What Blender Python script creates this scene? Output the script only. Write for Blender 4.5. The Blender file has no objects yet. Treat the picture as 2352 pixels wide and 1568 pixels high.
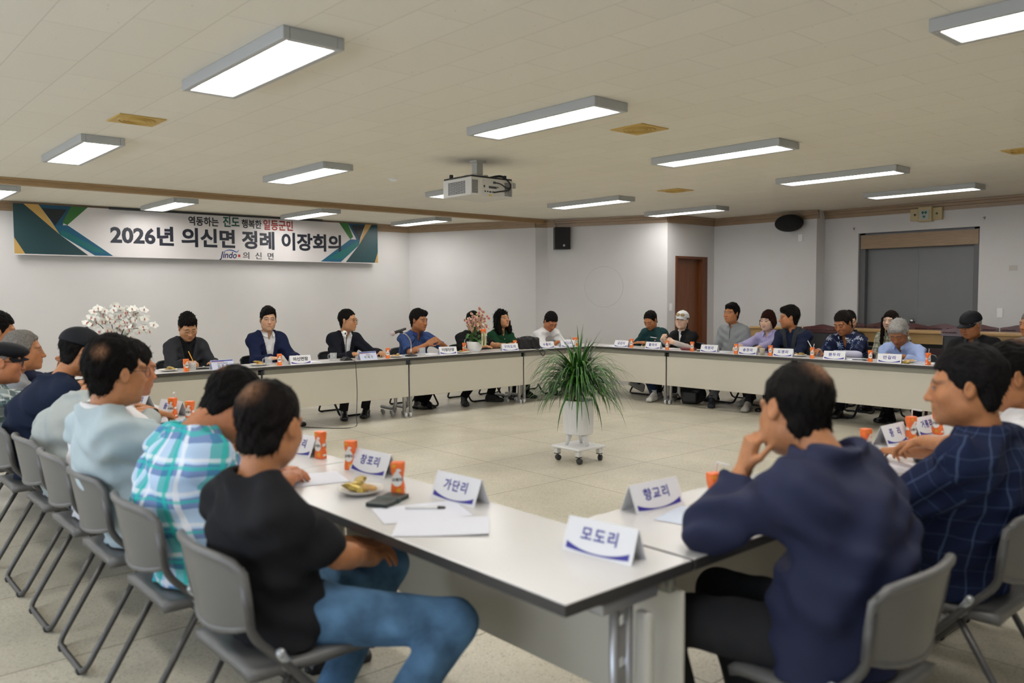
import bpy, bmesh, math, random
import numpy as np
from mathutils import Vector, Matrix, Euler
PI = math.pi
scene = bpy.context.scene
C = scene.collection
random.seed(7)

# ------------------------------------------------------------------ camera
F_PX, PITCH, YAW, ROLL, CAM_H = 1890.0, 0.05639, 0.85020, -0.004595, 1.4526
fw = Vector((math.cos(PITCH)*math.cos(YAW), math.cos(PITCH)*math.sin(YAW), -math.sin(PITCH)))
rt = Vector((math.sin(YAW), -math.cos(YAW), 0)); up = rt.cross(fw)
r2 = rt*math.cos(ROLL) + up*math.sin(ROLL); u2 = -rt*math.sin(ROLL) + up*math.cos(ROLL)
cam_d = bpy.data.cameras.new('camera'); cam = bpy.data.objects.new('camera', cam_d); C.objects.link(cam)
M = Matrix.Identity(4)
for i in range(3):
    M[i][0], M[i][1], M[i][2] = r2[i], u2[i], -fw[i]
M[2][3] = CAM_H
cam.matrix_world = M
cam_d.sensor_width = 36.0; cam_d.lens = F_PX/2352*36
cam_d.clip_start = 0.05; cam_d.clip_end = 60
cam_d.dof.use_dof = True; cam_d.dof.focus_distance = 9.0; cam_d.dof.aperture_fstop = 2.2
scene.camera = cam

# ------------------------------------------------------------------ world, exposure
w = bpy.data.worlds.new('world'); scene.world = w; w.use_nodes = True
w.node_tree.nodes['Background'].inputs[0].default_value = (0.75, 0.85, 1.0, 1)
w.node_tree.nodes['Background'].inputs[1].default_value = 5.0
vs = scene.view_settings
vs.view_transform = 'Standard'; vs.look = 'None'; vs.gamma = 1.0; vs.use_curve_mapping = False
vs.exposure = 0.0
LAMP = 20.5          # strength of the ceiling panels

# ------------------------------------------------------------------ helpers
def mat(name, col, rough=0.5, metal=0.0, bump=0.0, bscale=200.0, var=0.0, vscale=4.0, spec=0.5, trans=0.0, emit=None, estr=0.0, sheen=0.0, coat=0.0, stretch=None):
    m = bpy.data.materials.new(name); m.use_nodes = True
    nt = m.node_tree; b = nt.nodes['Principled BSDF']
    b.inputs['Base Color'].default_value = (*col, 1); b.inputs['Roughness'].default_value = rough
    b.inputs['Metallic'].default_value = metal; b.inputs['Specular IOR Level'].default_value = spec
    if trans: b.inputs['Transmission Weight'].default_value = trans
    if sheen: b.inputs['Sheen Weight'].default_value = sheen; b.inputs['Sheen Roughness'].default_value = 0.4
    if coat: b.inputs['Coat Weight'].default_value = coat; b.inputs['Coat Roughness'].default_value = 0.15
    if emit: b.inputs['Emission Color'].default_value = (*emit, 1); b.inputs['Emission Strength'].default_value = estr
    tc = nt.nodes.new('ShaderNodeTexCoord'); src = tc.outputs['Object']
    if stretch:
        mp = nt.nodes.new('ShaderNodeMapping'); mp.inputs['Scale'].default_value = stretch
        nt.links.new(src, mp.inputs['Vector']); src = mp.outputs['Vector']
    if var:
        n = nt.nodes.new('ShaderNodeTexNoise'); n.inputs['Scale'].default_value = vscale; n.inputs['Detail'].default_value = 4
        nt.links.new(src, n.inputs['Vector'])
        r = nt.nodes.new('ShaderNodeMapRange'); r.inputs[1].default_value = 0.3; r.inputs[2].default_value = 0.7
        r.inputs[3].default_value = 1-var; r.inputs[4].default_value = 1+var
        nt.links.new(n.outputs['Fac'], r.inputs[0])
        mx = nt.nodes.new('ShaderNodeVectorMath'); mx.operation = 'SCALE'; mx.inputs[0].default_value = col
        nt.links.new(r.outputs[0], mx.inputs['Scale']); nt.links.new(mx.outputs[0], b.inputs['Base Color'])
    if bump:
        n2 = nt.nodes.new('ShaderNodeTexNoise'); n2.inputs['Scale'].default_value = bscale; n2.inputs['Detail'].default_value = 3
        nt.links.new(src, n2.inputs['Vector'])
        bp = nt.nodes.new('ShaderNodeBump'); bp.inputs['Strength'].default_value = bump; bp.inputs['Distance'].default_value = 0.01
        nt.links.new(n2.outputs['Fac'], bp.inputs['Height']); nt.links.new(bp.outputs['Normal'], b.inputs['Normal'])
    return m

def tag(o, label=None, cat=None, group=None, kind=None):
    if label: o['label'] = label
    if cat: o['category'] = cat
    if group: o['group'] = group
    if kind: o['kind'] = kind
    return o

def empty(name, loc=(0,0,0), rz=0.0):
    o = bpy.data.objects.new(name, None); C.objects.link(o)
    o.location = loc; o.rotation_euler = (0,0,rz); o.empty_display_size = 0.1
    return o

def link_mesh(name, me, m=None, parent=None, loc=None, rot=None):
    o = bpy.data.objects.new(name, me); C.objects.link(o)
    if m is not None and not me.materials: me.materials.append(m)
    if parent is not None: o.parent = parent
    if loc is not None: o.location = loc
    if rot is not None: o.rotation_euler = rot
    return o

class MB:
    """collects shapes and links them as one mesh object"""
    def __init__(s): s.v = []; s.f = []; s.sm = []
    def add(s, v, f, smooth=False):
        k = len(s.v); s.v += [tuple(p) for p in v]; s.f += [tuple(i+k for i in q) for q in f]; s.sm += [smooth]*len(f); return s
    def box(s, c, size, ch=0.0, R=None):
        hx, hy, hz = [q/2 for q in size]; c = Vector(c)
        if ch <= 0:
            pts = [Vector((x,y,z)) for x in (-hx,hx) for y in (-hy,hy) for z in (-hz,hz)]
            fs = [(0,1,3,2),(4,6,7,5),(0,4,5,1),(2,3,7,6),(0,2,6,4),(1,5,7,3)]
        else:
            bm = bmesh.new(); bmesh.ops.create_cube(bm, size=1.0)
            bmesh.ops.scale(bm, vec=size, verts=bm.verts)
            bmesh.ops.bevel(bm, geom=bm.edges[:], offset=ch, segments=2, profile=0.5, affect='EDGES')
            bm.verts.index_update(); pts = [v.co.copy() for v in bm.verts]; fs = [tuple(v.index for v in f.verts) for f in bm.faces]; bm.free()
        if R is not None: pts = [R @ p for p in pts]
        return s.add([p+c for p in pts], fs)
    def tube(s, path, r, n=10, closed=False, cap=True):
        P = [Vector(p) for p in path]; N = len(P); rr = r if hasattr(r,'__len__') else [r]*N
        vs, fs = [], []; prev = None
        for i in range(N):
            a = P[(i-1) % N] if (closed or i > 0) else P[i]; b = P[(i+1) % N] if (closed or i < N-1) else P[i]
            t = (b-a).normalized()
            if prev is None:
                x = t.orthogonal().normalized()
            else:
                x = (prev - t*prev.dot(t)); x = x.normalized() if x.length > 1e-6 else t.orthogonal().normalized()
            prev = x; y = t.cross(x)
            for k in range(n):
                a_ = 2*PI*k/n; vs.append(P[i] + (x*math.cos(a_)+y*math.sin(a_))*rr[i])
        m = N if closed else N-1
        for i in range(m):
            j = (i+1) % N
            for k in range(n):
                l = (k+1) % n; fs.append((i*n+k, i*n+l, j*n+l, j*n+k))
        if cap and not closed:
            fs.append(tuple(range(n-1,-1,-1))); fs.append(tuple((N-1)*n+k for k in range(n)))
        return s.add(vs, fs, True)
    def lathe(s, prof, n=24, c=(0,0,0), R=None, smooth=True):
        vs, fs = [], []; c = Vector(c); m = len(prof)
        for (r, z) in prof:
            for k in range(n):
                a = 2*PI*k/n; p = Vector((r*math.cos(a), r*math.sin(a), z))
                vs.append((R @ p if R is not None else p) + c)
        for i in range(m-1):
            for k in range(n):
                l = (k+1) % n; fs.append((i*n+k, i*n+l, (i+1)*n+l, (i+1)*n+k))
        if prof[0][0] > 1e-5: fs.append(tuple(range(n-1,-1,-1)))
        if prof[-1][0] > 1e-5: fs.append(tuple((m-1)*n+k for k in range(n)))
        return s.add(vs, fs, smooth)
    def prism(s, poly, h, O=(0,0,0), X=(1,0,0), Y=(0,1,0), Z=None, smooth=False):
        O, X, Y = Vector(O), Vector(X), Vector(Y); Z = Vector(Z) if Z is not None else X.cross(Y)
        n = len(poly)
        vs = [O+X*p[0]+Y*p[1] for p in poly] + [O+X*p[0]+Y*p[1]+Z*h for p in poly]
        fs = [tuple(range(n-1,-1,-1)), tuple(range(n,2*n))] + [(i,(i+1)%n,(i+1)%n+n,i+n) for i in range(n)]
        return s.add(vs, fs, smooth)
    def ball(s, c, r, n=12, m=8, sc=(1,1,1), R=None):
        prof = [(math.sin(PI*i/m)*1.0, -math.cos(PI*i/m)) for i in range(m+1)]
        S = Matrix.Diagonal(Vector(sc)*r); Rm = (R.to_3x3() if R is not None else Matrix.Identity(3)) @ S
        prof[0] = (1e-6, -1.0); prof[-1] = (1e-6, 1.0)
        return s.lathe(prof, n, c, Rm)
    def mesh(s, name):
        me = bpy.data.meshes.new(name); me.from_pydata(s.v, [], s.f); me.polygons.foreach_set('use_smooth', s.sm); me.update(); return me
    def build(s, name, m, parent=None, loc=None, rot=None):
        return link_mesh(name, s.mesh(name), m, parent, loc, rot)

def bez(pts, n=8):
    """Catmull-Rom through the points"""
    P = [Vector(p) for p in pts]; out = []
    for i in range(len(P)-1):
        a = P[max(i-1,0)]; b = P[i]; c = P[i+1]; d = P[min(i+2,len(P)-1)]
        for k in range(n):
            t = k/n; out.append(0.5*((2*b)+(c-a)*t+(2*a-5*b+4*c-d)*t*t+(3*b-a-3*c+d)*t**3))
    out.append(P[-1]); return out

def rounded(path, r, n=5):
    """polyline with rounded corners"""
    P = [Vector(p) for p in path]; out = [P[0]]
    for i in range(1, len(P)-1):
        a, b, c = P[i-1], P[i], P[i+1]; d1 = (a-b); d2 = (c-b); k = min(r, d1.length*.48, d2.length*.48)
        s, e = b+d1.normalized()*k, b+d2.normalized()*k
        for j in range(n+1):
            t = j/n; out.append(s*(1-t)**2 + b*2*t*(1-t) + e*t*t)
    out.append(P[-1]); return out

def kids(o): return [c for c in bpy.data.objects if c.parent is o]
_tree = {}
def copy_tree(o, loc=None, rz=None, parent=None, reg=None):
    c = o.copy(); C.objects.link(c)
    if parent is not None: c.parent = parent
    for ch in list(o.children): copy_tree(ch, parent=c)
    if loc is not None: c.location = loc
    if rz is not None: c.rotation_euler = (0,0,rz)
    return c

def text_mesh(s, size, bold=0.0, depth=0.0004, spacing=1.0, align='CENTER', sx=1.0, shear=0.0):
    cu = bpy.data.curves.new('txt', 'FONT'); cu.body = s; cu.size = size; cu.align_x = align; cu.align_y = 'CENTER'
    cu.bevel_depth = bold*size; cu.bevel_resolution = 1; cu.extrude = depth; cu.space_character = spacing; cu.resolution_u = 3; cu.shear = shear
    o = bpy.data.objects.new('txt', cu); C.objects.link(o)
    dg = bpy.context.evaluated_depsgraph_get(); dg.update()
    me = bpy.data.meshes.new_from_object(o.evaluated_get(dg))
    bpy.data.objects.remove(o); bpy.data.curves.remove(cu)
    me.materials.clear()
    if bold: me.transform(Matrix.Diagonal((1,1,depth/(depth+bold*size),1)))
    if sx != 1.0: me.transform(Matrix.Diagonal((sx,1,1,1)))
    return me

# ------------------------------------------------------------------ common materials
def m_wall(name, col):
    return mat(name, col, 0.75, bump=0.05, bscale=90, var=0.03, vscale=1.2)
M_wall = m_wall('painted_wall', (0.60,0.585,0.575))
M_trim = mat('trim_wood', (0.30,0.205,0.12), 0.5, var=0.12, vscale=6, stretch=(1,1,14), coat=0.1)
M_alu = mat('brushed_metal', (0.50,0.50,0.50), 0.35, 1.0)
M_lampframe = mat('lamp_frame', (0.42,0.43,0.42), 0.45)
M_glow = mat('lamp_glow', (1,1,1), 0.5, emit=(1.0,0.975,0.945), estr=LAMP)
M_white = mat('white_plastic', (0.80,0.80,0.79), 0.35)
M_black = mat('black_plastic', (0.012,0.012,0.013), 0.45)
M_dark = mat('dark_grey_plastic', (0.035,0.036,0.038), 0.45)
M_rubber = mat('black_rubber', (0.015,0.015,0.015), 0.7)
M_yellow = mat('yellow_grille', (0.56,0.37,0.08), 0.5)
# ================================================================== the room
H = 2.70
def struct(o, name=None): o['kind'] = 'structure'; return o
# floor: terrazzo tiles about 0.95 m
def floor_mat():
    m = bpy.data.materials.new('terrazzo'); m.use_nodes = True; nt = m.node_tree; b = nt.nodes['Principled BSDF']
    tc = nt.nodes.new('ShaderNodeTexCoord')
    def noise(sc, det=3):
        n = nt.nodes.new('ShaderNodeTexNoise'); n.inputs['Scale'].default_value = sc; n.inputs['Detail'].default_value = det
        nt.links.new(tc.outputs['Object'], n.inputs['Vector']); return n
    vo = nt.nodes.new('ShaderNodeTexVoronoi'); vo.inputs['Scale'].default_value = 150; nt.links.new(tc.outputs['Object'], vo.inputs['Vector'])
    cr = nt.nodes.new('ShaderNodeValToRGB'); nt.links.new(vo.outputs['Color'], cr.inputs['Fac'])
    e = cr.color_ramp.elements; e[0].position = 0.0; e[0].color = (0.32,0.29,0.22,1); e[1].position = 1.0; e[1].color = (0.66,0.62,0.51,1)
    for p, c in ((0.16,(0.40,0.365,0.28,1)),(0.24,(0.53,0.49,0.385,1)),(0.7,(0.57,0.53,0.425,1))):
        k = cr.color_ramp.elements.new(p); k.color = c
    big = noise(1.6, 5); mr = nt.nodes.new('ShaderNodeMapRange'); mr.inputs[1].default_value=.3; mr.inputs[2].default_value=.7; mr.inputs[3].default_value=.86; mr.inputs[4].default_value=1.1
    nt.links.new(big.outputs['Fac'], mr.inputs[0])
    sc = nt.nodes.new('ShaderNodeVectorMath'); sc.operation='SCALE'; nt.links.new(cr.outputs['Color'], sc.inputs[0]); nt.links.new(mr.outputs[0], sc.inputs['Scale'])
    mp = nt.nodes.new('ShaderNodeMapping'); mp.inputs['Location'].default_value = (-4.53,-4.55,0); nt.links.new(tc.outputs['Object'], mp.inputs['Vector'])
    br = nt.nodes.new('ShaderNodeTexBrick'); br.offset = 0.0; br.inputs['Scale'].default_value = 1.0
    br.inputs['Brick Width'].default_value = 1.0; br.inputs['Row Height'].default_value = 0.93; br.inputs['Mortar Size'].default_value = 0.004; br.inputs['Mortar Smooth'].default_value = 0.0
    br.inputs['Color1'].default_value = (1,1,1,1); br.inputs['Color2'].default_value = (.93,.93,.92,1); br.inputs['Mortar'].default_value = (.42,.37,.30,1)
    nt.links.new(mp.outputs[0], br.inputs['Vector'])
    mx = nt.nodes.new('ShaderNodeVectorMath'); mx.operation='MULTIPLY'; nt.links.new(sc.outputs[0], mx.inputs[0]); nt.links.new(br.outputs['Color'], mx.inputs[1])
    nt.links.new(mx.outputs[0], b.inputs['Base Color'])
    rn = noise(3.0, 4); rr = nt.nodes.new('ShaderNodeMapRange'); rr.inputs[3].default_value=.24; rr.inputs[4].default_value=.46; nt.links.new(rn.outputs['Fac'], rr.inputs[0]); nt.links.new(rr.outputs[0], b.inputs['Roughness'])
    b.inputs['Specular IOR Level'].default_value = 0.45
    return m
def ceil_mat():
    m = bpy.data.materials.new('ceiling_board'); m.use_nodes = True; nt = m.node_tree; b = nt.nodes['Principled BSDF']
    tc = nt.nodes.new('ShaderNodeTexCoord')
    mp = nt.nodes.new('ShaderNodeMapping'); mp.inputs['Rotation'].default_value = (0,0,PI/2); nt.links.new(tc.outputs['Object'], mp.inputs['Vector'])
    br = nt.nodes.new('ShaderNodeTexBrick'); br.offset = 0.5; br.inputs['Scale'].default_value = 1.0
    br.inputs['Brick Width'].default_value = 0.606; br.inputs['Row Height'].default_value = 0.303; br.inputs['Mortar Size'].default_value = 0.0016
    br.inputs['Color1'].default_value = (.80,.765,.67,1); br.inputs['Color2'].default_value = (.775,.74,.645,1); br.inputs['Mortar'].default_value = (.55,.51,.42,1)
    nt.links.new(mp.outputs[0], br.inputs['Vector'])
    vo = nt.nodes.new('ShaderNodeTexVoronoi'); vo.inputs['Scale'].default_value = 13; nt.links.new(tc.outputs['Object'], vo.inputs['Vector'])
    lt = nt.nodes.new('ShaderNodeMath'); lt.operation='LESS_THAN'; lt.inputs[1].default_value = 0.055; nt.links.new(vo.outputs['Distance'], lt.inputs[0])
    # scattered nail specks, only on part of the boards
    n = nt.nodes.new('ShaderNodeTexNoise'); n.inputs['Scale'].default_value = 5; nt.links.new(tc.outputs['Object'], n.inputs['Vector'])
    gt = nt.nodes.new('ShaderNodeMath'); gt.operation='GREATER_THAN'; gt.inputs[1].default_value = 0.5; nt.links.new(n.outputs['Fac'], gt.inputs[0])
    ml = nt.nodes.new('ShaderNodeMath'); ml.operation='MULTIPLY'; nt.links.new(lt.outputs[0], ml.inputs[0]); nt.links.new(gt.outputs[0], ml.inputs[1])
    mx = nt.nodes.new('ShaderNodeMix'); mx.data_type='RGBA'; nt.links.new(ml.outputs[0], mx.inputs['Factor']); nt.links.new(br.outputs['Color'], mx.inputs['A']); mx.inputs['B'].default_value = (.50,.46,.38,1)
    nt.links.new(mx.outputs['Result'], b.inputs['Base Color']); b.inputs['Roughness'].default_value = 0.8
    n2 = nt.nodes.new('ShaderNodeTexNoise'); n2.inputs['Scale'].default_value = 60; nt.links.new(tc.outputs['Object'], n2.inputs['Vector'])
    bp = nt.nodes.new('ShaderNodeBump'); bp.inputs['Strength'].default_value=.2; bp.inputs['Distance'].default_value=.004; nt.links.new(n2.outputs['Fac'], bp.inputs['Height']); nt.links.new(bp.outputs['Normal'], b.inputs['Normal'])
    return m
X0, Y0 = -2.6, -2.6
struct(MB().box((4.8,5.0,-0.05),(15.0,15.6,0.1)).build('floor', floor_mat()))
struct(MB().box((4.8,5.0,H+0.05),(15.0,15.6,0.1)).build('ceiling', ceil_mat()))
def wall(name, a, b, z0=0.0, z1=H, t=0.12, m=None, side=1):
    """wall slab whose room face runs from a to b; thickness goes away from the room (left of a->b when side = 1)"""
    a, b = Vector((*a,0)), Vector((*b,0)); d = (b-a).normalized(); n = Vector((-d.y,d.x,0))*side
    q = MB().prism([(0,0),((b-a).length,0),((b-a).length,t),(0,t)], z1-z0, O=a+Vector((0,0,z0)), X=d, Y=n, Z=(0,0,1))
    return struct(q.build(name, m or M_wall))
def crown(name, a, b, z1=H-0.002, h=0.125, side=1, e0=0.0, e1=0.0):
    """stepped wooden moulding under the ceiling"""
    a, b = Vector((*a,0)), Vector((*b,0)); d = (b-a).normalized(); n = Vector((-d.y,d.x,0))*(-side)
    prof = [(0,0),(0.016,0.0),(0.02,0.05),(0.034,0.058),(0.036,0.09),(0.05,0.098),(0.052,h),(0,h)]
    L = (b-a).length
    q = MB(); q.prism(prof, L+e0+e1, O=a-d*e0+Vector((0,0,z1-h)), X=n, Y=(0,0,1), Z=d)
    return struct(q.build(name, M_trim))
YA = 12.40; XB = 11.60; XC = 11.85; YD = 8.12
wall('wall_back', (X0,YA), (8.44,YA)); crown('trim_1', (X0,YA), (8.44,YA))
wall('wall_splay', (8.44,YA), (9.42,10.12)); crown('trim_2', (8.44,YA), (9.42,10.12))
wall('wall_jog', (9.42,10.12), (9.60,10.02)); crown('trim_3', (9.42,10.12), (9.60,10.02))
wall('wall_corner', (9.60,10.02), (10.38,YD)); crown('trim_4', (9.60,10.02), (10.38,YD))
# wall with the brown door (opening 10.56 - 11.42)
D0, D1, DT = 10.58, 11.42, 2.06
wall('wall_door_side', (10.38,YD), (D0,YD)); wall('wall_door_head', (D0,YD), (D1,YD), z0=DT); wall('wall_door_edge', (D1,YD), (XB+0.15,YD)); crown('trim_5', (10.38,YD), (XB,YD))
M_door = mat('brown_door_wood', (0.155,0.048,0.012), 0.42, var=0.22, vscale=3, stretch=(9,9,0.7), coat=0.2)
M_doorfr = mat('brown_frame_wood', (0.13,0.038,0.010), 0.45, var=0.2, vscale=3, stretch=(9,9,0.7))
dr = struct(MB().box((11.0,YD+0.09,DT/2-0.01),(0.74,0.04,DT-0.05),0.004).build('door_1', M_door))
q = MB(); q.box((D0+0.025,YD+0.05,DT/2),(0.05,0.13,DT),0.004); q.box((D1-0.065,YD+0.05,DT/2),(0.13,0.13,DT),0.004); q.box(((D0+D1)/2,YD+0.05,DT-0.02),(D1-D0-0.2,0.128,0.04))
q.build('door_frame', M_doorfr, dr)
MB().ball((10.72,YD+0.035,0.98),0.028).tube([(10.72,YD+0.075,0.98),(10.72,YD+0.04,0.98)],0.012).build('door_knob', M_alu, dr)
# right wall: plain stretch, a shallow pillar, then the stretch with the recessed grey door
wall('wall_right', (XB+0.02,YD), (XB+0.02,6.9)); crown('trim_6', (XB+0.02,YD), (XB+0.02,6.9))
struct(MB().box((XB+0.16,6.6,H/2),(0.32,0.62,H)).build('wall_pillar', M_wall)); crown('trim_7', (XB,6.9), (XB,6.3), e1=0.05)
GD0, GD1, GT = 5.77, 4.13, 2.33
wall('wall_right_pier', (XC,6.3), (XC,GD0), t=0.3); wall('wall_right_head', (XC,GD0), (XC,GD1), z0=GT, t=0.3); wall('wall_right_end', (XC,GD1), (XC,Y0), t=0.3)
crown('trim_8', (XC,6.3), (XC,Y0))
M_grey = mat('grey_paint', (0.17,0.175,0.18), 0.5, bump=0.05, bscale=40, var=0.05, vscale=2)
M_greyfr = mat('grey_frame_paint', (0.105,0.107,0.11), 0.5)
gd = struct(empty('door_2', (XC+0.14,(GD0+GD1)/2,0)))
for s, n_ in ((1,'a'),(-1,'b')):
    leaf = MB().box((0,s*0.365,1.045),(0.045,0.724,2.09),0.004).build('leaf', M_grey, gd)
    if s > 0:
        MB().lathe([(0.035,0),(0.035,0.006),(0.012,0.010),(0.012,0.03),(0.028,0.038),(0.031,0.055),(0.022,0.07),(0.001,0.073)], 18, (-0.022,0.06,1.06), Matrix.Rotation(-PI/2,3,'Y')).build('knob', M_alu, leaf)
q = MB(); q.box((0,0.785,1.165),(0.2,0.11,2.33),0.003); q.box((0,-0.78,1.165),(0.2,0.08,2.33),0.003)
q.build('jamb', M_greyfr, gd)
MB().box((-0.03,0,2.20),(0.16,1.6,0.20),0.004).build('header_board', M_trim, gd)
MB().box((-0.05,0,2.318),(0.1,1.62,0.022)).build('header_strip', M_greyfr, gd)
MB().box((0.0,0,2.095),(0.06,1.5,0.012)).build('door_stop', M_greyfr, gd)
# walls behind the camera and on the left, with daylight windows
wall('wall_front', (XC,Y0), (X0,Y0))
for i, (z0, z1, nm) in enumerate(((0,0.9,'wall_left_sill'),(2.35,H,'wall_left_head'))): wall(nm, (X0,Y0), (X0,YA), z0, z1)
wy = [0.2, 3.2, 6.2, 9.2]
for i, y in enumerate([Y0]+[v+1.3 for v in wy]):
    wall('wall_left_pier_%d' % (i+1), (X0,y), (X0,([v-1.3 for v in wy]+[YA])[i]), 0.9, 2.35)
M_winfr = mat('white_window_frame', (0.75,0.75,0.74), 0.4)
for i, y in enumerate(wy):
    wd = struct(empty('window_%d' % (i+1), (X0-0.06,y,0)))
    q = MB(); q.box((0,-1.265,1.625),(0.1,0.07,1.45)); q.box((0,1.265,1.625),(0.1,0.07,1.45)); q.box((0,0,0.935),(0.1,2.46,0.07)); q.box((0,0,2.315),(0.1,2.46,0.07)); q.box((0,0,1.625),(0.1,0.05,1.31))
    q.build('window_frame', M_winfr, wd)
    pl = bpy.data.lights.new('window_portal', 'AREA'); pl.shape = 'RECTANGLE'; pl.size = 2.4; pl.size_y = 1.3; pl.cycles.is_portal = True
    po = bpy.data.objects.new('window_portal', pl); C.objects.link(po); po.parent = wd; po.location = (-0.02,0,1.625); po.rotation_euler = (PI/2,0,-PI/2)
# wooden rail across the ceiling in front of the stage
a_, b_ = Vector((X0,10.02,0)), Vector((9.46,9.98,0))
q = MB(); q.box((3.43,10.0,H-0.035),(12.06,0.09,0.068),0.006); q.box((3.43,9.94,H-0.012),(12.06,0.03,0.022))
rail = struct(q.build('trim_9', mat('rail_wood', (0.36,0.235,0.115), 0.5, var=0.1, vscale=5, stretch=(1,12,12))))
MB().box((3.43,10.055,H-0.014),(12.06,0.016,0.026)).build('curtain_track', mat('track_paint', (0.55,0.53,0.47), 0.5), rail)

# ------------------------------------------------------------------ ceiling lights
def make_lamp():
    t = empty('ceiling_light', (0,0,H))
    q = MB(); w_, l_, h_ = 0.32, 1.30, 0.060
    for s in (-1,1):
        q.box((s*(w_/2-0.0175),0,-h_/2),(0.035,l_,h_),0.005); q.box((0,s*(l_/2-0.02),-h_/2),(w_-0.07,0.04,h_),0.005)
    q.build('frame', M_lampframe, t)
    MB().box((0,0,-0.020),(w_-0.07,l_-0.08,0.02)).build('diffuser', M_glow, t)
    return t
lamp0 = make_lamp(); first = True
cols = {0.97:[(4.12,'first')], 4.24:[1.92,4.01,6.16,8.27,10.29], 7.60:[1.89,3.94,6.01,8.06,10.05], 11.42:[1.86,3.86,5.92,7.93]}
spots = [(4.12,0.97,'white ceiling panel light cut off by the top right corner'),
 (1.92,4.24,'largest white ceiling panel light, nearest on the left'), (4.01,4.24,'long ceiling panel light to the right of the nearest left one'),
 (6.16,4.24,'ceiling panel light right of the yellow ceiling grille above the projector side'), (8.27,4.24,'thin ceiling panel light, second from the right wall in its row'),
 (10.29,4.24,'thin ceiling panel light nearest to the right wall and exit sign'), (1.89,7.60,'ceiling panel light left, under the left yellow ceiling grille'),
 (3.94,7.60,'ceiling panel light left of the projector, near the smoke detector'), (6.01,7.60,'ceiling panel light half hidden behind the projector'),
 (8.06,7.60,'ceiling panel light right of the projector, before the farthest yellow grille'), (10.00,7.50,'ceiling panel light nearest to the brown door corner'),
 (1.86,11.32,'ceiling panel light cut by the left edge beyond the wooden rail'), (3.86,11.32,'ceiling panel light beyond the wooden rail above the banner numerals'),
 (5.92,11.32,'ceiling panel light beyond the wooden rail above the banner right half'), (7.93,11.32,'ceiling panel light beyond the wooden rail, right of the banner'),
 (1.92,0.97,None), (6.2,0.97,None), (-0.2,4.24,None), (-0.2,7.6,None), (-0.2,0.97,None), (8.3,0.97,None), (-0.2,11.42,None)]  # entries without a label are unseen panels, added on the grid for even illumination
for i, (x, y, lb) in enumerate(spots):
    o = lamp0 if i == 0 else copy_tree(lamp0)
    o.location = (x,y,H); tag(o, lb or 'unseen ceiling panel light added for even illumination', 'ceiling light', 'ceiling panel lights')
# yellow ceiling grilles
def make_grille():
    t = empty('ceiling_grille', (0,0,H))
    MB().box((0,0,-0.004),(0.31,0.31,0.008),0.002).build('plate', M_yellow, t)
    q = MB()
    for r_ in (0.06,0.09,0.12): q.tube([(r_*math.cos(a),r_*math.sin(a),-0.009) for a in [2*PI*k/24 for k in range(24)]],0.005,6,closed=True)
    q.build('ring', mat('grille_ring_yellow', (0.50,0.33,0.07), 0.5), t); return t
g0 = make_grille()
for i, (x, y, lb) in enumerate([(1.9,6.17,'square yellow ceiling grille on the left, before the left lights'), (4.88,4.09,'square yellow ceiling grille right of the projector between two lights'),
        (8.07,6.2,'small far yellow ceiling grille above the white pillar wall'), (8.2,2.5,'yellow ceiling grille cut by the right picture edge')]):
    o = g0 if i == 0 else copy_tree(g0); o.location = (x,y,H); tag(o, lb, 'ceiling grille', 'yellow ceiling grilles')
tag(MB().lathe([(0.05,0),(0.05,-0.012),(0.03,-0.03),(0.001,-0.032)],20,(4.91,7.5,H)).build('smoke_detector', M_white), 'small round white smoke detector on the ceiling', 'smoke detector')

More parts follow.
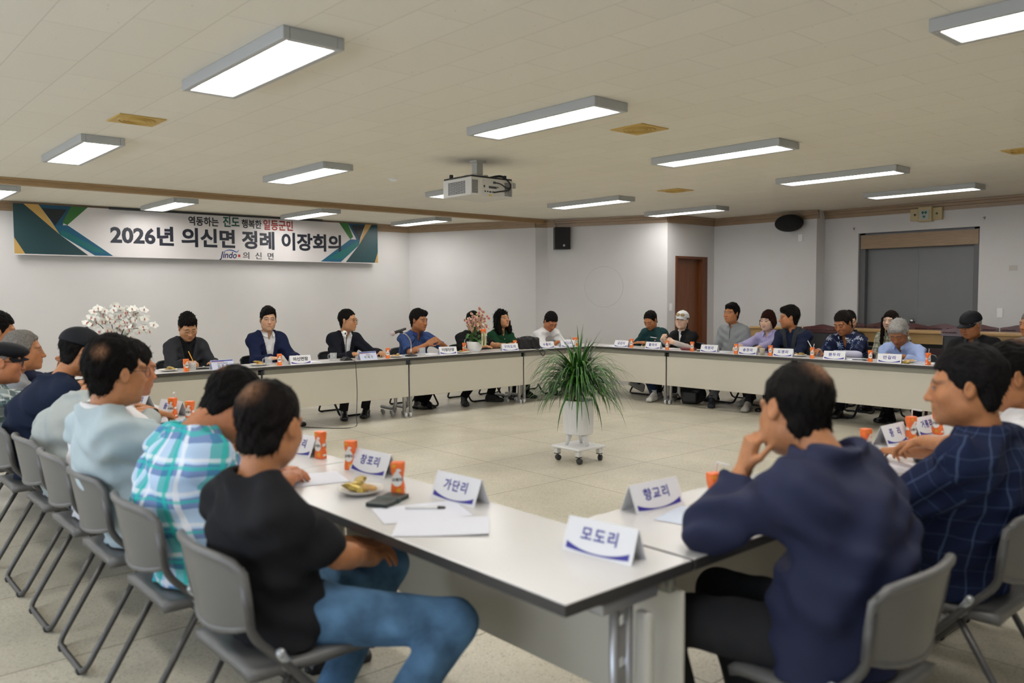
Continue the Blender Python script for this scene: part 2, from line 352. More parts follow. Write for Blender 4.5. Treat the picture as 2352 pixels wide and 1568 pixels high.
# ------------------------------------------------------------------ banner
def banner():
    yb = YA-0.12; x0, x1, z0, z1 = 2.225, 7.70, 2.005, 2.668
    t = empty('banner', (x0,yb,z0)); Wd, Ht = x1-x0, z1-z0
    def P(poly, name, col, y=-0.0015, h=0.0008):
        q = MB(); q.prism([(a*Wd,b*Ht) for a,b in poly], h, O=(0,y,0), X=(1,0,0), Y=(0,0,1), Z=(0,-1,0)); return q.build(name, mat('print_'+name, col, 0.45), t)
    q = MB(); n = 40
    for i in range(n):   # slightly sagging cloth sheet
        pass
    MB().box((Wd/2,0,Ht/2),(Wd,0.003,Ht)).build('sheet', mat('banner_cloth', (0.66,0.63,0.625), 0.42, var=0.02, vscale=3), t)
    u = Wd; fx = lambda px: (px-58)/(2260-58)*0+px
    L = lambda *pts: [(a/2180.0, b) for a,b in pts]
    # left ornament, read in thousandths of the banner width
    K = lambda pts: [(a,b) for a,b in pts]
    P([(0,0.02),(0,1),(0.022,1),(0.098,0.42),(0.16,0.02)], 'dark_teal_panel', (0.010,0.045,0.055))
    P([(0,0.02),(0,0.34),(0.022,0.02)], 'gold_wedge', (0.45,0.28,0.08), -0.0025)
    P([(0.022,1),(0.054,1),(0.098,0.42)], 'gold_blade', (0.50,0.31,0.09), -0.0022)
    P([(0.054,1),(0.125,1),(0.108,0.70),(0.098,0.42),(0.078,0.70)], 'blue_panel', (0.004,0.065,0.13), -0.0018)
    P([(0.060,0.93),(0.115,0.93),(0.088,0.60)], 'black_panel', (0.012,0.018,0.022), -0.0026)
    P([(0.125,1),(0.162,1),(0.115,0.62),(0.104,0.66)], 'green_panel', (0.035,0.15,0.035), -0.0024)
    P([(0.098,0.42),(0.088,0.60),(0.115,0.62),(0.218,0.02),(0.175,0.02)], 'blue_ribbon', (0.004,0.09,0.17), -0.0020)
    P([(0.098,0.42),(0.103,0.52),(0.200,0.09),(0.172,0.09)], 'teal_ribbon', (0.003,0.125,0.13), -0.0028)
    # right ornament (mirror)
    R_ = lambda pts: [(1-a,b) for a,b in reversed(pts)]
    P(R_([(0,0.02),(0,1),(0.022,1),(0.068,0.46),(0.115,0.02)]), 'dark_teal_panel', (0.010,0.055,0.065))
    P(R_([(0,0.02),(0,0.3),(0.012,0.02)]), 'gold_wedge', (0.45,0.28,0.08), -0.0025)
    P(R_([(0.022,1),(0.044,1),(0.068,0.46)]), 'gold_blade', (0.50,0.31,0.09), -0.0022)
    P(R_([(0.044,1),(0.106,1),(0.082,0.68),(0.068,0.46),(0.062,0.66)]), 'blue_panel', (0.004,0.065,0.13), -0.0018)
    P(R_([(0.046,0.97),(0.096,0.97),(0.066,0.58)]), 'black_panel', (0.012,0.018,0.022), -0.0026)
    P(R_([(0.106,1),(0.136,1),(0.098,0.60),(0.088,0.66)]), 'green_panel', (0.035,0.17,0.04), -0.0024)
    P(R_([(0.068,0.46),(0.066,0.60),(0.098,0.60),(0.200,0.02),(0.132,0.02)]), 'blue_ribbon', (0.004,0.11,0.2), -0.0020)
    P(R_([(0.068,0.46),(0.072,0.56),(0.175,0.10),(0.125,0.10)]), 'teal_ribbon', (0.003,0.15,0.15), -0.0028)
    Rx = Euler((PI/2,0,0))
    def T(s, x, z, size, col, bold, name, sx=1.0, w_=None, shear=0.0, sp=1.0):
        me = text_mesh(s, size, bold, sx=sx, shear=shear, spacing=sp)
        if w_:
            xs = [v.co.x for v in me.vertices]; k = w_/(max(xs)-min(xs)); me.transform(Matrix.Translation((-(max(xs)+min(xs))/2*k,0,0)) @ Matrix.Diagonal((k,1,1,1)))
        return link_mesh(name, me, mat('ink_'+name, col, 0.5), t, (x*Wd,-0.003,z*Ht), Rx)
    navy = (0.012,0.016,0.030)
    T('2026년 의신면 정례 이장회의', 0.541, 0.445, 0.290, navy, 0.036, 'headline', w_=3.60)
    T('역동하는', 0.450, 0.83, 0.142, (0.01,0.01,0.015), 0.028, 'slogan_word', w_=0.45)
    T('진도', 0.527, 0.85, 0.172, (0.008,0.085,0.055), 0.030, 'green_word', w_=0.26)
    T('행복한', 0.586, 0.83, 0.142, (0.01,0.01,0.015), 0.028, 'slogan_word', w_=0.32)
    T('일등군민', 0.666, 0.83, 0.170, (0.30,0.018,0.010), 0.030, 'red_word', w_=0.50)
    T('Jindo', 0.516, 0.105, 0.135, (0.01,0.012,0.10), 0.018, 'logo_word', w_=0.27, shear=0.25)
    q = MB(); pa = bez([(0.503*Wd,-0.003,0.185*Ht),(0.517*Wd,-0.003,0.225*Ht),(0.530*Wd,-0.003,0.215*Ht),(0.541*Wd,-0.003,0.185*Ht),(0.547*Wd,-0.003,0.24*Ht)],6)
    q.tube(pa, [0.002+0.006*math.sin(PI*i/(len(pa)-1)) for i in range(len(pa))], 6).build('logo_wave', mat('logo_blue', (0.02,0.08,0.35), 0.5), t)
    MB().box((0.5475*Wd,-0.003,0.10*Ht),(0.036,0.002,0.040)).build('logo_seal', mat('seal_red', (0.5,0.03,0.03), 0.5), t)
    T('의  신  면', 0.604, 0.10, 0.115, (0.01,0.01,0.015), 0.012, 'township_word', w_=0.50)
    return t
bn = tag(banner(), 'wide white printed meeting banner with teal ornaments hung on the back wall', 'banner')
tag(MB().tube([(3.36,YA-0.20,2.668),(6.60,YA-0.20,2.680)],0.017,10).build('curtain_rod', M_black), 'long black rod along the top edge of the banner', 'rod')

# ------------------------------------------------------------------ wall fittings
def speaker_box():
    t = empty('wall_speaker', (9.63,9.72,2.20), math.radians(-32))
    MB().prism([(-0.13,-0.10),(0.13,-0.10),(0.11,0.12),(-0.11,0.12)],0.36,O=(0,0,0.0)).build('cabinet', M_black, t)
    MB().box((0,-0.106,0.18),(0.245,0.012,0.345),0.004).build('grille', mat('speaker_grille', (0.008,0.008,0.009), 0.7, bump=0.5, bscale=400), t)
    MB().box((0.02,-0.113,0.06),(0.035,0.003,0.035)).build('badge', mat('badge_silver', (0.5,0.48,0.48), 0.3, 0.6), t)
    MB().box((0,0.14,0.18),(0.05,0.06,0.2)).build('bracket', M_dark, t)
    MB().tube(bez([(-0.06,0.05,0.36),(-0.09,0.03,0.41),(-0.12,0.06,0.49)]),0.003,6).build('cable', M_black, t)
    return t
tag(speaker_box(), 'black rectangular wall speaker in the pillar corner', 'speaker')
def speaker_round():
    t = empty('round_speaker', (XB-0.17,6.66,2.52), math.radians(-90))
    MB().ball((0,0.02,0),0.13,24,14,(1.75,1.15,1.0)).build('housing', mat('black_grille_cloth', (0.006,0.006,0.007), 0.75, bump=0.6, bscale=300), t)
    MB().box((0,0.12,0.06),(0.10,0.12,0.08),0.01).build('bracket', M_dark, t); return t
tag(speaker_round(), 'black oval speaker mounted high on the white pillar', 'speaker')
def exit_sign():
    t = empty('exit_sign', (XC-0.03,4.80,2.535), math.radians(-90))
    cr = mat('cream_plastic', (0.50,0.41,0.22), 0.5)
    MB().box((-0.145,0.0,0),(0.13,0.05,0.165),0.004).build('side_panel', cr, t); MB().box((0.145,0.0,0),(0.13,0.05,0.165),0.004).build('side_panel', cr, t)
    MB().box((0,-0.02,0),(0.185,0.09,0.205),0.012).build('housing', cr, t)
    MB().box((-0.005,-0.067,-0.012),(0.125,0.006,0.13),0.002).build('lens', mat('exit_lens', (0.42,0.44,0.43), 0.3), t)
    def arrow(cx, cz, s, d, y):
        q = MB(); q.box((cx-d*s*0.3,y,cz),(s*0.9,0.002,s*0.26)); q.prism([(0,0),(-0.5,0.5),(-0.75,0.28),(-0.42,0),(-0.75,-0.28),(-0.5,-0.5)] if d > 0 else [(0,0),(0.5,-0.5),(0.75,-0.28),(0.42,0),(0.75,0.28),(0.5,0.5)],0.002,O=(cx+d*s*0.35,y+0.001,cz),X=(s,0,0),Y=(0,0,s),Z=(0,-1,0)); return q
    gm = mat('exit_green', (0.0,0.16,0.06), 0.5); dk = mat('exit_dark_green', (0.0,0.04,0.025), 0.5)
    arrow(-0.028,0.02,0.045,-1,-0.0715).build('arrow', gm, t); arrow(0.022,0.02,0.045,1,-0.0715).build('arrow', gm, t)
    arrow(-0.15,0.0,0.035,-1,-0.0265).build('arrow', dk, t); arrow(0.15,0.0,0.035,1,-0.0265).build('arrow', dk, t)
    MB().box((-0.005,-0.0715,-0.035),(0.032,0.002,0.028)).build('symbol', gm, t)
    return t
tag(exit_sign(), 'cream exit sign with green arrows above the grey double door', 'exit sign')
def switch(name, loc, rz, lb, w_=0.07, h_=0.12):
    t = empty(name, loc, rz); MB().box((0,-0.005,0),(w_,0.01,h_),0.003).build('plate', M_white, t); MB().box((0,-0.012,0.0),(w_*0.45,0.006,h_*0.6),0.002).build('rocker', M_white, t); return tag(t, lb, 'light switch')
switch('light_switch', (10.47,YD,1.25), 0, 'white light switch beside the brown door')
switch('light_switch', (XC,3.86,1.19), math.radians(-90), 'white light switch right of the grey double door')
tag(MB().box((XB-0.006,6.55,2.30),(0.012,0.07,0.11),0.003).build('junction_plate', M_white), 'small white cable plate under the oval speaker', 'plate')
for k, (y, z, lb) in enumerate([(5.83,2.40,'small grey wall hook above the left corner of the grey door'), (4.07,2.43,'small grey wall hook above the right corner of the grey door')]):
    tag(MB().tube([(XC-0.002,y,z+0.02),(XC-0.02,y,z-0.015),(XC-0.022,y+0.012,z+0.015)],0.005,6).build('wall_hook', M_alu), lb, 'hook', 'wall hooks by the grey door')
tag(MB().box((XC-0.0015,3.72,1.77),(0.003,0.10,0.07)).build('tape_mark', mat('tape_residue', (0.48,0.45,0.40), 0.3)), 'pale tape residue on the right wall', 'tape')
# drawing-pin circle on the corner wall
q = MB(); d_ = (Vector((10.38,YD,0))-Vector((9.60,10.02,0))).normalized(); n_ = Vector((d_.y,-d_.x,0)); n_ = n_ if n_.x < 0 or n_.y < 0 else -n_
base = Vector((9.60,10.02,0))
q.tube([base+d_*(1.0+0.33*math.cos(a))+n_*0.001+Vector((0,0,1.58+0.33*math.sin(a))) for a in [2*PI*k/40 for k in range(40)]],0.0018,4,closed=True)
tag(q.build('pencil_circle', mat('pencil_grey', (0.42,0.40,0.38), 0.8)), 'faint round pencil mark on the corner wall', 'mark')

# ------------------------------------------------------------------ projector
def projector():
    t = empty('projector', (4.885,6.035,2.435))
    wm = mat('projector_white', (0.62,0.60,0.55), 0.45); gr = mat('vent_dark', (0.03,0.03,0.032), 0.6)
    MB().box((0,0,0),(0.50,0.42,0.165),0.008).build('body', wm, t)
    MB().box((0,0.0,0.088),(0.49,0.41,0.018),0.006).build('top_cover', M_black, t)
    def vent(face, c, w_, h_, nx, nz, name):
        q = MB(); sw = w_/nx; sh = h_/nz
        for i in range(nx):
            for j in range(nz):
                u = -w_/2+sw*(i+.5); v = -h_/2+sh*(j+.5)
                if face == 'x': q.box((-0.2505,c[0]+u,c[1]+v),(0.004,sw*0.86,sh*0.5))
                else: q.box((c[0]+u,-0.2105,c[1]+v),(sw*0.86,0.004,sh*0.5))
        return q.build(name, gr, t)
    vent('x', (0.0,-0.005), 0.26, 0.115, 7, 14, 'side_vent')
    vent('y', (-0.205,-0.005), 0.07, 0.12, 3, 16, 'fan_vent'); vent('y', (0.19,-0.005), 0.09, 0.125, 3, 16, 'rear_vent')
    MB().box((-0.015,-0.212,0.0),(0.20,0.004,0.13)).build('port_panel', mat('panel_white', (0.58,0.56,0.51), 0.4), t)
    for x, z, a, b, n in ((-0.10,0.005,0.014,0.02,'port'),(0.0,0.0,0.09,0.02,'port_strip'),(-0.09,-0.04,0.012,0.012,'port'),(-0.06,-0.04,0.012,0.012,'port'),(-0.03,-0.042,0.022,0.014,'port'),(0.005,-0.042,0.022,0.014,'port'),(0.06,0.005,0.01,0.01,'port'),(0.02,0.045,0.03,0.02,'power_socket')):
        MB().box((x,-0.2155,z),(a,0.004,b)).build(n, M_dark, t)
    MB().box((-0.03,-0.2145,-0.072),(0.03,0.002,0.012)).build('warning_sticker', mat('sticker_yellow', (0.6,0.4,0.02), 0.4), t)
    q = MB(); q.tube(bez([(0.02,-0.16,0.10),(0.12,-0.20,0.115),(0.19,-0.235,0.05),(0.17,-0.25,-0.01),(0.06,-0.235,-0.035),(0.01,-0.218,-0.045)]),0.007,8); q.tube(bez([(0.02,-0.15,0.10),(0.13,-0.2,0.105),(0.20,-0.235,0.04),(0.15,-0.25,0.0),(0.08,-0.235,0.035),(0.03,-0.218,0.045)]),0.006,8)
    q.build('cable', M_black, t)
    for x, y in ((-0.22,0.12),(0.2,0.05),(0.2,-0.15)): MB().lathe([(0.018,0.095),(0.018,0.125),(0.016,0.13)],12,(x,y,0)).build('foot', M_black, t)
    bm_ = mat('bracket_cream', (0.52,0.50,0.44), 0.45)
    q = MB(); q.box((0,0,0.118),(0.30,0.03,0.012)); q.box((0,0,0.118),(0.03,0.26,0.012)); q.box((0,0,0.14),(0.07,0.06,0.04),0.004)
    br = q.build('mount_arm', bm_, t)
    q = MB(); q.box((-0.005,0,0.195),(0.075,0.075,0.11),0.004); q.box((0,0,0.262),(0.12,0.10,0.03),0.004); q.build('mount_column', bm_, t)
    MB().box((0,0,0.2785),(0.17,0.13,0.004)).build('ceiling_plate', M_alu, t)
    return t
tag(projector(), 'white ceiling projector with vents and black cables on a bracket', 'projector')
# ================================================================== tables
TZ = 0.72; TD = 0.50
M_top = mat('table_laminate', (0.66,0.645,0.63), 0.22, var=0.015, vscale=3, spec=0.5)
M_edge = mat('table_edge', (0.045,0.042,0.040), 0.4)
M_panel = mat('cream_panel', (0.60,0.565,0.475), 0.45, var=0.02, vscale=1.5)
M_rail = mat('table_rail', (0.27,0.26,0.215), 0.45)
M_steel = mat('leg_steel', (0.42,0.42,0.43), 0.33, 0.75)
M_caster = mat('caster_grey', (0.55,0.55,0.55), 0.4)
M_creamleg = mat('cream_leg_cap', (0.62,0.60,0.54), 0.4)
def caster(q_parent, x, y, s=1, name='caster'):
    t = MB(); t.lathe([(0.028,-0.011),(0.031,-0.008),(0.031,0.008),(0.028,0.011)],16,(x+s*0.012,y,0.031),Matrix.Rotation(PI/2,3,'Y'))
    o = t.build(name, M_caster, q_parent)
    MB().lathe([(0.018,-0.0125),(0.018,0.0125)],14,(x+s*0.012,y,0.031),Matrix.Rotation(PI/2,3,'Y')).box((x-s*0.004,y,0.052),(0.02,0.045,0.04),0.005).build('caster_hood', M_steel, o)
    return o
def make_table(L, style):
    """length along x, modesty panel on the -y side"""
    t = empty('folding_table')
    top = MB().box((0,0,TZ-0.014),(L-0.006,TD-0.006,0.028),0.003).build('tabletop', M_top, t)
    q = MB(); e = 0.007
    for s in (-1,1):
        q.box((0,s*(TD/2-e/2-0.001),TZ-0.0165),(L-0.002,e,0.030),0.002); q.box((s*(L/2-e/2-0.001),0,TZ-0.0165),(e,TD-0.016,0.030),0.002)
    q.build('edge_band', M_edge, top)
    MB().box((0,-TD/2+0.045,TZ-0.062),(L-0.07,0.03,0.062),0.006).build('front_rail', M_rail, t)
    MB().box((0,TD/2-0.10,TZ-0.046),(L-0.16,0.03,0.03),0.004).build('rear_rail', M_rail, t)
    pz0, pz1 = (0.255, TZ-0.085)
    MB().box((0,-TD/2+0.028,(pz0+pz1)/2),(L-0.022,0.014,pz1-pz0),0.004).build('modesty_panel', M_panel, t)
    for s in (-1,1):
        x = s*(L/2-0.045)
        if style == 'caster':
            lg = MB().tube([(x,-0.185,0.60),(x,-0.185,0.06)],0.021,12).build('leg', M_steel, t)
            q = MB(); q.tube(rounded([(x-s*0.045,-0.07,0.66),(x-s*0.045,-0.07,0.10),(x-s*0.045,0.24,0.10)],0.10,7),0.021,12); q.box((x-s*0.02,-0.13,0.40),(0.05,0.10,0.03),0.004)
            q.build('foot_bar', M_steel, lg)
            caster(lg, x, -0.185, s); caster(lg, x-s*0.045, 0.225, s); caster(lg, x-s*0.045, 0.02, s)
        else:
            q = MB(); lg_m = M_steel
            # steel column: a web pierced with round holes between two rounded flanges
            yc = 0.0; z0, z1 = 0.10, TZ-0.06; w_ = 0.055
            n = 5; hz = (z1-z0)/n
            for i in range(n):
                zc = z0+hz*(i+.5); N = 20; ring = [(0.016*math.cos(2*PI*k/N), 0.016*math.sin(2*PI*k/N)) for k in range(N)]
                sq = []
                for k in range(N):
                    a = 2*PI*k/N; c_, s_ = math.cos(a), math.sin(a); m_ = max(abs(c_)/(w_/2), abs(s_)/(hz/2)); sq.append((c_/m_, s_/m_))
                for xx in (x-0.003, x+0.003):
                    vs = [(xx,yc+a,zc+b) for a,b in ring]+[(xx,yc+a,zc+b) for a,b in sq]
                    q.add(vs, [(k,(k+1)%N,(k+1)%N+N,k+N) for k in range(N)])
                vs = [(x-0.003,yc+a,zc+b) for a,b in ring]+[(x+0.003,yc+a,zc+b) for a,b in ring]
                q.add(vs, [(k,(k+1)%N,(k+1)%N+N,k+N) for k in range(N)])
            q.tube([(x,yc-w_/2,z0),(x,yc-w_/2,z1)],0.013,10); q.tube([(x,yc+w_/2,z0),(x,yc+w_/2,z1)],0.013,10)
            q.box((x,yc,TZ-0.055),(0.07,0.22,0.03),0.006)
            lg = q.build('leg', lg_m, t)
            MB().box((x+s*0.008,yc-0.085,(z0+TZ-0.11)/2),(0.05,0.034,TZ-0.11-z0),0.012).build('leg_cap', M_creamleg, lg)
            MB().box((x,0,0.085),(0.05,TD-0.06,0.04),0.012).build('foot_bar', M_steel, lg)
            caster(lg, x, -0.19, s); caster(lg, x, 0.19, s)
            q = MB()
            for k in range(3): q.tube([(x+s*(-0.005),-0.19+0.035*k,TZ-0.05),(x+s*0.02,-0.19+0.035*k,TZ-0.06)],0.012,8)
            q.build('hinge_knuckle', M_rail, lg)
    return t
AY = 8.08; BX = 8.62
def place(o, c, rz, lb, grp='tables of the square'):
    o.location = c; o.rotation_euler = (0,0,rz); return tag(o, lb, 'table', grp)
tA = make_table(1.83, 'caster'); tS = make_table(1.29, 'caster')
place(tA, (1.83+0.915,AY+TD/2,0), 0, 'cream fronted table on casters before the woman in the charcoal blazer')
place(copy_tree(tA), (3.66+0.915,AY+TD/2,0), 0, 'cream fronted table with the gooseneck microphone between the two suited men')
place(copy_tree(tA), (5.49+0.915,AY+TD/2,0), 0, 'cream fronted table carrying the pink orchid pot')
place(tS, (7.32+0.645,AY+TD/2,0), 0, 'short cream fronted table carrying the black handbag, in the far corner')
for i, lb in enumerate(('cream fronted table before the man in the dark green sweatshirt, next to the far corner', 'cream fronted table before the lavender blouse woman and grey shirt man',
        'cream fronted table before the floral shirt man and the white haired man', 'cream fronted table before the man in the black cap at the right edge')):
    place(copy_tree(tA), (BX+TD/2, 8.60-1.83*i-0.915, 0), -PI/2, lb)
tC = make_table(1.85, 'column'); tD = make_table(1.83, 'column')
for i, lb in enumerate(('nearest white topped table, its corner towards the viewer', 'white topped table on the left between the plaid shirt man and the pale polo man',
        'white topped table on the left, third from the near corner', 'white topped table on the left meeting the far row')):
    L_ = 1.85
    o = tC if i == 0 else copy_tree(tC)
    place(o, (1.60, 1.35+L_*i+L_/2, 0), PI/2, lb)
    if i == 3: o.location.y = 6.9+0.60; o.scale.x = 0.64
place(tD, (1.856+0.915, 1.60, 0), PI, 'white topped table under the elbow of the navy jacket man')
place(copy_tree(tD), (1.856+1.83*1.5, 1.60, 0), PI, 'white topped table before the man in the white shirt at the right edge')

# ================================================================== folding chairs
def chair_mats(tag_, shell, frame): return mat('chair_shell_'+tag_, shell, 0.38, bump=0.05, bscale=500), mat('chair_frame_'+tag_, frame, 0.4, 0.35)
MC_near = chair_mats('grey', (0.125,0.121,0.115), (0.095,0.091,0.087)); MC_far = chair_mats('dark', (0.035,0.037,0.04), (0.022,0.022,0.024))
M_hinge = mat('hinge_silver', (0.45,0.47,0.48), 0.35, 0.5)
def make_chair(mm):
    sh, fr = mm
    t = empty('folding_chair')
    # seat: dished plastic shell, front (-y) rounded
    nx, ny = 12, 12; vs = []; fs = []
    def seat_pt(u, v, top):
        x = 0.215*u*(1-0.10*max(0,-v)**2-0.05*max(0,v)); y = 0.03+0.20*v
        rnd = abs(u)**4*0.012+max(0,-v)**6*0.02; dish = -0.016*(1-u*u)*(1-v*v*0.6)
        return (x*(1 if top else 0.96), y, 0.445-rnd+dish+(0.0 if top else -0.03))
    for top in (1,0):
        for j in range(ny+1):
            for i in range(nx+1): vs.append(seat_pt(-1+2*i/nx, -1+2*j/ny, top))
    W_ = nx+1; o_ = W_*(ny+1)
    for j in range(ny):
        for i in range(nx):
            a = j*W_+i; fs.append((a,a+1,a+1+W_,a+W_)); fs.append((o_+a,o_+a+W_,o_+a+1+W_,o_+a+1))
    ring = [i for i in range(W_)]+[j*W_+nx for j in range(1,ny+1)]+[ny*W_+i for i in range(nx-1,-1,-1)]+[j*W_ for j in range(ny-1,0,-1)]
    for a, b in zip(ring, ring[1:]+ring[:1]): fs.append((a,o_+a,o_+b,b))
    MB().add(vs, fs, True).build('seat', sh, t)
    # back rest: curved shell with a thick rolled rim
    n, m = 16, 8; th = 0.010
    def bp(u, v):   # u -1..1 across, v 0..1 up
        wd = 0.225-0.035*(1-v)**1.6
        x = wd*u; y = 0.262+0.035*v-0.050*(u*u)
        z = 0.555+0.200*v-0.02*abs(u)**3*v - 0.03*(1-v)*(1-abs(u)**2)*1.0
        return Vector((x,y,z))
    vs, fs = [], []
    for k in (0,1):
        for j in range(m+1):
            for i in range(n+1):
                p = bp(-1+2*i/n, j/m); vs.append(p+Vector((0,th*k,0)))
    W_ = n+1; o_ = W_*(m+1)
    for j in range(m):
        for i in range(n):
            a = j*W_+i; fs.append((a,a+W_,a+1+W_,a+1)); fs.append((o_+a,o_+a+1,o_+a+1+W_,o_+a+W_))
    back = MB().add(vs, fs, True).build('backrest', sh, t)
    path = [bp(-1,0.0), bp(-1.0,0.5), bp(-1,0.9)]+[bp(-1+2*i/12,1.0) for i in range(1,12)]+[bp(1,0.9), bp(1,0.5), bp(1,0.0)]+[bp(1-2*i/8,0) for i in range(1,8)]
    MB().tube([p+Vector((0,0.005,0)) for p in path],[0.014 if 2 < i < 14 else 0.011 for i in range(len(path))],8,closed=True).build('rim', sh, back)
    # front frame: from the back rest sides down to the floor in front, joined by a floor bar
    q = MB()
    q.tube(rounded([bp(-1,0.75)+Vector((0.004,0.006,0)),bp(-1.0,0.0)+Vector((-0.006,0.012,-0.02)),(-0.212,0.115,0.42),(-0.208,-0.235,0.014),(0.208,-0.235,0.014),(0.212,0.115,0.42),bp(1.0,0.0)+Vector((0.006,0.012,-0.02)),bp(1,0.75)+Vector((-0.004,0.006,0))],0.05),0.0125,10)
    q.build('front_frame', fr, t)
    q = MB()
    q.tube(rounded([(-0.19,0.085,0.43),(-0.19,0.335,0.014),(0.19,0.335,0.014),(0.19,0.085,0.43)],0.045),0.0115,10)
    q.build('rear_frame', fr, t)
    for s in (-1,1):
        MB().tube([(s*0.214,0.15,0.475),(s*0.20,0.125,0.43),(s*0.19,0.10,0.40)],[0.014,0.017,0.014],10).ball((s*0.222,0.15,0.475),0.014).build('hinge', M_hinge, t)
    for s in (-1,1):
        for y in (-0.235,0.335): MB().box((s*0.14,y,0.010),(0.035,0.03,0.020),0.006).build('foot_pad', M_rubber, t)
    return t
chair_near = make_chair(MC_near); chair_far = make_chair(MC_far); _used = set()
def place_chair(kind, x, y, rz, lb, grp):
    p = chair_near if kind == 'near' else chair_far
    o = p if kind not in _used else copy_tree(p); _used.add(kind)
    o.location = (x,y,0); o.rotation_euler = (0,0,rz); return tag(o, lb, 'chair', grp)

# ================================================================== desk and conference chairs by the right wall
M_lightwood = mat('light_wood', (0.42,0.265,0.105), 0.42, var=0.08, vscale=2.5, stretch=(10,1,10), coat=0.15)
def desk(y0, y1, lb):
    t = empty('long_desk', (10.95,(y0+y1)/2,0)); L_ = y1-y0
    q = MB(); q.box((0,0,0.955),(0.46,L_,0.035),0.008); q.build('desk_top', M_lightwood, t)
    MB().box((-0.20,0,0.875),(0.03,L_,0.13),0.004).build('front_band', M_lightwood, t)
    MB().box((-0.17,0,0.785),(0.05,L_-0.02,0.05)).build('black_gap', M_black, t)  # solid black strip between the wood band and the front panel
    MB().box((-0.19,0,0.39),(0.03,L_,0.74),0.004).build('front_panel', mat('dark_leather_panel', (0.055,0.030,0.032), 0.45), t)
    for s in (-1,1): MB().box((0,s*(L_/2-0.015),0.47),(0.44,0.03,0.94),0.004).build('end_panel', M_lightwood, t)
    return tag(t, lb, 'desk', 'light wood desks along the right wall')
desk(6.02, 6.86, 'short light wood desk end behind the lavender blouse woman')
desk(2.2, 6.0, 'long light wood desk behind the white haired man, before the grey door')
M_rose = mat('dark_rosewood', (0.075,0.012,0.010), 0.28, var=0.2, vscale=8, coat=0.5)
M_leather = mat('black_leather', (0.018,0.019,0.021), 0.42, bump=0.25, bscale=120)
def conf_chair():
    t = empty('conference_chair')
    # back: leather pad with a carved wooden crest rail
    MB().box((0,0.24,0.72),(0.38,0.06,0.46),0.025,Matrix.Rotation(-0.12,3,'X')).build('backrest', M_leather, t)
    n = 24; top = []; 
    for i in range(n+1):
        u = -1+2*i/n; top.append((0.205*u, 0.035+0.030*(1-abs(u)**2.2)+0.012*math.cos(u*PI*1.5)*(1-abs(u))))
    poly = [(-0.205,-0.035)]+[(0.205,-0.035)]+list(reversed(top))
    cr = MB().prism(poly,0.055,O=(0,0.285,0.965),X=(1,0,0),Y=(0,0.08,1)).build('crest_rail', M_rose, t)
    q = MB()
    for s in (-1,1):
        for k in range(4): q.tube(bez([(s*(0.03+0.04*k),0.228,0.972),(s*(0.05+0.04*k),0.225,0.985),(s*(0.065+0.04*k),0.228,0.972)],4),0.006,6)
    q.build('carving', M_rose, cr)
    MB().box((0,0,0.44),(0.40,0.46,0.10),0.03).build('seat', M_leather, t)
    for s in (-1,1):
        MB().tube(rounded([(s*0.19,0.25,0.62),(s*0.195,-0.18,0.63),(s*0.19,-0.20,0.40)],0.06),0.022,8).build('armrest', M_rose, t)
        for y in (-0.2,0.22): MB().tube([(s*0.175,y,0.40),(s*0.18,y*1.05,0.0)],[0.024,0.018],8).build('leg', M_rose, t)
    return t
cc = conf_chair()
ccs = [(11.42,5.98,'dark red carved chair crest left of the plaid shirt woman'),(11.42,5.29,'dark red carved chair crest right of the white haired man'),(11.42,4.66,'dark red carved chair crest below the door knob'),
       (11.42,4.22,'dark red carved chair crest behind the black cap man'),(11.42,3.68,'dark red carved chair crest right of the black cap man'),(11.42,3.18,'dark red carved chair crest behind the floral shirt man, farthest left')]
ccs = [(11.35,5.29,ccs[0][2]),(11.35,4.85,ccs[1][2]),(11.35,4.44,ccs[2][2]),(11.35,4.00,ccs[3][2]),(11.35,3.56,ccs[4][2]),(11.35,5.73,ccs[5][2])]
for i, (x, y, lb) in enumerate(ccs):
    o = cc if i == 0 else copy_tree(cc); o.location = (x,y,0); o.rotation_euler = (0,0,-PI/2); tag(o, lb, 'chair', 'carved conference chairs along the right wall')
o = copy_tree(cc); o.scale = (1.35,1,1); o.location = (10.05,5.47,0); o.rotation_euler = (0,0,-PI/2); tag(o, 'empty black leather chair with carved crest, between the vest man and floral shirt man', 'chair')
o = copy_tree(cc); o.location = (10.25,3.85,0); o.rotation_euler = (0,0,-PI/2); tag(o, 'dark leather chair behind the white haired man, its back under the wooden desk band', 'chair')
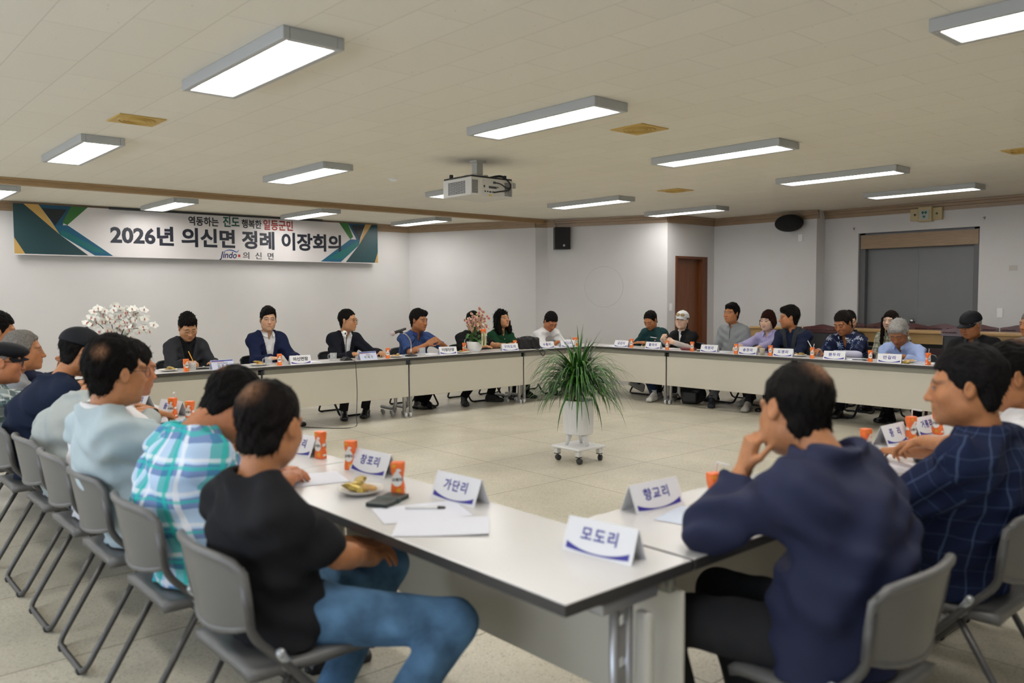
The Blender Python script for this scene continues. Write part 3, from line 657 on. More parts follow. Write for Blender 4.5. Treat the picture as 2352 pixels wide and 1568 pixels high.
# ================================================================== people: implicit bodies meshed with surface nets
class Field:
    def __init__(s, lo, hi, h, fine=None, hf=None):
        def axis(a, b, fa=None, fb=None):
            n = max(2, int(math.ceil((b-a)/h)))
            if fa is None: return np.linspace(a, b, n+1)
            fa, fb = max(a, fa), min(b, fb); out = []
            for p, q, st in ((a,fa,h),(fa,fb,hf),(fb,b,h)):
                if q-p > 1e-6: out.append(np.linspace(p, q, max(1,int(math.ceil((q-p)/st)))+1)[:-1])
            return np.append(np.concatenate(out), b)
        s.ax = [axis(lo[i], hi[i], *( (fine[0][i], fine[1][i]) if fine else (None,None))) for i in range(3)]
        s.F = np.full([len(a) for a in s.ax], 1.0, np.float32)
    def _sl(s, lo, hi):
        r = []
        for i in range(3):
            a = max(0, np.searchsorted(s.ax[i], lo[i])-1); b = min(len(s.ax[i]), np.searchsorted(s.ax[i], hi[i])+2)
            if b-a < 2: return None
            r.append(slice(a, b))
        return tuple(r)
    def op(s, fn, lo, hi, k=0.0, mode='u', m=0.03):
        lo = [v-m-k for v in lo]; hi = [v+m+k for v in hi]
        sl = s._sl(lo, hi)
        if sl is None: return
        X = s.ax[0][sl[0]].astype(np.float32)[:,None,None]; Y = s.ax[1][sl[1]].astype(np.float32)[None,:,None]; Z = s.ax[2][sl[2]].astype(np.float32)[None,None,:]
        d = fn(X, Y, Z); A = s.F[sl]
        if mode == 'u':
            if k > 0:
                h = np.clip(0.5+0.5*(A-d)/k, 0, 1); s.F[sl] = A*(1-h)+d*h-k*h*(1-h)
            else: s.F[sl] = np.minimum(A, d)
        else:   # subtract
            d = -d
            if k > 0:
                h = np.clip(0.5-0.5*(A-d)/k, 0, 1); s.F[sl] = A*(1-h)+d*h+k*h*(1-h)
            else: s.F[sl] = np.maximum(A, d)
    def cap(s, a, b, ra, rb, k=0.0, mode='u', flat=None):
        a = np.asarray(a, float); b = np.asarray(b, float); ab = b-a; L2 = float(ab@ab)+1e-9; R = max(ra, rb)
        def fn(X, Y, Z):
            px, py, pz = X-a[0], Y-a[1], Z-a[2]
            t = np.clip((px*ab[0]+py*ab[1]+pz*ab[2])/L2, 0, 1)
            dx, dy, dz = px-ab[0]*t, py-ab[1]*t, pz-ab[2]*t
            q = dx*dx+dy*dy+dz*dz
            if flat is not None:
                n, f = flat; w_ = dx*n[0]+dy*n[1]+dz*n[2]; q = q+w_*w_*(f*f-1)
            return np.sqrt(q)-(ra+(rb-ra)*t)
        s.op(fn, np.minimum(a,b)-R, np.maximum(a,b)+R, k, mode)
    def ell(s, c, r, k=0.0, R=None, mode='u'):
        c = np.asarray(c, float); r = np.asarray(r, float); Rm = np.eye(3) if R is None else np.asarray(R, float)
        e = np.sqrt(((Rm*r)**2).sum(1))
        def fn(X, Y, Z):
            px, py, pz = X-c[0], Y-c[1], Z-c[2]
            q = [px*Rm[0,i]+py*Rm[1,i]+pz*Rm[2,i] for i in range(3)]
            k0 = np.sqrt(sum((q[i]/r[i])**2 for i in range(3)))+1e-6; k1 = np.sqrt(sum((q[i]/(r[i]**2))**2 for i in range(3)))+1e-6
            return k0*(k0-1)/k1
        s.op(fn, c-e, c+e, k, mode)
    def rbox(s, c, R, half, rad, k=0.0, mode='u'):
        c = np.asarray(c, float); Rm = np.asarray(R, float); half = np.asarray(half, float); e = np.abs(Rm)@(half+rad)
        def fn(X, Y, Z):
            px, py, pz = X-c[0], Y-c[1], Z-c[2]
            q = [np.abs(px*Rm[0,i]+py*Rm[1,i]+pz*Rm[2,i])-half[i] for i in range(3)]
            return np.sqrt(sum(np.maximum(v,0)**2 for v in q))+np.minimum(np.maximum(np.maximum(q[0],q[1]),q[2]),0)-rad
        s.op(fn, c-e, c+e, k, mode)
    def mesh(s):
        F = s.F; S = F < 0; nx, ny, nz = F.shape
        c8 = [S[i:nx-1+i, j:ny-1+j, k:nz-1+k] for i in (0,1) for j in (0,1) for k in (0,1)]
        an = c8[0].copy(); al = c8[0].copy()
        for c in c8[1:]: an |= c; al &= c
        mix = an & ~al; I = np.argwhere(mix)
        idx = np.full(mix.shape, -1, np.int32); idx[mix] = np.arange(len(I))
        P = np.zeros((len(I),3)); W = np.zeros(len(I)); i, j, k = I.T
        co = [(a,b,c) for a in (0,1) for b in (0,1) for c in (0,1)]
        for ea in co:
            for ax in range(3):
                if ea[ax]: continue
                eb = list(ea); eb[ax] = 1
                f0 = F[i+ea[0], j+ea[1], k+ea[2]]; f1 = F[i+eb[0], j+eb[1], k+eb[2]]
                m = (f0 < 0) != (f1 < 0)
                if not m.any(): continue
                t = f0[m]/(f0[m]-f1[m]); Q = np.empty((m.sum(),3))
                for d, n in enumerate((i,j,k)):
                    a0 = s.ax[d][n[m]+ea[d]]; Q[:,d] = a0 + (t*(s.ax[d][n[m]+eb[d]]-a0) if d == ax else 0)
                P[m] += Q; W[m] += 1
        P /= W[:,None]
        quads = []
        for ax in range(3):
            sl0 = [slice(None)]*3; sl1 = [slice(None)]*3; sl0[ax] = slice(0,-1); sl1[ax] = slice(1,None)
            A, B = S[tuple(sl0)], S[tuple(sl1)]; ch = np.argwhere(A != B)
            o = [d for d in range(3) if d != ax]
            ok = (ch[:,o[0]] > 0) & (ch[:,o[1]] > 0) & (ch[:,o[0]] < F.shape[o[0]]-1) & (ch[:,o[1]] < F.shape[o[1]]-1); ch = ch[ok]
            def at(da, db):
                q = ch.copy(); q[:,o[0]] += da; q[:,o[1]] += db; return idx[q[:,0],q[:,1],q[:,2]]
            Q = np.stack([at(-1,-1), at(0,-1), at(0,0), at(-1,0)], 1)
            ins = A[ch[:,0],ch[:,1],ch[:,2]]
            flip = ~ins if ax != 1 else ins
            Q[flip] = Q[flip][:,::-1]; quads.append(Q)
        return P, np.concatenate(quads)

def np_mesh(name, P, Q, cols=None, smooth=True):
    me = bpy.data.meshes.new(name); n, m = len(P), len(Q)
    me.vertices.add(n); me.vertices.foreach_set('co', np.ascontiguousarray(P, np.float32).ravel())
    me.loops.add(4*m); me.loops.foreach_set('vertex_index', np.ascontiguousarray(Q, np.int32).ravel())
    me.polygons.add(m); me.polygons.foreach_set('loop_start', np.arange(m, dtype=np.int32)*4)
    try: me.polygons.foreach_set('loop_total', np.full(m, 4, np.int32))
    except Exception: pass
    me.polygons.foreach_set('use_smooth', np.full(m, smooth)); 
    if cols is not None:
        a = me.color_attributes.new('skin_colour', 'FLOAT_COLOR', 'POINT'); a.data.foreach_set('color', np.ascontiguousarray(np.c_[cols, np.ones(n)], np.float32).ravel())
    me.update(calc_edges=True); return me
def relax(P, Q, it=1, f=0.5):
    for _ in range(it):
        S_ = np.zeros_like(P); c = np.zeros(len(P))
        for a, b in ((0,1),(1,2),(2,3),(3,0)):
            np.add.at(S_, Q[:,a], P[Q[:,b]]); np.add.at(c, Q[:,a], 1)
            np.add.at(S_, Q[:,b], P[Q[:,a]]); np.add.at(c, Q[:,b], 1)
        P = P*(1-f) + f*S_/np.maximum(c,1)[:,None]
    return P
def normals(P, Q):
    n = np.cross(P[Q[:,2]]-P[Q[:,0]], P[Q[:,3]]-P[Q[:,1]]); N = np.zeros_like(P)
    for k in range(4): np.add.at(N, Q[:,k], n)
    return N/(np.linalg.norm(N,axis=1)[:,None]+1e-9)
def unit(v): v = np.asarray(v, float); return v/(np.linalg.norm(v)+1e-9)

def skin_mat():
    m = bpy.data.materials.new('skin'); m.use_nodes = True; nt = m.node_tree; b = nt.nodes['Principled BSDF']
    a = nt.nodes.new('ShaderNodeVertexColor'); a.layer_name = 'skin_colour'
    tc = nt.nodes.new('ShaderNodeTexCoord'); n = nt.nodes.new('ShaderNodeTexNoise'); n.inputs['Scale'].default_value = 38; n.inputs['Detail'].default_value = 4
    nt.links.new(tc.outputs['Object'], n.inputs['Vector'])
    r = nt.nodes.new('ShaderNodeMapRange'); r.inputs[1].default_value=.3; r.inputs[2].default_value=.7; r.inputs[3].default_value=.90; r.inputs[4].default_value=1.10; nt.links.new(n.outputs['Fac'], r.inputs[0])
    mx = nt.nodes.new('ShaderNodeVectorMath'); mx.operation='SCALE'; nt.links.new(a.outputs['Color'], mx.inputs[0]); nt.links.new(r.outputs[0], mx.inputs['Scale']); nt.links.new(mx.outputs[0], b.inputs['Base Color'])
    b.inputs['Roughness'].default_value = 0.48; b.inputs['Specular IOR Level'].default_value = 0.4
    b.inputs['Subsurface Weight'].default_value = 0.06; b.inputs['Subsurface Scale'].default_value = 0.008; b.inputs['Subsurface Radius'].default_value = (1.0,0.35,0.2)
    n2 = nt.nodes.new('ShaderNodeTexNoise'); n2.inputs['Scale'].default_value = 170; nt.links.new(tc.outputs['Object'], n2.inputs['Vector'])
    bp = nt.nodes.new('ShaderNodeBump'); bp.inputs['Strength'].default_value=.12; bp.inputs['Distance'].default_value=.004; nt.links.new(n2.outputs['Fac'], bp.inputs['Height']); nt.links.new(bp.outputs['Normal'], b.inputs['Normal'])
    return m
M_skin = skin_mat()
_hm = {}
def hair_mat(col):
    if col not in _hm:
        m = mat('hair_%d' % len(_hm), col, 0.7, bump=0.8, bscale=14, stretch=(9,3,3), spec=0.08); nt = m.node_tree; b = nt.nodes['Principled BSDF']
        a = nt.nodes.new('ShaderNodeVertexColor'); a.layer_name = 'skin_colour'; nt.links.new(a.outputs['Color'], b.inputs['Base Color']); _hm[col] = m
    return _hm[col]
SKIN = {'tan':(0.45,0.190,0.080), 'light':(0.60,0.345,0.205), 'brown':(0.34,0.135,0.054), 'red':(0.45,0.175,0.080), 'pale':(0.68,0.455,0.325), 'mid':(0.51,0.255,0.125)}

def head_rot(yaw, pitch, roll):
    """yaw to the figure's left, pitch down, in degrees; columns are the head axes"""
    return np.array((Euler((0,0,math.radians(yaw))).to_matrix() @ Euler((math.radians(pitch),0,0)).to_matrix() @ Euler((0,math.radians(roll),0)).to_matrix()))

def ik(a, t, l1, l2, hint):
    a, t = np.asarray(a, float), np.asarray(t, float); d = t-a; L = np.linalg.norm(d); mx = (l1+l2)*0.995
    if L > mx: t = a+d/L*mx; d = t-a; L = mx
    x = (l1*l1-l2*l2+L*L)/(2*L); h = math.sqrt(max(l1*l1-x*x, 0)); u = d/L
    hv = np.asarray(hint, float); hv = unit(hv-u*(hv@u)); return a+u*x+hv*h, t

def hand_parts(F, wrist, d, n, side, curl, scale=1.0, k=0.006, spread=1.0, thumb=0.6):
    """palm, four bent fingers and a thumb; d = pointing direction, n = back of the hand, side = towards the thumb"""
    d = unit(d); n = unit(n-d*(n@d)); sd = np.cross(n, d)*(1 if np.cross(n,d)@side > 0 else -1); s = scale
    R = np.stack([sd, d, n], 1)
    F.rbox(wrist+d*0.048*s, R, np.array((0.030,0.036,0.005))*s, 0.010*s, k=0.012)
    F.cap(wrist-d*0.02, wrist+d*0.03*s, 0.025*s, 0.024*s, k=0.014, flat=(n,1.35))
    base = wrist+d*0.088*s
    cs = curl if hasattr(curl,'__len__') else [curl]*4
    for i, (off, ln) in enumerate(((0.030,0.072),(0.010,0.080),(-0.010,0.074),(-0.029,0.058))):
        p = base+sd*off*s-d*abs(off-0.005)*0.15; c = cs[i]; a0 = c*0.55; dd = d+sd*off*1.2*spread
        L = [ln*0.44*s, ln*0.32*s, ln*0.28*s]; r = [0.0092*s,0.0085*s,0.0078*s,0.0068*s]; ang = a0
        for q in range(3):
            e = unit(unit(dd)*math.cos(ang)-n*math.sin(ang)); p2 = p+e*L[q]; F.cap(p, p2, r[q], r[q+1], k=k if q == 0 else 0.002); p = p2; ang += c*0.75
    p = wrist+d*0.022*s+sd*0.028*s; e1 = unit(sd*0.75+d*0.75-n*0.45*thumb); p2 = p+e1*0.042*s; F.cap(p, p2, 0.0125*s, 0.0105*s, k=0.01)
    e2 = unit(sd*(0.45-0.4*thumb)+d*0.9-n*0.5*thumb); F.cap(p2, p2+e2*0.036*s, 0.0102*s, 0.0080*s, k=0.002)

def build_head(F, O, R, hs, P):
    """face and skull at head centre O (between the ears), axes R, size hs"""
    T = lambda p: O+R@(np.asarray(p, float)*hs)
    fat = P.get('fat', 0.0); jaw = P.get('jaw', 1.0)
    E = lambda c, r, k=0.0, mode='u': F.ell(T(c), np.asarray(r)*hs, k*hs, R, mode)
    Cp = lambda a, b, ra, rb, k=0.0, mode='u': F.cap(T(a), T(b), ra*hs, rb*hs, k*hs, mode)
    E((0,0.020,0.034),(0.0765,0.097,0.084))
    E((0,-0.018,-0.030),(0.0655+0.004*fat,0.074,0.080), 0.030)
    E((0,-0.040,-0.075),(0.046*jaw+0.006*fat,0.046,0.042), 0.028)
    for s in (-1,1):
        E((s*0.042,-0.055,-0.022),(0.023+0.004*fat,0.023,0.024), 0.028)
        E((s*0.046,-0.008,-0.060),(0.020+0.005*fat,0.038,0.030), 0.034)
    E((0,-0.076,-0.098),(0.020*jaw,0.016,0.015), 0.018)
    Cp((-0.042,-0.074,0.026),(0.042,-0.074,0.026),0.0125,0.0125,0.016)
    for s in (-1,1): F.ell(T((s*0.0315,-0.0955,0.008)), np.array((0.0155,0.014,0.0105))*hs, 0.010*hs, R, 's')
    for s in (-1,1): E((s*0.0315,-0.0765,0.007),(0.0165,0.0145,0.0125), 0.004)
    Cp((0,-0.084,0.016),(0,-0.103,-0.026),0.0075,0.0115,0.012)
    E((0,-0.106,-0.029),(0.0125,0.0115,0.0100), 0.006)
    for s in (-1,1): E((s*0.0135,-0.094,-0.032),(0.0085,0.0105,0.0080), 0.005)
    E((0,-0.084,-0.060),(0.026,0.012,0.020), 0.012)
    Cp((-0.017,-0.0890,-0.0575),(0.017,-0.0890,-0.0575),0.0055,0.0055,0.005); Cp((-0.014,-0.0885,-0.0665),(0.014,-0.0885,-0.0665),0.0065,0.0065,0.005)
    F.cap(T((-0.022,-0.0975,-0.0622)), T((0.022,-0.0975,-0.0622)), 0.0022*hs, 0.0022*hs, 0.003*hs, 's')
    for s in (-1,1):
        Re = R @ np.array(Euler((math.radians(-12),0,math.radians(s*22))).to_matrix())
        F.ell(T((s*0.080,0.012,-0.002)), np.array((0.0085,0.0185,0.031))*hs, 0.006*hs, Re)
        F.ell(T((s*0.0895,0.008,0.002)), np.array((0.0045,0.0105,0.017))*hs, 0.004*hs, Re, 's')
def head_colours(P, V, O, R, hs, base):
    L = (V-O)@R/hs; x, y, z = L.T; ax = np.abs(x); col = np.tile(np.asarray(base), (len(V),1))
    def put(w, c): 
        w = np.clip(w,0,1)[:,None]; col[:] = col*(1-w)+np.asarray(c)*w
    fr = y < -0.045
    face = fr & (z < 0.06) & (z > -0.12)
    blush = np.exp(-(((ax-0.044)/0.02)**2+((z+0.028)/0.02)**2))*face; put(blush*0.35*P.get('blush',1), np.asarray(base)*np.array((1.12,0.78,0.74)))
    nose = np.exp(-((x/0.014)**2+((z+0.03)/0.014)**2))*(y < -0.09); put(nose*0.3, np.asarray(base)*np.array((1.1,0.8,0.76)))
    lipc = P.get('lips', tuple(np.asarray(base)*np.array((0.95,0.58,0.56))))
    lip = np.clip(1.6-np.sqrt((x/0.0215)**2+((z+0.062)/0.0105)**2)*1.3,0,1)*(y < -0.075); put(lip*0.75, lipc)
    put(np.clip(1.5-np.sqrt((x/0.022)**2+((z+0.0622)/0.0024)**2),0,1)*(y < -0.075), np.asarray(base)*0.25)
    bc = P.get('brow', (0.03,0.022,0.018)); th = P.get('browt', 0.0042)
    bz = 0.0275+0.004*np.sin((ax-0.014)/0.036*PI)-0.003*np.clip((ax-0.035)/0.02,0,1)
    put(np.clip(1.6-np.maximum(np.abs(z-bz)/th, np.abs(ax-0.032)/0.0205*1.05),0,1)*(y < -0.05)*P.get('browa',0.85), bc)
    ez = 0.0065; ex = ax-0.0318
    if P.get('eyes','open') == 'open':
        op = 0.0038*P.get('eyeo',1.0)
        al = np.sqrt((ex/0.0150)**2+((z-ez)/op)**2)
        put((al < 1.0)*(y < -0.06)*1.0, (0.40,0.34,0.31)); put((np.sqrt((x-np.sign(x)*0.0318-P.get('gaze',0.0))**2+(z-ez)**2) < 0.0058)*(al < 1.05)*(y < -0.06)*1.0, (0.02,0.013,0.010))
        put(np.clip(1.7-np.abs((z-ez-op*np.sqrt(np.clip(1-(ex/0.0165)**2,0,1)))/0.0019),0,1)*(np.abs(ex) < 0.0165)*(y < -0.06)*0.9, (0.02,0.014,0.012))
    else:
        put(np.clip(1.8-np.abs((z-(ez-0.004)+0.0025*np.clip(1-(ex/0.0165)**2,0,1))/0.0020),0,1)*(np.abs(ex) < 0.0165)*(y < -0.06)*0.9, (0.03,0.02,0.016))
    for s in (-1,1): put(np.clip(1.4-np.sqrt(((x-s*0.0075)/0.0042)**2+((z+0.0385)/0.0026)**2+((y+0.1)/0.012)**2*0.5),0,1), np.asarray(base)*0.3)
    if P.get('stubble'):
        put(np.clip((-z-0.045)/0.02,0,1)*(y < 0.0)*(z > -0.12)*P['stubble']*(1-lip), np.asarray(base)*0.45)
    return col

HAIRLINE = ([-0.115,-0.085,-0.068,-0.050,-0.030,-0.016,-0.004,0.020,0.034,0.055,0.13],[0.074,0.072,0.060,0.046,0.020,-0.016,0.010,0.026,-0.028,-0.080,-0.094])
def build_hair(o_parent, hs, style, col, seed=0, name='hair', h=0.0036, **kw):
    """hair shell in head coordinates with loose strands on its outline"""
    rng = np.random.default_rng(seed); F = Field((-0.16,-0.15,-0.36 if style in ('long','curly') else -0.15),(0.16,0.17,0.18), h)
    vol = kw.get('vol', 0.0); th = kw.get('th', 0.008)
    F.ell((0,0.022,0.034+vol*0.35),(0.0765+th,0.097+th+0.001,0.085+th+vol))
    if style == 'short': F.ell((0,0.046,-0.052),(0.062+th*.5,0.036+th,0.046), 0.03)
    if kw.get('quiff'): F.ell((kw.get('part',0.01),-0.055,0.088+vol*0.5),(0.058,0.034,0.022+kw['quiff']), 0.03)
    if style in ('bob','curly','long'):
        F.ell((0,0.030,-0.005),(0.092+th,0.092,0.088), 0.03)
    if style == 'bob':
        F.ell((0,0.050,-0.035),(0.080,0.066,0.062), 0.03)
        for s in (-1,1): F.ell((s*0.078,0.0,-0.035),(0.022,0.042,0.056), 0.025)
    if style == 'curly':
        for s in (-1,1):
            F.ell((s*0.088,0.012,-0.075),(0.042,0.055,0.085), 0.035); F.ell((s*0.098,0.020,-0.150),(0.046,0.055,0.060), 0.035)
        F.ell((0,0.075,-0.10),(0.095,0.05,0.11), 0.04)
    if style == 'long':
        for s in (-1,1): F.cap((s*0.078,-0.01,0.02),(s*0.092,-0.035,-0.28),0.030,0.020,0.03)
        F.ell((0,0.070,-0.12),(0.09,0.04,0.20), 0.04)
    xs, ys = HAIRLINE; ys = list(ys); rec = kw.get('recede', 0.0)
    front = {'bob':([-0.12,-0.085,-0.06,-0.04,-0.02,0.0,0.02,0.13],[0.040,0.040,0.030,0.0,-0.055,-0.085,-0.095,-0.085]),
             'curly':([-0.12,-0.085,-0.06,-0.04,-0.025,-0.015,0.02,0.13],[0.072,0.068,0.045,0.010,-0.09,-0.26,-0.26,-0.26]),
             'long':([-0.12,-0.085,-0.06,-0.045,-0.035,0.02,0.13],[0.070,0.060,0.03,-0.05,-0.40,-0.40,-0.40])}.get(style, (xs, ys))
    fx, fz = np.array(front[0]), np.array(front[1])+0.0
    if rec: fz = fz+rec*np.clip((-fx-0.03)/0.05,0,1); 
    lowcut = kw.get('low', 0.0); ph0 = rng.uniform(0,6)
    def keep(X, Y, Z):
        g = np.interp(np.broadcast_to(Y+0.0*X, np.broadcast_shapes(X.shape,Y.shape)).ravel(), fx, fz).reshape(np.broadcast_shapes(X.shape,Y.shape))
        ax = np.abs(X)
        tem = 0.016*np.clip((ax-0.030)/0.03,0,1)*(Y < -0.045)*kw.get('temple',1.0)
        if style == 'bob': tem = -0.02*np.clip((ax-0.03)/0.03,0,1)*(Y < -0.04) + kw.get('sweep',0)*X
        elif kw.get('sweep'): tem = tem + kw['sweep']*X*(Y < -0.03)
        jag = 0.0035*np.sin(X*230+ph0)*np.sin(X*97+Y*120+1.7)
        return (Z-g+tem*-1.0-lowcut*(Y > 0.03)+jag)*0.75
    # intersect with the half space above the hair line
    X = F.ax[0].astype(np.float32)[:,None,None]; Y = F.ax[1].astype(np.float32)[None,:,None]; Z = F.ax[2].astype(np.float32)[None,None,:]
    F.F = np.maximum(F.F, -keep(X,Y,Z))
    # hollow: keep a shell so that the face and neck stay free
    if style in ('bob','curly','long'):
        F.ell((0,-0.040,-0.055),(0.064,0.075,0.12), 0.01, mode='s')
    am = kw.get('amp', 0.0025)
    if style == 'curly': am = 0.009
    ph = rng.uniform(0,6,4)
    nz = np.sin(X*190+ph[0]+4*np.sin(Z*37+ph[1]))*np.sin(Z*(70 if style == 'curly' else 30)+Y*60+ph[2]+3*np.sin(X*60))*am + np.sin(Y*150+Z*60+ph[3]+3*np.sin(X*80))*am*0.6
    F.F = F.F + nz.astype(np.float32)*(1.0)
    V, Q = F.mesh()
    if len(V) == 0: return None
    N = normals(V, Q); n = kw.get('tufts', 500)
    # strands
    ids = rng.choice(len(V), min(n, len(V)), replace=False); vs, qs = [], []
    L0 = kw.get('len', 0.022); lift = kw.get('lift', 0.35)
    for i in ids:
        p, nn = V[i], N[i]
        if p[1] < -0.02 and p[2] < 0.02 and style == 'short': continue
        fl = np.array((p[0]*3+rng.normal(0,0.25), 0.7 if p[1] > -0.03 else -0.5*kw.get('fringe',0.0)+0.4, -0.9 if p[2] < 0.07 else 0.1)); fl = fl-nn*(fl@nn); fl = unit(fl)
        e = unit(fl+nn*lift*rng.uniform(0.3,1.2)); L = L0*rng.uniform(0.5,1.3); sd = unit(np.cross(e, nn))*0.0021
        b = len(V)+len(vs); tip = p+e*L-np.array((0,0,0.004)); vs += [p-sd-nn*0.002, p+sd-nn*0.002, tip+sd*0.25, tip-sd*0.25]; qs.append((b,b+1,b+2,b+3))
    if vs: V = np.concatenate([V, np.array(vs)]); Q = np.concatenate([Q, np.array(qs, np.int32)])
    base = np.asarray(col)*(0.6 if max(col) < .05 else 1); var = rng.uniform(.7,1.35,len(V))[:,None]; cols = base*var
    if kw.get('bald'):     # thinning crown: scalp showing between the strands
        sc = np.asarray(kw.get('scalp', (0.30,0.155,0.085)))
        for (bx, by, bz, br) in kw['bald']:
            d = np.linalg.norm(V-np.array((bx,by,bz)),axis=1); w_ = np.clip(1.15-d/br,0,1)**1.4*rng.uniform(.25,1.0,len(V)); cols = cols*(1-w_[:,None])+sc*w_[:,None]
    o = link_mesh(name, np_mesh(name, V*hs, Q, cols), hair_mat(col), o_parent)
    return o

def glasses(parent, hs, col, square=False, thick=0.0016, up=False):
    q = MB(); y = -0.104
    for s in (-1,1):
        pts = []
        for k in range(20):
            a = 2*PI*k/20; c_, s_ = math.cos(a), math.sin(a)
            if square: c_ = math.copysign(abs(c_)**0.6,c_); s_ = math.copysign(abs(s_)**0.6,s_)
            pts.append(((s*0.033+0.025*c_)*hs, (y+0.010*abs((s*0.033+0.025*c_)/0.06))*hs, (0.004+0.0185*s_)*hs))
        q.tube(pts, thick, 6, closed=True)
        q.tube([((s*0.058)*hs,(y+0.010)*hs,0.010*hs),((s*0.075)*hs,-0.05*hs,0.012*hs),((s*0.079)*hs,0.012*hs,0.010*hs)], thick, 6)
    q.tube([(-0.009*hs,y*hs,0.008*hs),(0,(y-0.003)*hs,0.011*hs),(0.009*hs,y*hs,0.008*hs)], thick, 6)
    return q.build('glasses', mat('glasses_frame', col, 0.3, 0.5), parent)

def cap_hat(parent, hs, m, brim=True, kind='ball'):
    F = Field((-0.13,-0.22,-0.02),(0.13,0.15,0.18), 0.004)
    if kind == 'ball':
        F.ell((0,0.018,0.048),(0.092,0.113,0.090)); F.ell((0,0.018,0.138),(0.008,0.008,0.006), 0.004)
        F.rbox((0,0,-0.06), np.eye(3), (0.2,0.3,0.098), 0.0, mode='s')
    else:   # flat cap: shallow crown pulled over the short brim
        F.ell((0,0.010,0.070),(0.098,0.118,0.050)); F.ell((0,-0.055,0.068),(0.085,0.075,0.030), 0.03); F.rbox((0,0,-0.06), np.eye(3), (0.2,0.3,0.094), 0.0, mode='s')
    V, Q = F.mesh(); o = link_mesh('cap', np_mesh('cap', V*hs, Q), m, parent)
    # visor
    q = MB(); n = 14; top = []; vs = []; fs = []
    Lb = 0.085 if kind == 'ball' else 0.045
    for j in range(5):
        for i in range(n+1):
            u = -1+2*i/n; x = 0.080*u*(1-0.10*(j/4)); y = -0.086+0.062*(abs(u)**2.2)-(j/4)*Lb*(1-0.55*abs(u)**2.5); z = 0.042-0.014*(j/4)-0.018*u*u*(0.6+0.4*j/4)
            vs.append((x*hs,y*hs,z*hs))
    k = len(vs); vs += [(a,b,c-0.005) for a,b,c in vs]
    for j in range(4):
        for i in range(n):
            a = j*(n+1)+i; fs.append((a,a+1,a+n+2,a+n+1)); fs.append((k+a,k+a+n+1,k+a+n+2,k+a+1))
    ring = [i for i in range(n+1)]+[j*(n+1)+n for j in range(1,5)]+[4*(n+1)+i for i in range(n-1,-1,-1)]+[j*(n+1) for j in range(3,0,-1)]
    for a, b in zip(ring, ring[1:]+ring[:1]): fs.append((a,k+a,k+b,b))
    q.add(vs, fs, True); q.build('visor', m, o)
    return o

def ring_strip(rows, thick, name, m, parent):
    """a cloth strip given as rows of points, thickened"""
    R_ = [np.asarray(r, float) for r in rows]; nr, nc = len(R_), len(R_[0]); vs = [tuple(p) for r in R_ for p in r]; fs = [(j*nc+i, j*nc+i+1, (j+1)*nc+i+1, (j+1)*nc+i) for j in range(nr-1) for i in range(nc-1)]
    o = MB().add(vs, fs, True).build(name, m, parent)
    md = o.modifiers.new('thick', 'SOLIDIFY'); md.thickness = thick; md.offset = 0.0
    sb = o.modifiers.new('smooth', 'SUBSURF'); sb.levels = 1; sb.render_levels = 1
    return o

def shoe_mesh(kind):
    F = Field((-0.07,-0.22,-0.01),(0.07,0.11,0.15), 0.0055)
    F.rbox((0,-0.050,0.014), np.eye(3), (0.026,0.112,0.004), 0.012); F.ell((0,-0.115,0.028),(0.044,0.062,0.030 if kind != 'leather' else 0.024), 0.03); F.ell((0,0.035,0.045),(0.036,0.045,0.045), 0.03)
    F.cap((0,-0.08,0.055),(0,0.02,0.085),0.030,0.040,0.03); F.ell((0,0.018,0.125),(0.031,0.036,0.03), mode='s')
    F.rbox((0,0,-0.05), np.eye(3), (0.2,0.3,0.05), 0.0, mode='s')
    V, Q = F.mesh(); return np_mesh('shoe_'+kind, V, Q)
def sole_mesh():
    F = Field((-0.07,-0.22,-0.02),(0.07,0.11,0.05), 0.006)
    F.ell((0,-0.085,0.012),(0.050,0.096,0.022)); F.ell((0,0.025,0.012),(0.042,0.062,0.022), 0.04)
    F.rbox((0,0,0.10), np.eye(3), (0.2,0.3,0.074), 0.0, mode='s'); F.rbox((0,0,-0.05), np.eye(3), (0.2,0.3,0.05), 0.0, mode='s')
    V, Q = F.mesh(); return np_mesh('sole', V, Q)
_shoes = {}
def shoes(kind, upper, sole):
    key = (kind, upper, sole)
    if key not in _shoes:
        a = shoe_mesh(kind); a.materials.append(mat('shoe_upper', upper, 0.3 if kind == 'leather' else 0.7, bump=0.0 if kind == 'leather' else 0.4, bscale=120))
        b = sole_mesh(); b.materials.append(mat('shoe_sole', sole, 0.6)); lm = mat('shoe_lace', tuple(min(1,c*1.5+0.02) for c in upper), 0.7); _shoes[key] = (a, b, lm, [None])
    return _shoes[key]
def put_shoe(parent, kind, upper, sole, pos, ang, tilt=0.0):
    a, b, lm, cache = shoes(kind, upper, sole)
    o = link_mesh('shoe', a, None, parent, pos, (tilt,0,ang)); link_mesh('sole', b, None, o)
    if kind != 'slip':
        if cache[0] is None:
            q = MB()
            for k in range(4): q.tube(bez([(-0.028,-0.085+0.022*k,0.062+0.010*k),(0,-0.092+0.022*k,0.080+0.010*k),(0.028,-0.080+0.022*k,0.062+0.010*k)],4),0.0035,6)
            cache[0] = q.mesh('lace')
        link_mesh('lace', cache[0], lm, o)
    return o
_cm = {}
def cloth(name, col, rough=0.9, bump=0.25, bscale=30, var=0.06, sheen=0.0):
    if name not in _cm: _cm[name] = mat('cloth_'+name, col, rough, bump=bump, bscale=bscale, var=var, vscale=9, sheen=sheen, spec=0.18)
    return _cm[name]
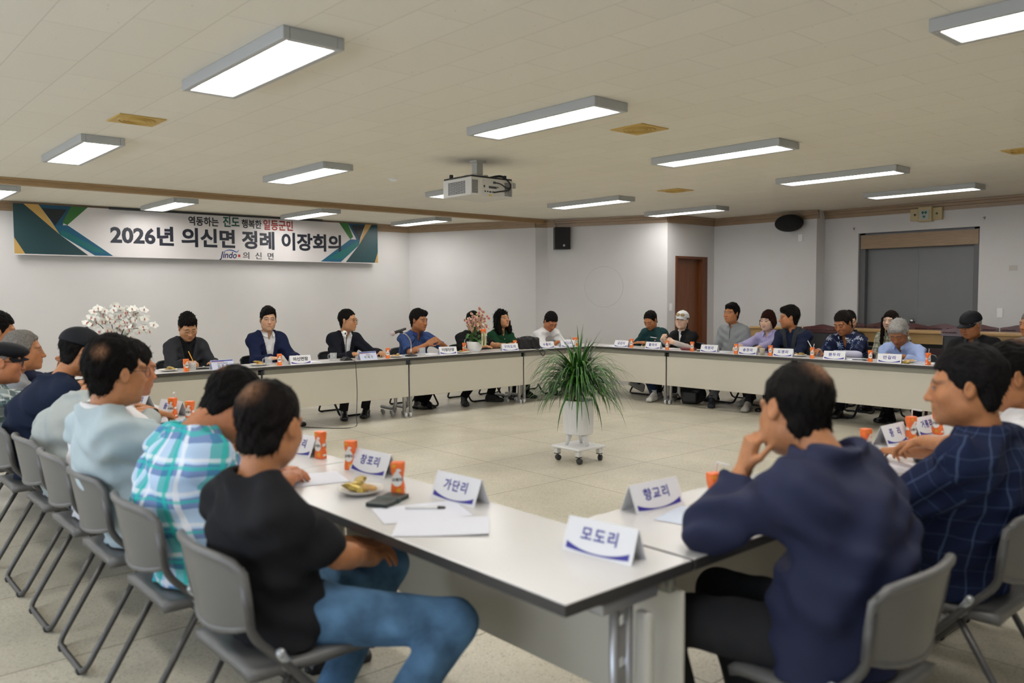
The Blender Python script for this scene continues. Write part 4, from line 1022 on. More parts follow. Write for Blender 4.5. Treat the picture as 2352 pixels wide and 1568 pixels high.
def pattern_cloth(name, fn):
    if name in _cm: return _cm[name]
    m = bpy.data.materials.new('cloth_'+name); m.use_nodes = True; nt = m.node_tree; b = nt.nodes['Principled BSDF']; b.inputs['Roughness'].default_value = 0.9; b.inputs['Specular IOR Level'].default_value = 0.2
    tc = nt.nodes.new('ShaderNodeTexCoord'); at = nt.nodes.new('ShaderNodeAttribute'); at.attribute_name = 'weave'; n = nt.nodes.new('ShaderNodeTexNoise'); n.inputs['Scale'].default_value = 7; nt.links.new(tc.outputs['Object'], n.inputs['Vector'])
    # gentle warp so that the weave follows the folds
    wv = nt.nodes.new('ShaderNodeMix'); wv.data_type = 'VECTOR'; wv.inputs['Factor'].default_value = 0.03; nt.links.new(at.outputs['Vector'], wv.inputs['A']); nt.links.new(n.outputs['Color'], wv.inputs['B'])
    sp = nt.nodes.new('ShaderNodeSeparateXYZ'); nt.links.new(wv.outputs['Result'], sp.inputs[0])
    def M_(op, a, b_=None, c=None):
        k = nt.nodes.new('ShaderNodeMath'); k.operation = op
        for i, v in enumerate((a, b_, c)):
            if v is None: continue
            if isinstance(v, (int,float)): k.inputs[i].default_value = v
            else: nt.links.new(v, k.inputs[i])
        return k.outputs[0]
    def mixc(f, A, B):
        k = nt.nodes.new('ShaderNodeMix'); k.data_type = 'RGBA'
        for nm, v in (('Factor',f),('A',A),('B',B)):
            if isinstance(v, tuple): k.inputs[nm].default_value = (*v,1)
            elif isinstance(v, (int,float)): k.inputs[nm].default_value = v
            else: nt.links.new(v, k.inputs[nm])
        return k.outputs['Result']
    def band(c, period, width, off=0.0):
        f = M_('FRACT', M_('ADD', M_('DIVIDE', c, period), off+10.0)); return M_('LESS_THAN', f, width)
    out = fn(sp.outputs, M_, mixc, band, nt, wv.outputs['Result'])
    nt.links.new(out, b.inputs['Base Color'])
    n2 = nt.nodes.new('ShaderNodeTexNoise'); n2.inputs['Scale'].default_value = 28; nt.links.new(tc.outputs['Object'], n2.inputs['Vector'])
    bp = nt.nodes.new('ShaderNodeBump'); bp.inputs['Strength'].default_value=.25; bp.inputs['Distance'].default_value=.01; nt.links.new(n2.outputs['Fac'], bp.inputs['Height']); nt.links.new(bp.outputs['Normal'], b.inputs['Normal'])
    _cm[name] = m; return m

def person(P):
    rz = math.radians(P['rz']); c_, s_ = math.cos(rz), math.sin(rz); px, py = P['at']
    def loc(w_):   # world to the figure's own frame
        dx, dy = w_[0]-px, w_[1]-py; return np.array((dx*c_+dy*s_, -dx*s_+dy*c_, w_[2]))
    O = loc(P['head']); hs = P.get('hs', 1.0); yaw, pitch, roll = (list(P.get('look',(0,0,0)))+[0,0,0])[:3]; R = head_rot(yaw, pitch, roll)
    W = P.get('w', 1.0); bl = P.get('belly', 0.0); far = P.get('far', True)
    N = O + R@(np.array((0,0.030,-0.060))*hs) + np.array((0,0.018+P.get('nf',0.0),-0.082))
    N = N + np.array(P.get('noff',(0,0,0)))
    zb = 0.445
    S = np.array([0,.12,.3,.5,.7,.84,.94,1.0])
    A = np.array([.178,.174,.160+bl*.5,.162+bl*.2,.174,.165,.100,.062])*W
    B = np.array([.126,.124,.114+bl,.116+bl*.6,.114,.096,.070,.058])*(0.5+0.5*W)
    hun = P.get('hunch', 0.02); s01 = np.linspace(0,1,60); zz = zb+(N[2]-zb)*s01
    aa = np.interp(s01, S, A); bb = np.interp(s01, S, B)
    ker = np.ones(7)/7; aa = np.convolve(np.pad(aa,3,'edge'),ker,'valid'); bb = np.convolve(np.pad(bb,3,'edge'),ker,'valid')
    cyy = 0.02*(1-s01)+(N[1]+0.012)*s01**1.25 + hun*np.sin(PI*s01**1.3) - bl*0.55*np.exp(-((s01-.33)/.2)**2); cxx = N[0]*s01**1.2
    slope = np.abs(np.gradient(cyy, zz)); cosl = 1/np.sqrt(1+slope**2)
    def torso(off, z0=None):
        def fn(X, Y, Z):
            z = Z.ravel(); a = np.interp(z, zz, aa)+off; b = np.interp(z, zz, bb/np.clip(cosl,.6,1))+off; cx = np.interp(z, zz, cxx); cy = np.interp(z, zz, cyy); cl = np.interp(z, zz, cosl)
            q = np.sqrt(((X-cx[None,None,:])/a[None,None,:])**2+((Y-cy[None,None,:])/b[None,None,:])**2)+1e-6
            d = (q-1)*(np.minimum(a,b)*cl)[None,None,:]
            return np.maximum(d, np.maximum((z0 if z0 else zb)-off*0.5-Z, Z-N[2]-off))
        return fn
    tlo = np.array((min(0,N[0])-aa.max()-.05, (cyy-bb).min()-.08, zb-.03)); thi = np.array((max(0,N[0])+aa.max()+.05, (cyy+bb).max()+.08, N[2]+.03))
    # shoulders and arms
    ty = math.radians(P.get('turn', 0.0)); sw = 0.162*W; ls = P.get('limb', 1.0)
    Sh = {}; El = {}; Wr = {}; arms = P.get('arms', {})
    for k, sg in (('L',1),('R',-1)):
        sh = np.array((N[0]+sg*sw*math.cos(ty), N[1]+0.016+sg*sw*math.sin(ty), N[2]-0.080+P.get('shr',{}).get(k,0))); a = arms.get(k, {})
        t = a.get('w', (sg*0.13,-0.43,0.765))
        if a.get('world'): t = loc(a['world'])
        e, wq = ik(sh, t, 0.285*ls, 0.245*ls, a.get('e', (sg*0.42,0.35,-0.8)))
        if 'el' in a: e, wq = np.array(a['el'], float), np.array(t, float)
        Sh[k], El[k], Wr[k] = sh, e, np.asarray(wq)
    skin = SKIN[P.get('skin','mid')]
    # ---------------- body
    pts = [O+np.array((0,0,.14)), O-np.array((0.13,0.15,.16)), O+np.array((.13,.15,0))]+list(El.values())+list(Wr.values())+[tlo+.02, thi-.02]
    for k in 'LR': pts += [Wr[k]-0.16, Wr[k]+0.16] if not arms.get(k,{}).get('hide') else [Wr[k]]
    lo = np.min(pts,0)-.05; hi = np.max(pts,0)+.05; lo[2] = max(lo[2], zb-.03)
    F = Field(lo, hi, P.get('res', 0.0058), (O-np.array((.10,.13,.135))*hs, O+np.array((.10,.13,.14))*hs), P.get('hres', 0.0037))
    F.op(torso(-0.012, zb+0.02), tlo, thi)
    nk = O+R@(np.array((0,0.022,-0.050))*hs)
    for k, sg in (('L',1),('R',-1)):
        F.cap(N+np.array((sg*.025,.012,-.022)), Sh[k], .032, .034, .03); F.cap(Sh[k], El[k], .040*W, .036, .03); F.cap(El[k], Wr[k], .038*(0.6+.4*W), .0255, .015)
        mid = El[k]+(Wr[k]-El[k])*.3; F.cap(El[k], mid, .036, .040*(0.6+.4*W), .02)
        a = arms.get(k, {})
        if a.get('hide'): continue
        d = a.get('d');  fd = unit(Wr[k]-El[k])
        if d is None: d = unit(np.array((fd[0]*0.8-sg*.25, fd[1], min(max(fd[2],-.25),.1))))
        n = a.get('n', (0,0,1)); side = np.asarray(a.get('side', (-sg,-.3,0.2)), float)
        hand_parts(F, Wr[k], np.asarray(d, float), np.asarray(n, float), side, a.get('curl', 0.35), P.get('hand', 0.98), thumb=a.get('thumb',0.6))
    F.cap(nk, N+np.array((0,.006,-.03)), .051*hs*P.get('neck',1.0), .054*P.get('neck',1.0), .02)
    build_head(F, O, R, hs, P)
    V, Q = F.mesh(); 
    V = relax(V, Q, 2, 0.5)
    body = link_mesh('person', np_mesh('person', V, Q, head_colours(P, V, O, R, hs, skin)), M_skin)
    body.location = (px, py, 0); body.rotation_euler = (0,0,rz)
    tag(body, P['label'], 'person')
    he = Matrix([list(r) for r in R]).to_euler()
    def on_head(o):
        if o is not None: o.location = Vector(O); o.rotation_euler = he
        return o
    hd = dict(P.get('hair', {})); st = hd.pop('style', 'short')
    if st != 'none': on_head(build_hair(body, hs, st, hd.pop('col', (0.012,0.010,0.009)), seed=int(abs(px*97+py*31)), h=0.0036 if far else 0.0045, **hd))
    if P.get('glasses'): on_head(glasses(body, hs, *P['glasses']))
    if P.get('cap'): on_head(cap_hat(body, hs, *P['cap']))
    # ---------------- garments
    rng = np.random.default_rng(int(abs(px*1000))); ph = rng.uniform(0,6,6)
    def garment(name, m, off, sleeve, depth=None, wide=0.06, neck=0.066, hem=zb-.005, lapel=False, vtop=None, fold=1.0, h=0.0075, arms_='LR', armoff=0.0):
        pts = [tlo-off, thi+off]+[Sh[k]+q for k in 'LR' for q in (-.09,.09)]
        if sleeve > 0: pts += [El[k]+q for k in 'LR' for q in (-.08,.08)]
        if sleeve > 1: pts += [Wr[k]+q for k in 'LR' for q in (-.06,.06)]
        F = Field(np.min(pts,0)-.03, np.max(pts,0)+.03, h)
        F.op(torso(off), tlo-off, thi+off)
        ra, rb, rc = .048*(.35+.65*W)+off, .047*(.4+.6*W)+off, .036+off*.9
        for k, sg in (('L',1),('R',-1)):
            F.cap(N+np.array((sg*.03,.014,-.022)), Sh[k]+np.array((0,0,-.004)), (.040+off), .048+off, .05)
            if sleeve <= 0:
                F.cap(Sh[k]*.8+N*.2, Sh[k], .044+off, .040+off, .03); continue
            def sl(a, b, r0, r1, cut, kk):
                ab = b-a; L = np.linalg.norm(ab); u = ab/L; end = a+ab*cut
                def fn(X, Y, Z):
                    qx, qy, qz = X-a[0], Y-a[1], Z-a[2]; t = np.clip((qx*ab[0]+qy*ab[1]+qz*ab[2])/(L*L),0,1.15)
                    d = np.sqrt((qx-ab[0]*t)**2+(qy-ab[1]*t)**2+(qz-ab[2]*t)**2)-(r0+(r1-r0)*np.minimum(t,1))
                    if cut < 1: d = np.maximum(d, (X-end[0])*u[0]+(Y-end[1])*u[1]+(Z-end[2])*u[2])
                    return d
                F.op(fn, np.minimum(a,b)-r0-.01, np.maximum(a,b)+r0+.01, kk)
            sl(Sh[k], El[k], ra, rb*(1.12 if sleeve < 1 else 1.0), min(sleeve,1) if sleeve < 1 else 1.0, .075)
            if sleeve > 1: sl(El[k], Wr[k], rb*.98, rc, sleeve-1, .022)
        # folds: around the waist, below the chest and at the elbows
        X = F.ax[0].astype(np.float32)[:,None,None]; Y = F.ax[1].astype(np.float32)[None,:,None]; Z = F.ax[2].astype(np.float32)[None,None,:]
        f = np.sin(Z*62+ph[0]+5*np.sin(X*9+ph[1])+3*np.sin(Y*11+ph[2]))*np.sin(X*13+Y*9+ph[3]) * .0052 + np.sin(Z*25+X*34*np.sign(X)+ph[4]+2*np.sin(Y*15))*.0044
        if not far:   # deeper, longer folds on the near figures
            f = f*1.5 + np.sin(Z*38-np.abs(X)*30+ph[5]+2.5*np.sin(X*6+ph[0])+2*np.sin(Y*8))*np.clip(np.sin(Z*9+ph[2]+X*4),0,1)*.0042
        F.F = F.F + (f*fold).astype(np.float32)
        if neck: F.cap(N+np.array((0,.004,-.012)), N+np.array((0,-.02,.12)), neck, neck*1.15, .006, 's')
        if hem: F.op(lambda X,Y,Z: Z-hem+0*X+0*Y, (-9,-9,-9), (9,9,9), 0, 's')
        if depth:
            zt = N[2]+.02; zl = N[2]-depth
            def wedge(o):
                def fn(X, Y, Z):
                    z = Z.ravel(); wv = wide*np.clip((z-zl)/(zt-zl),0,1)**0.8+o-.004*(z < zl)*10; cy = np.interp(z, zz, cyy); cx = np.interp(z, zz, cxx)
                    return np.maximum(np.abs(X-cx[None,None,:])-wv[None,None,:], np.maximum(Y-(cy[None,None,:]-.015), (zl-o-Z)))
                return fn
            F.op(wedge(0.0), (-.4,-.6,zl-.02), (.4,.4,zt+.1), 0.0, 's')
        V, Q = F.mesh(); V = relax(V, Q, 1 if far else 3, .5); me = np_mesh(name, V, Q)
        # cloth coordinates: round the trunk, or round each sleeve
        z = V[:,2]; cx = np.interp(z, zz, cxx); cy = np.interp(z, zz, cyy); ar = np.interp(z, zz, aa); th_ = np.arctan2(V[:,0]-cx, -(V[:,1]-cy)); U = np.stack([th_*.15, np.zeros(len(V)), z], 1)
        best = np.sqrt(((V[:,0]-cx)/ar)**2+((V[:,1]-cy)/np.interp(z, zz, bb))**2)-1; best = best*.12
        if sleeve > 0:
            for k in 'LR':
                for a, b, r, base in ((Sh[k],El[k],.055,0.0),(El[k],Wr[k],.045,.285)):
                    if base and sleeve <= 1: continue
                    ab = b-a; L = np.linalg.norm(ab); u = ab/L; tt = (V-a)@u; t = np.clip(tt, 0.0, L+.05); dv = V-a-t[:,None]*u; d = np.linalg.norm(dv,axis=1)-r-off+(np.clip(.06-tt,0,1)*2 if not base else 0)
                    e1 = unit(np.cross(u, (0,0,1.0)) if abs(u[2]) < .95 else np.cross(u, (1.0,0,0))); e2 = np.cross(u, e1); w_ = (d < best)
                    U[w_] = np.stack([np.arctan2(dv@e1, dv@e2)*.06, np.zeros(len(V)), -(base+t)+.7], 1)[w_]; best = np.where(w_, d, best)
        at = me.attributes.new('weave', 'FLOAT_VECTOR', 'POINT'); at.data.foreach_set('vector', np.ascontiguousarray(U, np.float32).ravel())
        g = link_mesh(name, me, m, body)
        if lapel:
            G = Field((-.2+N[0],tlo[1]-.06,zl-.02), (.2+N[0],N[1]+.06,N[2]+.05), .0065)
            G.op(torso(off+.011), tlo-off, thi+off); 
            for k, sg in (('L',1),('R',-1)): G.cap(N+np.array((sg*.03,.014,-.022)), Sh[k]+np.array((0,0,-.004)), .036+off+.006, .046+off+.006, .035)
            wd = wedge(0.0); wo = wedge(.056)
            X = G.ax[0].astype(np.float32)[:,None,None]; Y = G.ax[1].astype(np.float32)[None,:,None]; Z = G.ax[2].astype(np.float32)[None,None,:]
            G.F = np.maximum(G.F, wo(X,Y,Z)); G.F = np.maximum(G.F, -wd(X,Y,Z)); G.F = np.maximum(G.F, -(G_in(G, torso, off-.004, tlo, thi)))
            G.cap(N+np.array((0,.004,-.012)), N+np.array((0,-.02,.12)), neck, neck*1.15, .004, 's')
            V, Q = G.mesh()
            if len(V): link_mesh('lapel', np_mesh('lapel', relax(V,Q,1,.4), Q), m, g)
        return g
    def collar(m, parent, r=.066, hgt=.040, fall=.030, open_=.35, tip=.020, name='collar'):
        n = 21; rows = []
        for rr, z, tp in ((r-.003,-.012,0),(r-.004,hgt*.6,0),(r,hgt,0),(r+.012,hgt*.55,tip*.5),(r+.020,hgt-fall-.012,tip)):
            row = []
            for i in range(n):
                a = -PI+open_+(2*PI-2*open_)*i/(n-1); fr = (1-math.cos(a))/2
                tipf = max(0, fr-.72)/.28
                row.append((N[0]+rr*math.sin(a)*(1+.04*fr), N[1]+.006+rr*math.cos(a)-tp*tipf*.5-.012*fr, N[2]-.004+z-.036*fr-tp*tipf))
            rows.append(row)
        return ring_strip(rows, .004, name, m, parent)
    last = None
    for g in P.get('wear', []):
        g = dict(g); nm = g.pop('name'); m = g.pop('m'); off = g.pop('off', .009); sl_ = g.pop('sleeve', .75); col = g.pop('collar', None); lb = g.pop('label', None)
        last = garment(nm, m, off, sl_, **g)
        if lb: last['label'] = lb
        if col: collar(col.pop('m', m) if isinstance(col, dict) else m, last, **({} if col is True else col))
    for (nm, m, k, t0, t1, r) in P.get('sleeves', []):   # arm covers and watches along the forearm
        a = El[k]+(Wr[k]-El[k])*t0; b = El[k]+(Wr[k]-El[k])*t1; Fq = Field(np.minimum(a,b)-.07, np.maximum(a,b)+.07, .006)
        Fq.cap(a, b, .044*(.6+.4*W)+r-.008*t0, .030+r+.012*(1-t1), 0); Fq.F += 0
        V, Q = Fq.mesh(); link_mesh(nm, np_mesh(nm, V, Q), m, body)
    if P.get('crew'):
        m = P['crew']; MB().tube([(N[0]+.0655*math.sin(2*PI*k/28), N[1]+.000+.066*math.cos(2*PI*k/28)-.008, N[2]-.004-.022*(1-math.cos(2*PI*k/28))/2) for k in range(28)], .0075, 6, closed=True).build('neckband', m, last)
    # ---------------- trousers and shoes
    lg = P.get('legs', {}); hipz = .505
    if P.get('trousers') is not None:
        H0 = {'L':np.array((.092,-.03,hipz)),'R':np.array((-.092,-.03,hipz))}
        Kn = {k: np.array(lg.get(k,{}).get('k', (s*.13,-.43,.475))) for k, s in (('L',1),('R',-1))}; An = {k: np.array(lg.get(k,{}).get('a', (s*.13,-.40,.09))) for k, s in (('L',1),('R',-1))}
        pts = [np.array((-.21,-.2,.40)), np.array((.21,.2,.60))]+[v+q for d in (Kn,An) for v in d.values() for q in (-.10,.10)]
        F = Field(np.min(pts,0), np.max(pts,0), P.get('lres', .010)); lw = P.get('legw', 1.0)
        F.ell((0,.015,.520),(.176*W,.150,.085))
        for k in 'LR':
            F.cap(H0[k], Kn[k], .090*lw, .066*lw, .05); u = unit(An[k]-Kn[k]); e = An[k]
            a, b = Kn[k], An[k]; ab = b-a; L2 = ab@ab
            def fn(X, Y, Z, a=a, ab=ab, L2=L2, u=u, e=e):
                qx, qy, qz = X-a[0], Y-a[1], Z-a[2]; t = np.clip((qx*ab[0]+qy*ab[1]+qz*ab[2])/L2,0,1.2)
                d = np.sqrt((qx-ab[0]*t)**2+(qy-ab[1]*t)**2+(qz-ab[2]*t)**2)-(.064*lw+(.052-.064)*lw*np.minimum(t,1))
                return np.maximum(d, (X-e[0])*u[0]+(Y-e[1])*u[1]+(Z-e[2])*u[2])
            F.op(fn, np.minimum(a,b)-.08, np.maximum(a,b)+.08, .03)
        X = F.ax[0].astype(np.float32)[:,None,None]; Y = F.ax[1].astype(np.float32)[None,:,None]; Z = F.ax[2].astype(np.float32)[None,None,:]
        F.F = F.F + (np.sin(Y*55+6*np.sin(X*12)+Z*30+ph[0])*np.sin(Z*20+ph[1]+X*16)*.0035).astype(np.float32)
        V, Q = F.mesh(); link_mesh('trousers', np_mesh('trousers', relax(V,Q,1,.4), Q), P['trousers'], body)
        if P.get('shoe'):
            kind, up_, so_ = P['shoe']
            for k in 'LR':
                if lg.get(k,{}).get('noshoe'): continue
                a = An[k]; sk = lg.get(k,{})
                put_shoe(body, kind, up_, so_, (a[0], a[1]-.012, max(0, a[2]-.09)+sk.get('dz',0)), sk.get('ang', 0.18 if k == 'L' else -0.18), sk.get('tilt', 0.0))
                if sk.get('sock') or P.get('sock'): MB().tube([(a[0],a[1],a[2]+.05),(a[0],a[1],a[2]-.04)],.036,10).build('sock', cloth(*P['sock']), body)
    # small marks on the front of the clothes
    def front(x, z, off):
        a = np.interp(z, zz, aa)+off; b = np.interp(z, zz, bb/np.clip(cosl,.6,1))+off; cx = np.interp(z, zz, cxx); cy = np.interp(z, zz, cyy); return Vector((cx+x, cy-b*math.sqrt(max(.05,1-(x/a)**2)), z))
    if P.get('buttons'):
        m, off, n = P['buttons']; q = MB()
        for i in range(n): p = front(0, N[2]-.13-.075*i, off); q.ball(p, .006, 8, 5, (1,.5,1))
        q.build('button_row', m, last)
    if P.get('zip'):
        q = MB(); q.tube([front(0, N[2]-.055-.02*i, P['zip'][1]) for i in range(8)], .0035, 6); q.build('zip', P['zip'][0], last)
    if P.get('badge'):
        m, off, x, dz, r = P['badge']; p = front(x, N[2]-dz, off); MB().ball(p, r, 14, 8, (1,.4,1)).build('badge', m, last)
    if P.get('emblem'):
        x, dz, off = P['emblem']; p = front(x, N[2]-dz, off)
        for r, m in ((.030,cloth('emblem_red',(.5,.03,.04))),(.024,cloth('emblem_white',(.7,.7,.7))),(.016,cloth('emblem_navy',(.02,.025,.08)))): MB().ball(p+Vector((0,-.0012*(.03-r)/.006,0)), r, 18, 8, (1,.12,1)).build('emblem_ring', m, last)
        MB().box(p+Vector((0,0,-.052)), (.04,.006,.012)).build('emblem_bar', cloth('emblem_white',(.7,.7,.7)), last)
    if P.get('sunglasses'):
        g = glasses(body, hs, (.12,.10,.08), square=True, thick=.002); g.name = 'sunglasses'; g.location = Vector(O+R@(np.array((0,.004,.072))*hs)); g.rotation_euler = he
        for s in (-1,1): MB().ball((s*.033*hs,-.100*hs,.004*hs), .024*hs, 14, 8, (1,.12,.75)).build('lens', mat('amber_lens', (.35,.22,.08), .1, .6), g)
    if P.get('ponytail'): MB().tube([Vector(O+R@np.array(q)) for q in ((.03,.09,-.02),(.045,.10,-.07),(.05,.085,-.13),(.05,.06,-.19))], [.014,.020,.018,.006], 10).build('ponytail', cloth('ponytail_black',(.008,.007,.007)), body)
    P['_'] = dict(O=O, N=N, El=El, Wr=Wr, Sh=Sh, body=body, cy=(zz,cyy,bb))
    return body
def G_in(G, torso, off, tlo, thi):
    X = G.ax[0].astype(np.float32)[:,None,None]; Y = G.ax[1].astype(np.float32)[None,:,None]; Z = G.ax[2].astype(np.float32)[None,None,:]
    return torso(off)(X, Y, Z)
# ================================================================== fabrics of the people
def plaid(base, cx, cz, a, b, w1=.35, per=0.09):
    def fn(S, M_, mixc, band, nt, vec):
        u = M_('ADD', S[0], M_('MULTIPLY', S[1], 0.6)); c = mixc(M_('MULTIPLY', band(u, per, w1), 0.75), base, cx); c = mixc(M_('MULTIPLY', band(S[2], per, w1), 0.65), c, cz)
        c = mixc(M_('MULTIPLY', band(u, per, .12, .55), .8), c, a); c = mixc(M_('MULTIPLY', band(S[2], per, .12, .6), .7), c, a)
        c = mixc(M_('MULTIPLY', band(u, per, .10, .8), .8), c, b); return mixc(M_('MULTIPLY', band(S[2], per, .10, .82), .7), c, b)
    return fn
M_teal_plaid = pattern_cloth('teal_plaid', plaid((0.47,0.62,0.80), (0.03,0.44,0.42), (0.030,0.085,0.33), (0.80,0.82,0.86), (0.03,0.50,0.45), .34, .105))
M_grey_plaid = pattern_cloth('grey_plaid', plaid((0.30,0.36,0.36), (0.04,0.05,0.06), (0.05,0.06,0.08), (0.62,0.66,0.64), (0.10,0.22,0.19), .40, .10))
M_green_plaid = pattern_cloth('olive_plaid', plaid((0.42,0.40,0.31), (0.13,0.15,0.11), (0.14,0.15,0.11), (0.60,0.57,0.47), (0.20,0.22,0.16), .42, .065))
def navy_check(S, M_, mixc, band, nt, vec):
    u = M_('ADD', S[0], M_('MULTIPLY', S[1], 0.5)); c = mixc(M_('MULTIPLY', band(u, .052, .09), .75), (0.010,0.016,0.048), (0.055,0.085,0.16)); return mixc(M_('MULTIPLY', band(S[2], .055, .07), .4), c, (0.06,0.09,0.17))
M_navy_check = pattern_cloth('navy_check', navy_check)
def blue_stripe(S, M_, mixc, band, nt, vec):
    u = M_('ADD', S[0], M_('MULTIPLY', S[1], 0.35)); c = mixc(band(u, .030, .20), (0.022,0.034,0.13), (0.045,0.15,0.36)); c = mixc(M_('MULTIPLY', band(u, .030, .10, .45), .55), c, (0.22,0.26,0.38)); return mixc(M_('MULTIPLY', band(u, .030, .08, .72), .7), c, (0.01,0.012,0.05))
M_blue_stripe = pattern_cloth('blue_stripe', blue_stripe)
def grey_stripe(S, M_, mixc, band, nt, vec):
    u = M_('ADD', S[0], M_('MULTIPLY', S[1], 0.35)); return mixc(band(u, .012, .40), (0.40,0.40,0.40), (0.07,0.07,0.085))
M_grey_stripe = pattern_cloth('grey_stripe', grey_stripe)
def floral(S, M_, mixc, band, nt, vec):
    base = (0.010,0.014,0.040); out = base
    for sc, seed, colr in ((9.0, 0.0, (0.16,0.24,0.46)), (12.0, 3.7, (0.46,0.51,0.60))):
        mp = nt.nodes.new('ShaderNodeMapping'); mp.inputs['Location'].default_value = (seed,seed*.7,seed*.3); mp.inputs['Scale'].default_value = (1,0.45,1); nt.links.new(vec, mp.inputs['Vector'])
        vo = nt.nodes.new('ShaderNodeTexVoronoi'); vo.inputs['Scale'].default_value = sc; nt.links.new(mp.outputs[0], vo.inputs['Vector'])
        df = nt.nodes.new('ShaderNodeVectorMath'); df.operation = 'SUBTRACT'; nt.links.new(mp.outputs[0], df.inputs[0])
        s_ = nt.nodes.new('ShaderNodeVectorMath'); s_.operation='SCALE'; s_.inputs['Scale'].default_value = 1.0; nt.links.new(vo.outputs['Position'], s_.inputs[0]); nt.links.new(s_.outputs[0], df.inputs[1])
        sx = nt.nodes.new('ShaderNodeSeparateXYZ'); nt.links.new(df.outputs[0], sx.inputs[0])
        an = M_('ARCTAN2', sx.outputs[2], sx.outputs[0]); petals = M_('ABSOLUTE', M_('SINE', M_('MULTIPLY', an, 3.5)))
        lim = M_('MULTIPLY_ADD', petals, 0.55, -0.18); f = M_('LESS_THAN', M_('MULTIPLY', vo.outputs['Distance'], 0.9), lim)
        f = M_('MULTIPLY', f, M_('LESS_THAN', vo.outputs['Distance'], .52)); out = mixc(M_('MULTIPLY', f, .9), out, colr)
    return out
M_floral = pattern_cloth('floral_print', floral)
BLK = (0.010,0.010,0.011); K = cloth
c_black = K('black', BLK); c_blacktee = K('black_tee', (0.014,0.014,0.016)); c_char = K('charcoal', (0.030,0.031,0.036)); c_navysuit = K('navy_suit', (0.010,0.015,0.048)); c_darksuit = K('dark_suit', (0.009,0.010,0.016))
c_white = K('white_shirt', (0.72,0.71,0.72), bump=.15); c_whitetee = K('white_tee', (0.70,0.70,0.70)); c_green = K('green_blouse', (0.010,0.050,0.022)); c_dkgreen = K('dark_green_sweat', (0.012,0.042,0.044))
c_greyzip = K('grey_zip', (0.27,0.285,0.29)); c_lav = K('lavender', (0.42,0.39,0.62)); c_navy = K('navy_knit', (0.012,0.017,0.042)); c_vest = K('vest_grey', (0.032,0.037,0.043)); c_lblue = K('light_blue', (0.33,0.42,0.68)); c_pale = K('pale_blue_polo', (0.42,0.50,0.53), bump=.35, bscale=14)
c_grey = K('sage_grey', (0.36,0.39,0.375)); c_navypolo = K('navy_polo', (0.010,0.016,0.036)); c_greypolo = K('grey_polo', (0.34,0.36,0.38)); c_navyjk = K('navy_jacket', (0.020,0.024,0.056), rough=.7, bump=.35, bscale=9); c_sleevewhite = K('white_arm_sleeve', (0.66,0.60,0.57)); c_sleevelav = K('lavender_arm_sleeve', (0.50,0.50,0.62))
c_jeans = K('blue_jeans', (0.080,0.165,0.28), rough=.9, var=.45, bump=.4, bscale=16); c_dkjeans = K('dark_jeans', (0.018,0.030,0.060)); c_slate = K('slate_trousers', (0.022,0.022,0.024)); c_khaki = K('khaki', (0.33,0.27,0.19)); c_greytr = K('grey_trousers', (0.16,0.16,0.165)); c_red = K('red_band', (0.50,0.015,0.02)); c_cap = K('black_cap', (0.010,0.011,0.014), rough=.7); c_capw = K('white_cap', (0.70,0.70,0.69))
GREYH = (0.32,0.31,0.29); SALT = (0.19,0.175,0.155); BRN = (0.035,0.010,0.006); DKB = (0.018,0.011,0.008)
def suit(m, depth=.30, wide=.075): return [dict(name='shirt', m=c_white, off=.004, sleeve=1.9, depth=.085, wide=.035, neck=.060, collar=dict(hgt=.046, tip=.030)), dict(name='jacket', m=m, off=.016, sleeve=1.93, depth=depth, wide=wide, neck=.078, lapel=True)]
LEATHER = ('leather', (0.008,0.008,0.009), (0.010,0.010,0.010))
PEOPLE = []
def A_(x, **k): PEOPLE.append(dict(rz=0, at=(x,k.pop('y',8.98)), **k))
def B_(y, **k): PEOPLE.append(dict(rz=-90, at=(k.pop('x',9.53),y), **k))
def C_(y, **k): PEOPLE.append(dict(rz=90, at=(k.pop('x',1.11),y), far=False, **k))
def D_(x, **k): PEOPLE.append(dict(rz=180, at=(x,k.pop('y',1.11)), far=False, **k))
HS = 1.07
# ---- far row
A_(3.17, head=(3.165,8.80,1.125), hs=HS, look=(-2,30,-5), w=.96, belly=.03, skin='mid', fat=1.2, eyes='shut', lips=(.50,.13,.14), glasses=((0.45,0.33,0.2),), hair=dict(vol=.026,quiff=.016,tufts=500,len=.018,lift=.45,amp=.004), turn=0,
   wear=[dict(name='turtleneck', m=c_black, off=.004, sleeve=0, neck=None), dict(name='blazer', m=c_char, off=.017, sleeve=1.9, depth=.34, wide=.085, neck=.080, lapel=True)],
   arms={'R':dict(w=(-.13,-.47,.775), curl=1.0, thumb=1.0), 'L':dict(w=(.17,-.44,.762), curl=.3)}, trousers=c_black, shoe=LEATHER, badge=(mat('gold_pin',(.6,.42,.12),.3,.8), .020, .085, .16, .011), label='woman with short black hair in a charcoal blazer, looking down with a pencil')
A_(4.11, head=(4.11,8.90,1.182), hs=HS, look=(-16,2,3), skin='light', eyeo=.8, glasses=((0.25,0.22,0.2),), hair=dict(vol=.020,quiff=.018,fringe=1,sweep=.30,tufts=450,len=.016,lift=.22), wear=suit(c_navysuit,.40,.085), browt=.005,
   arms={'R':dict(w=(-.13,-.42,.765),curl=.5), 'L':dict(w=(.17,-.44,.762),curl=.25)}, trousers=c_slate, shoe=LEATHER, buttons=(mat('pearl_button',(.7,.7,.7),.3), .006, 3), label='man with swept black fringe in a navy suit and open white shirt')
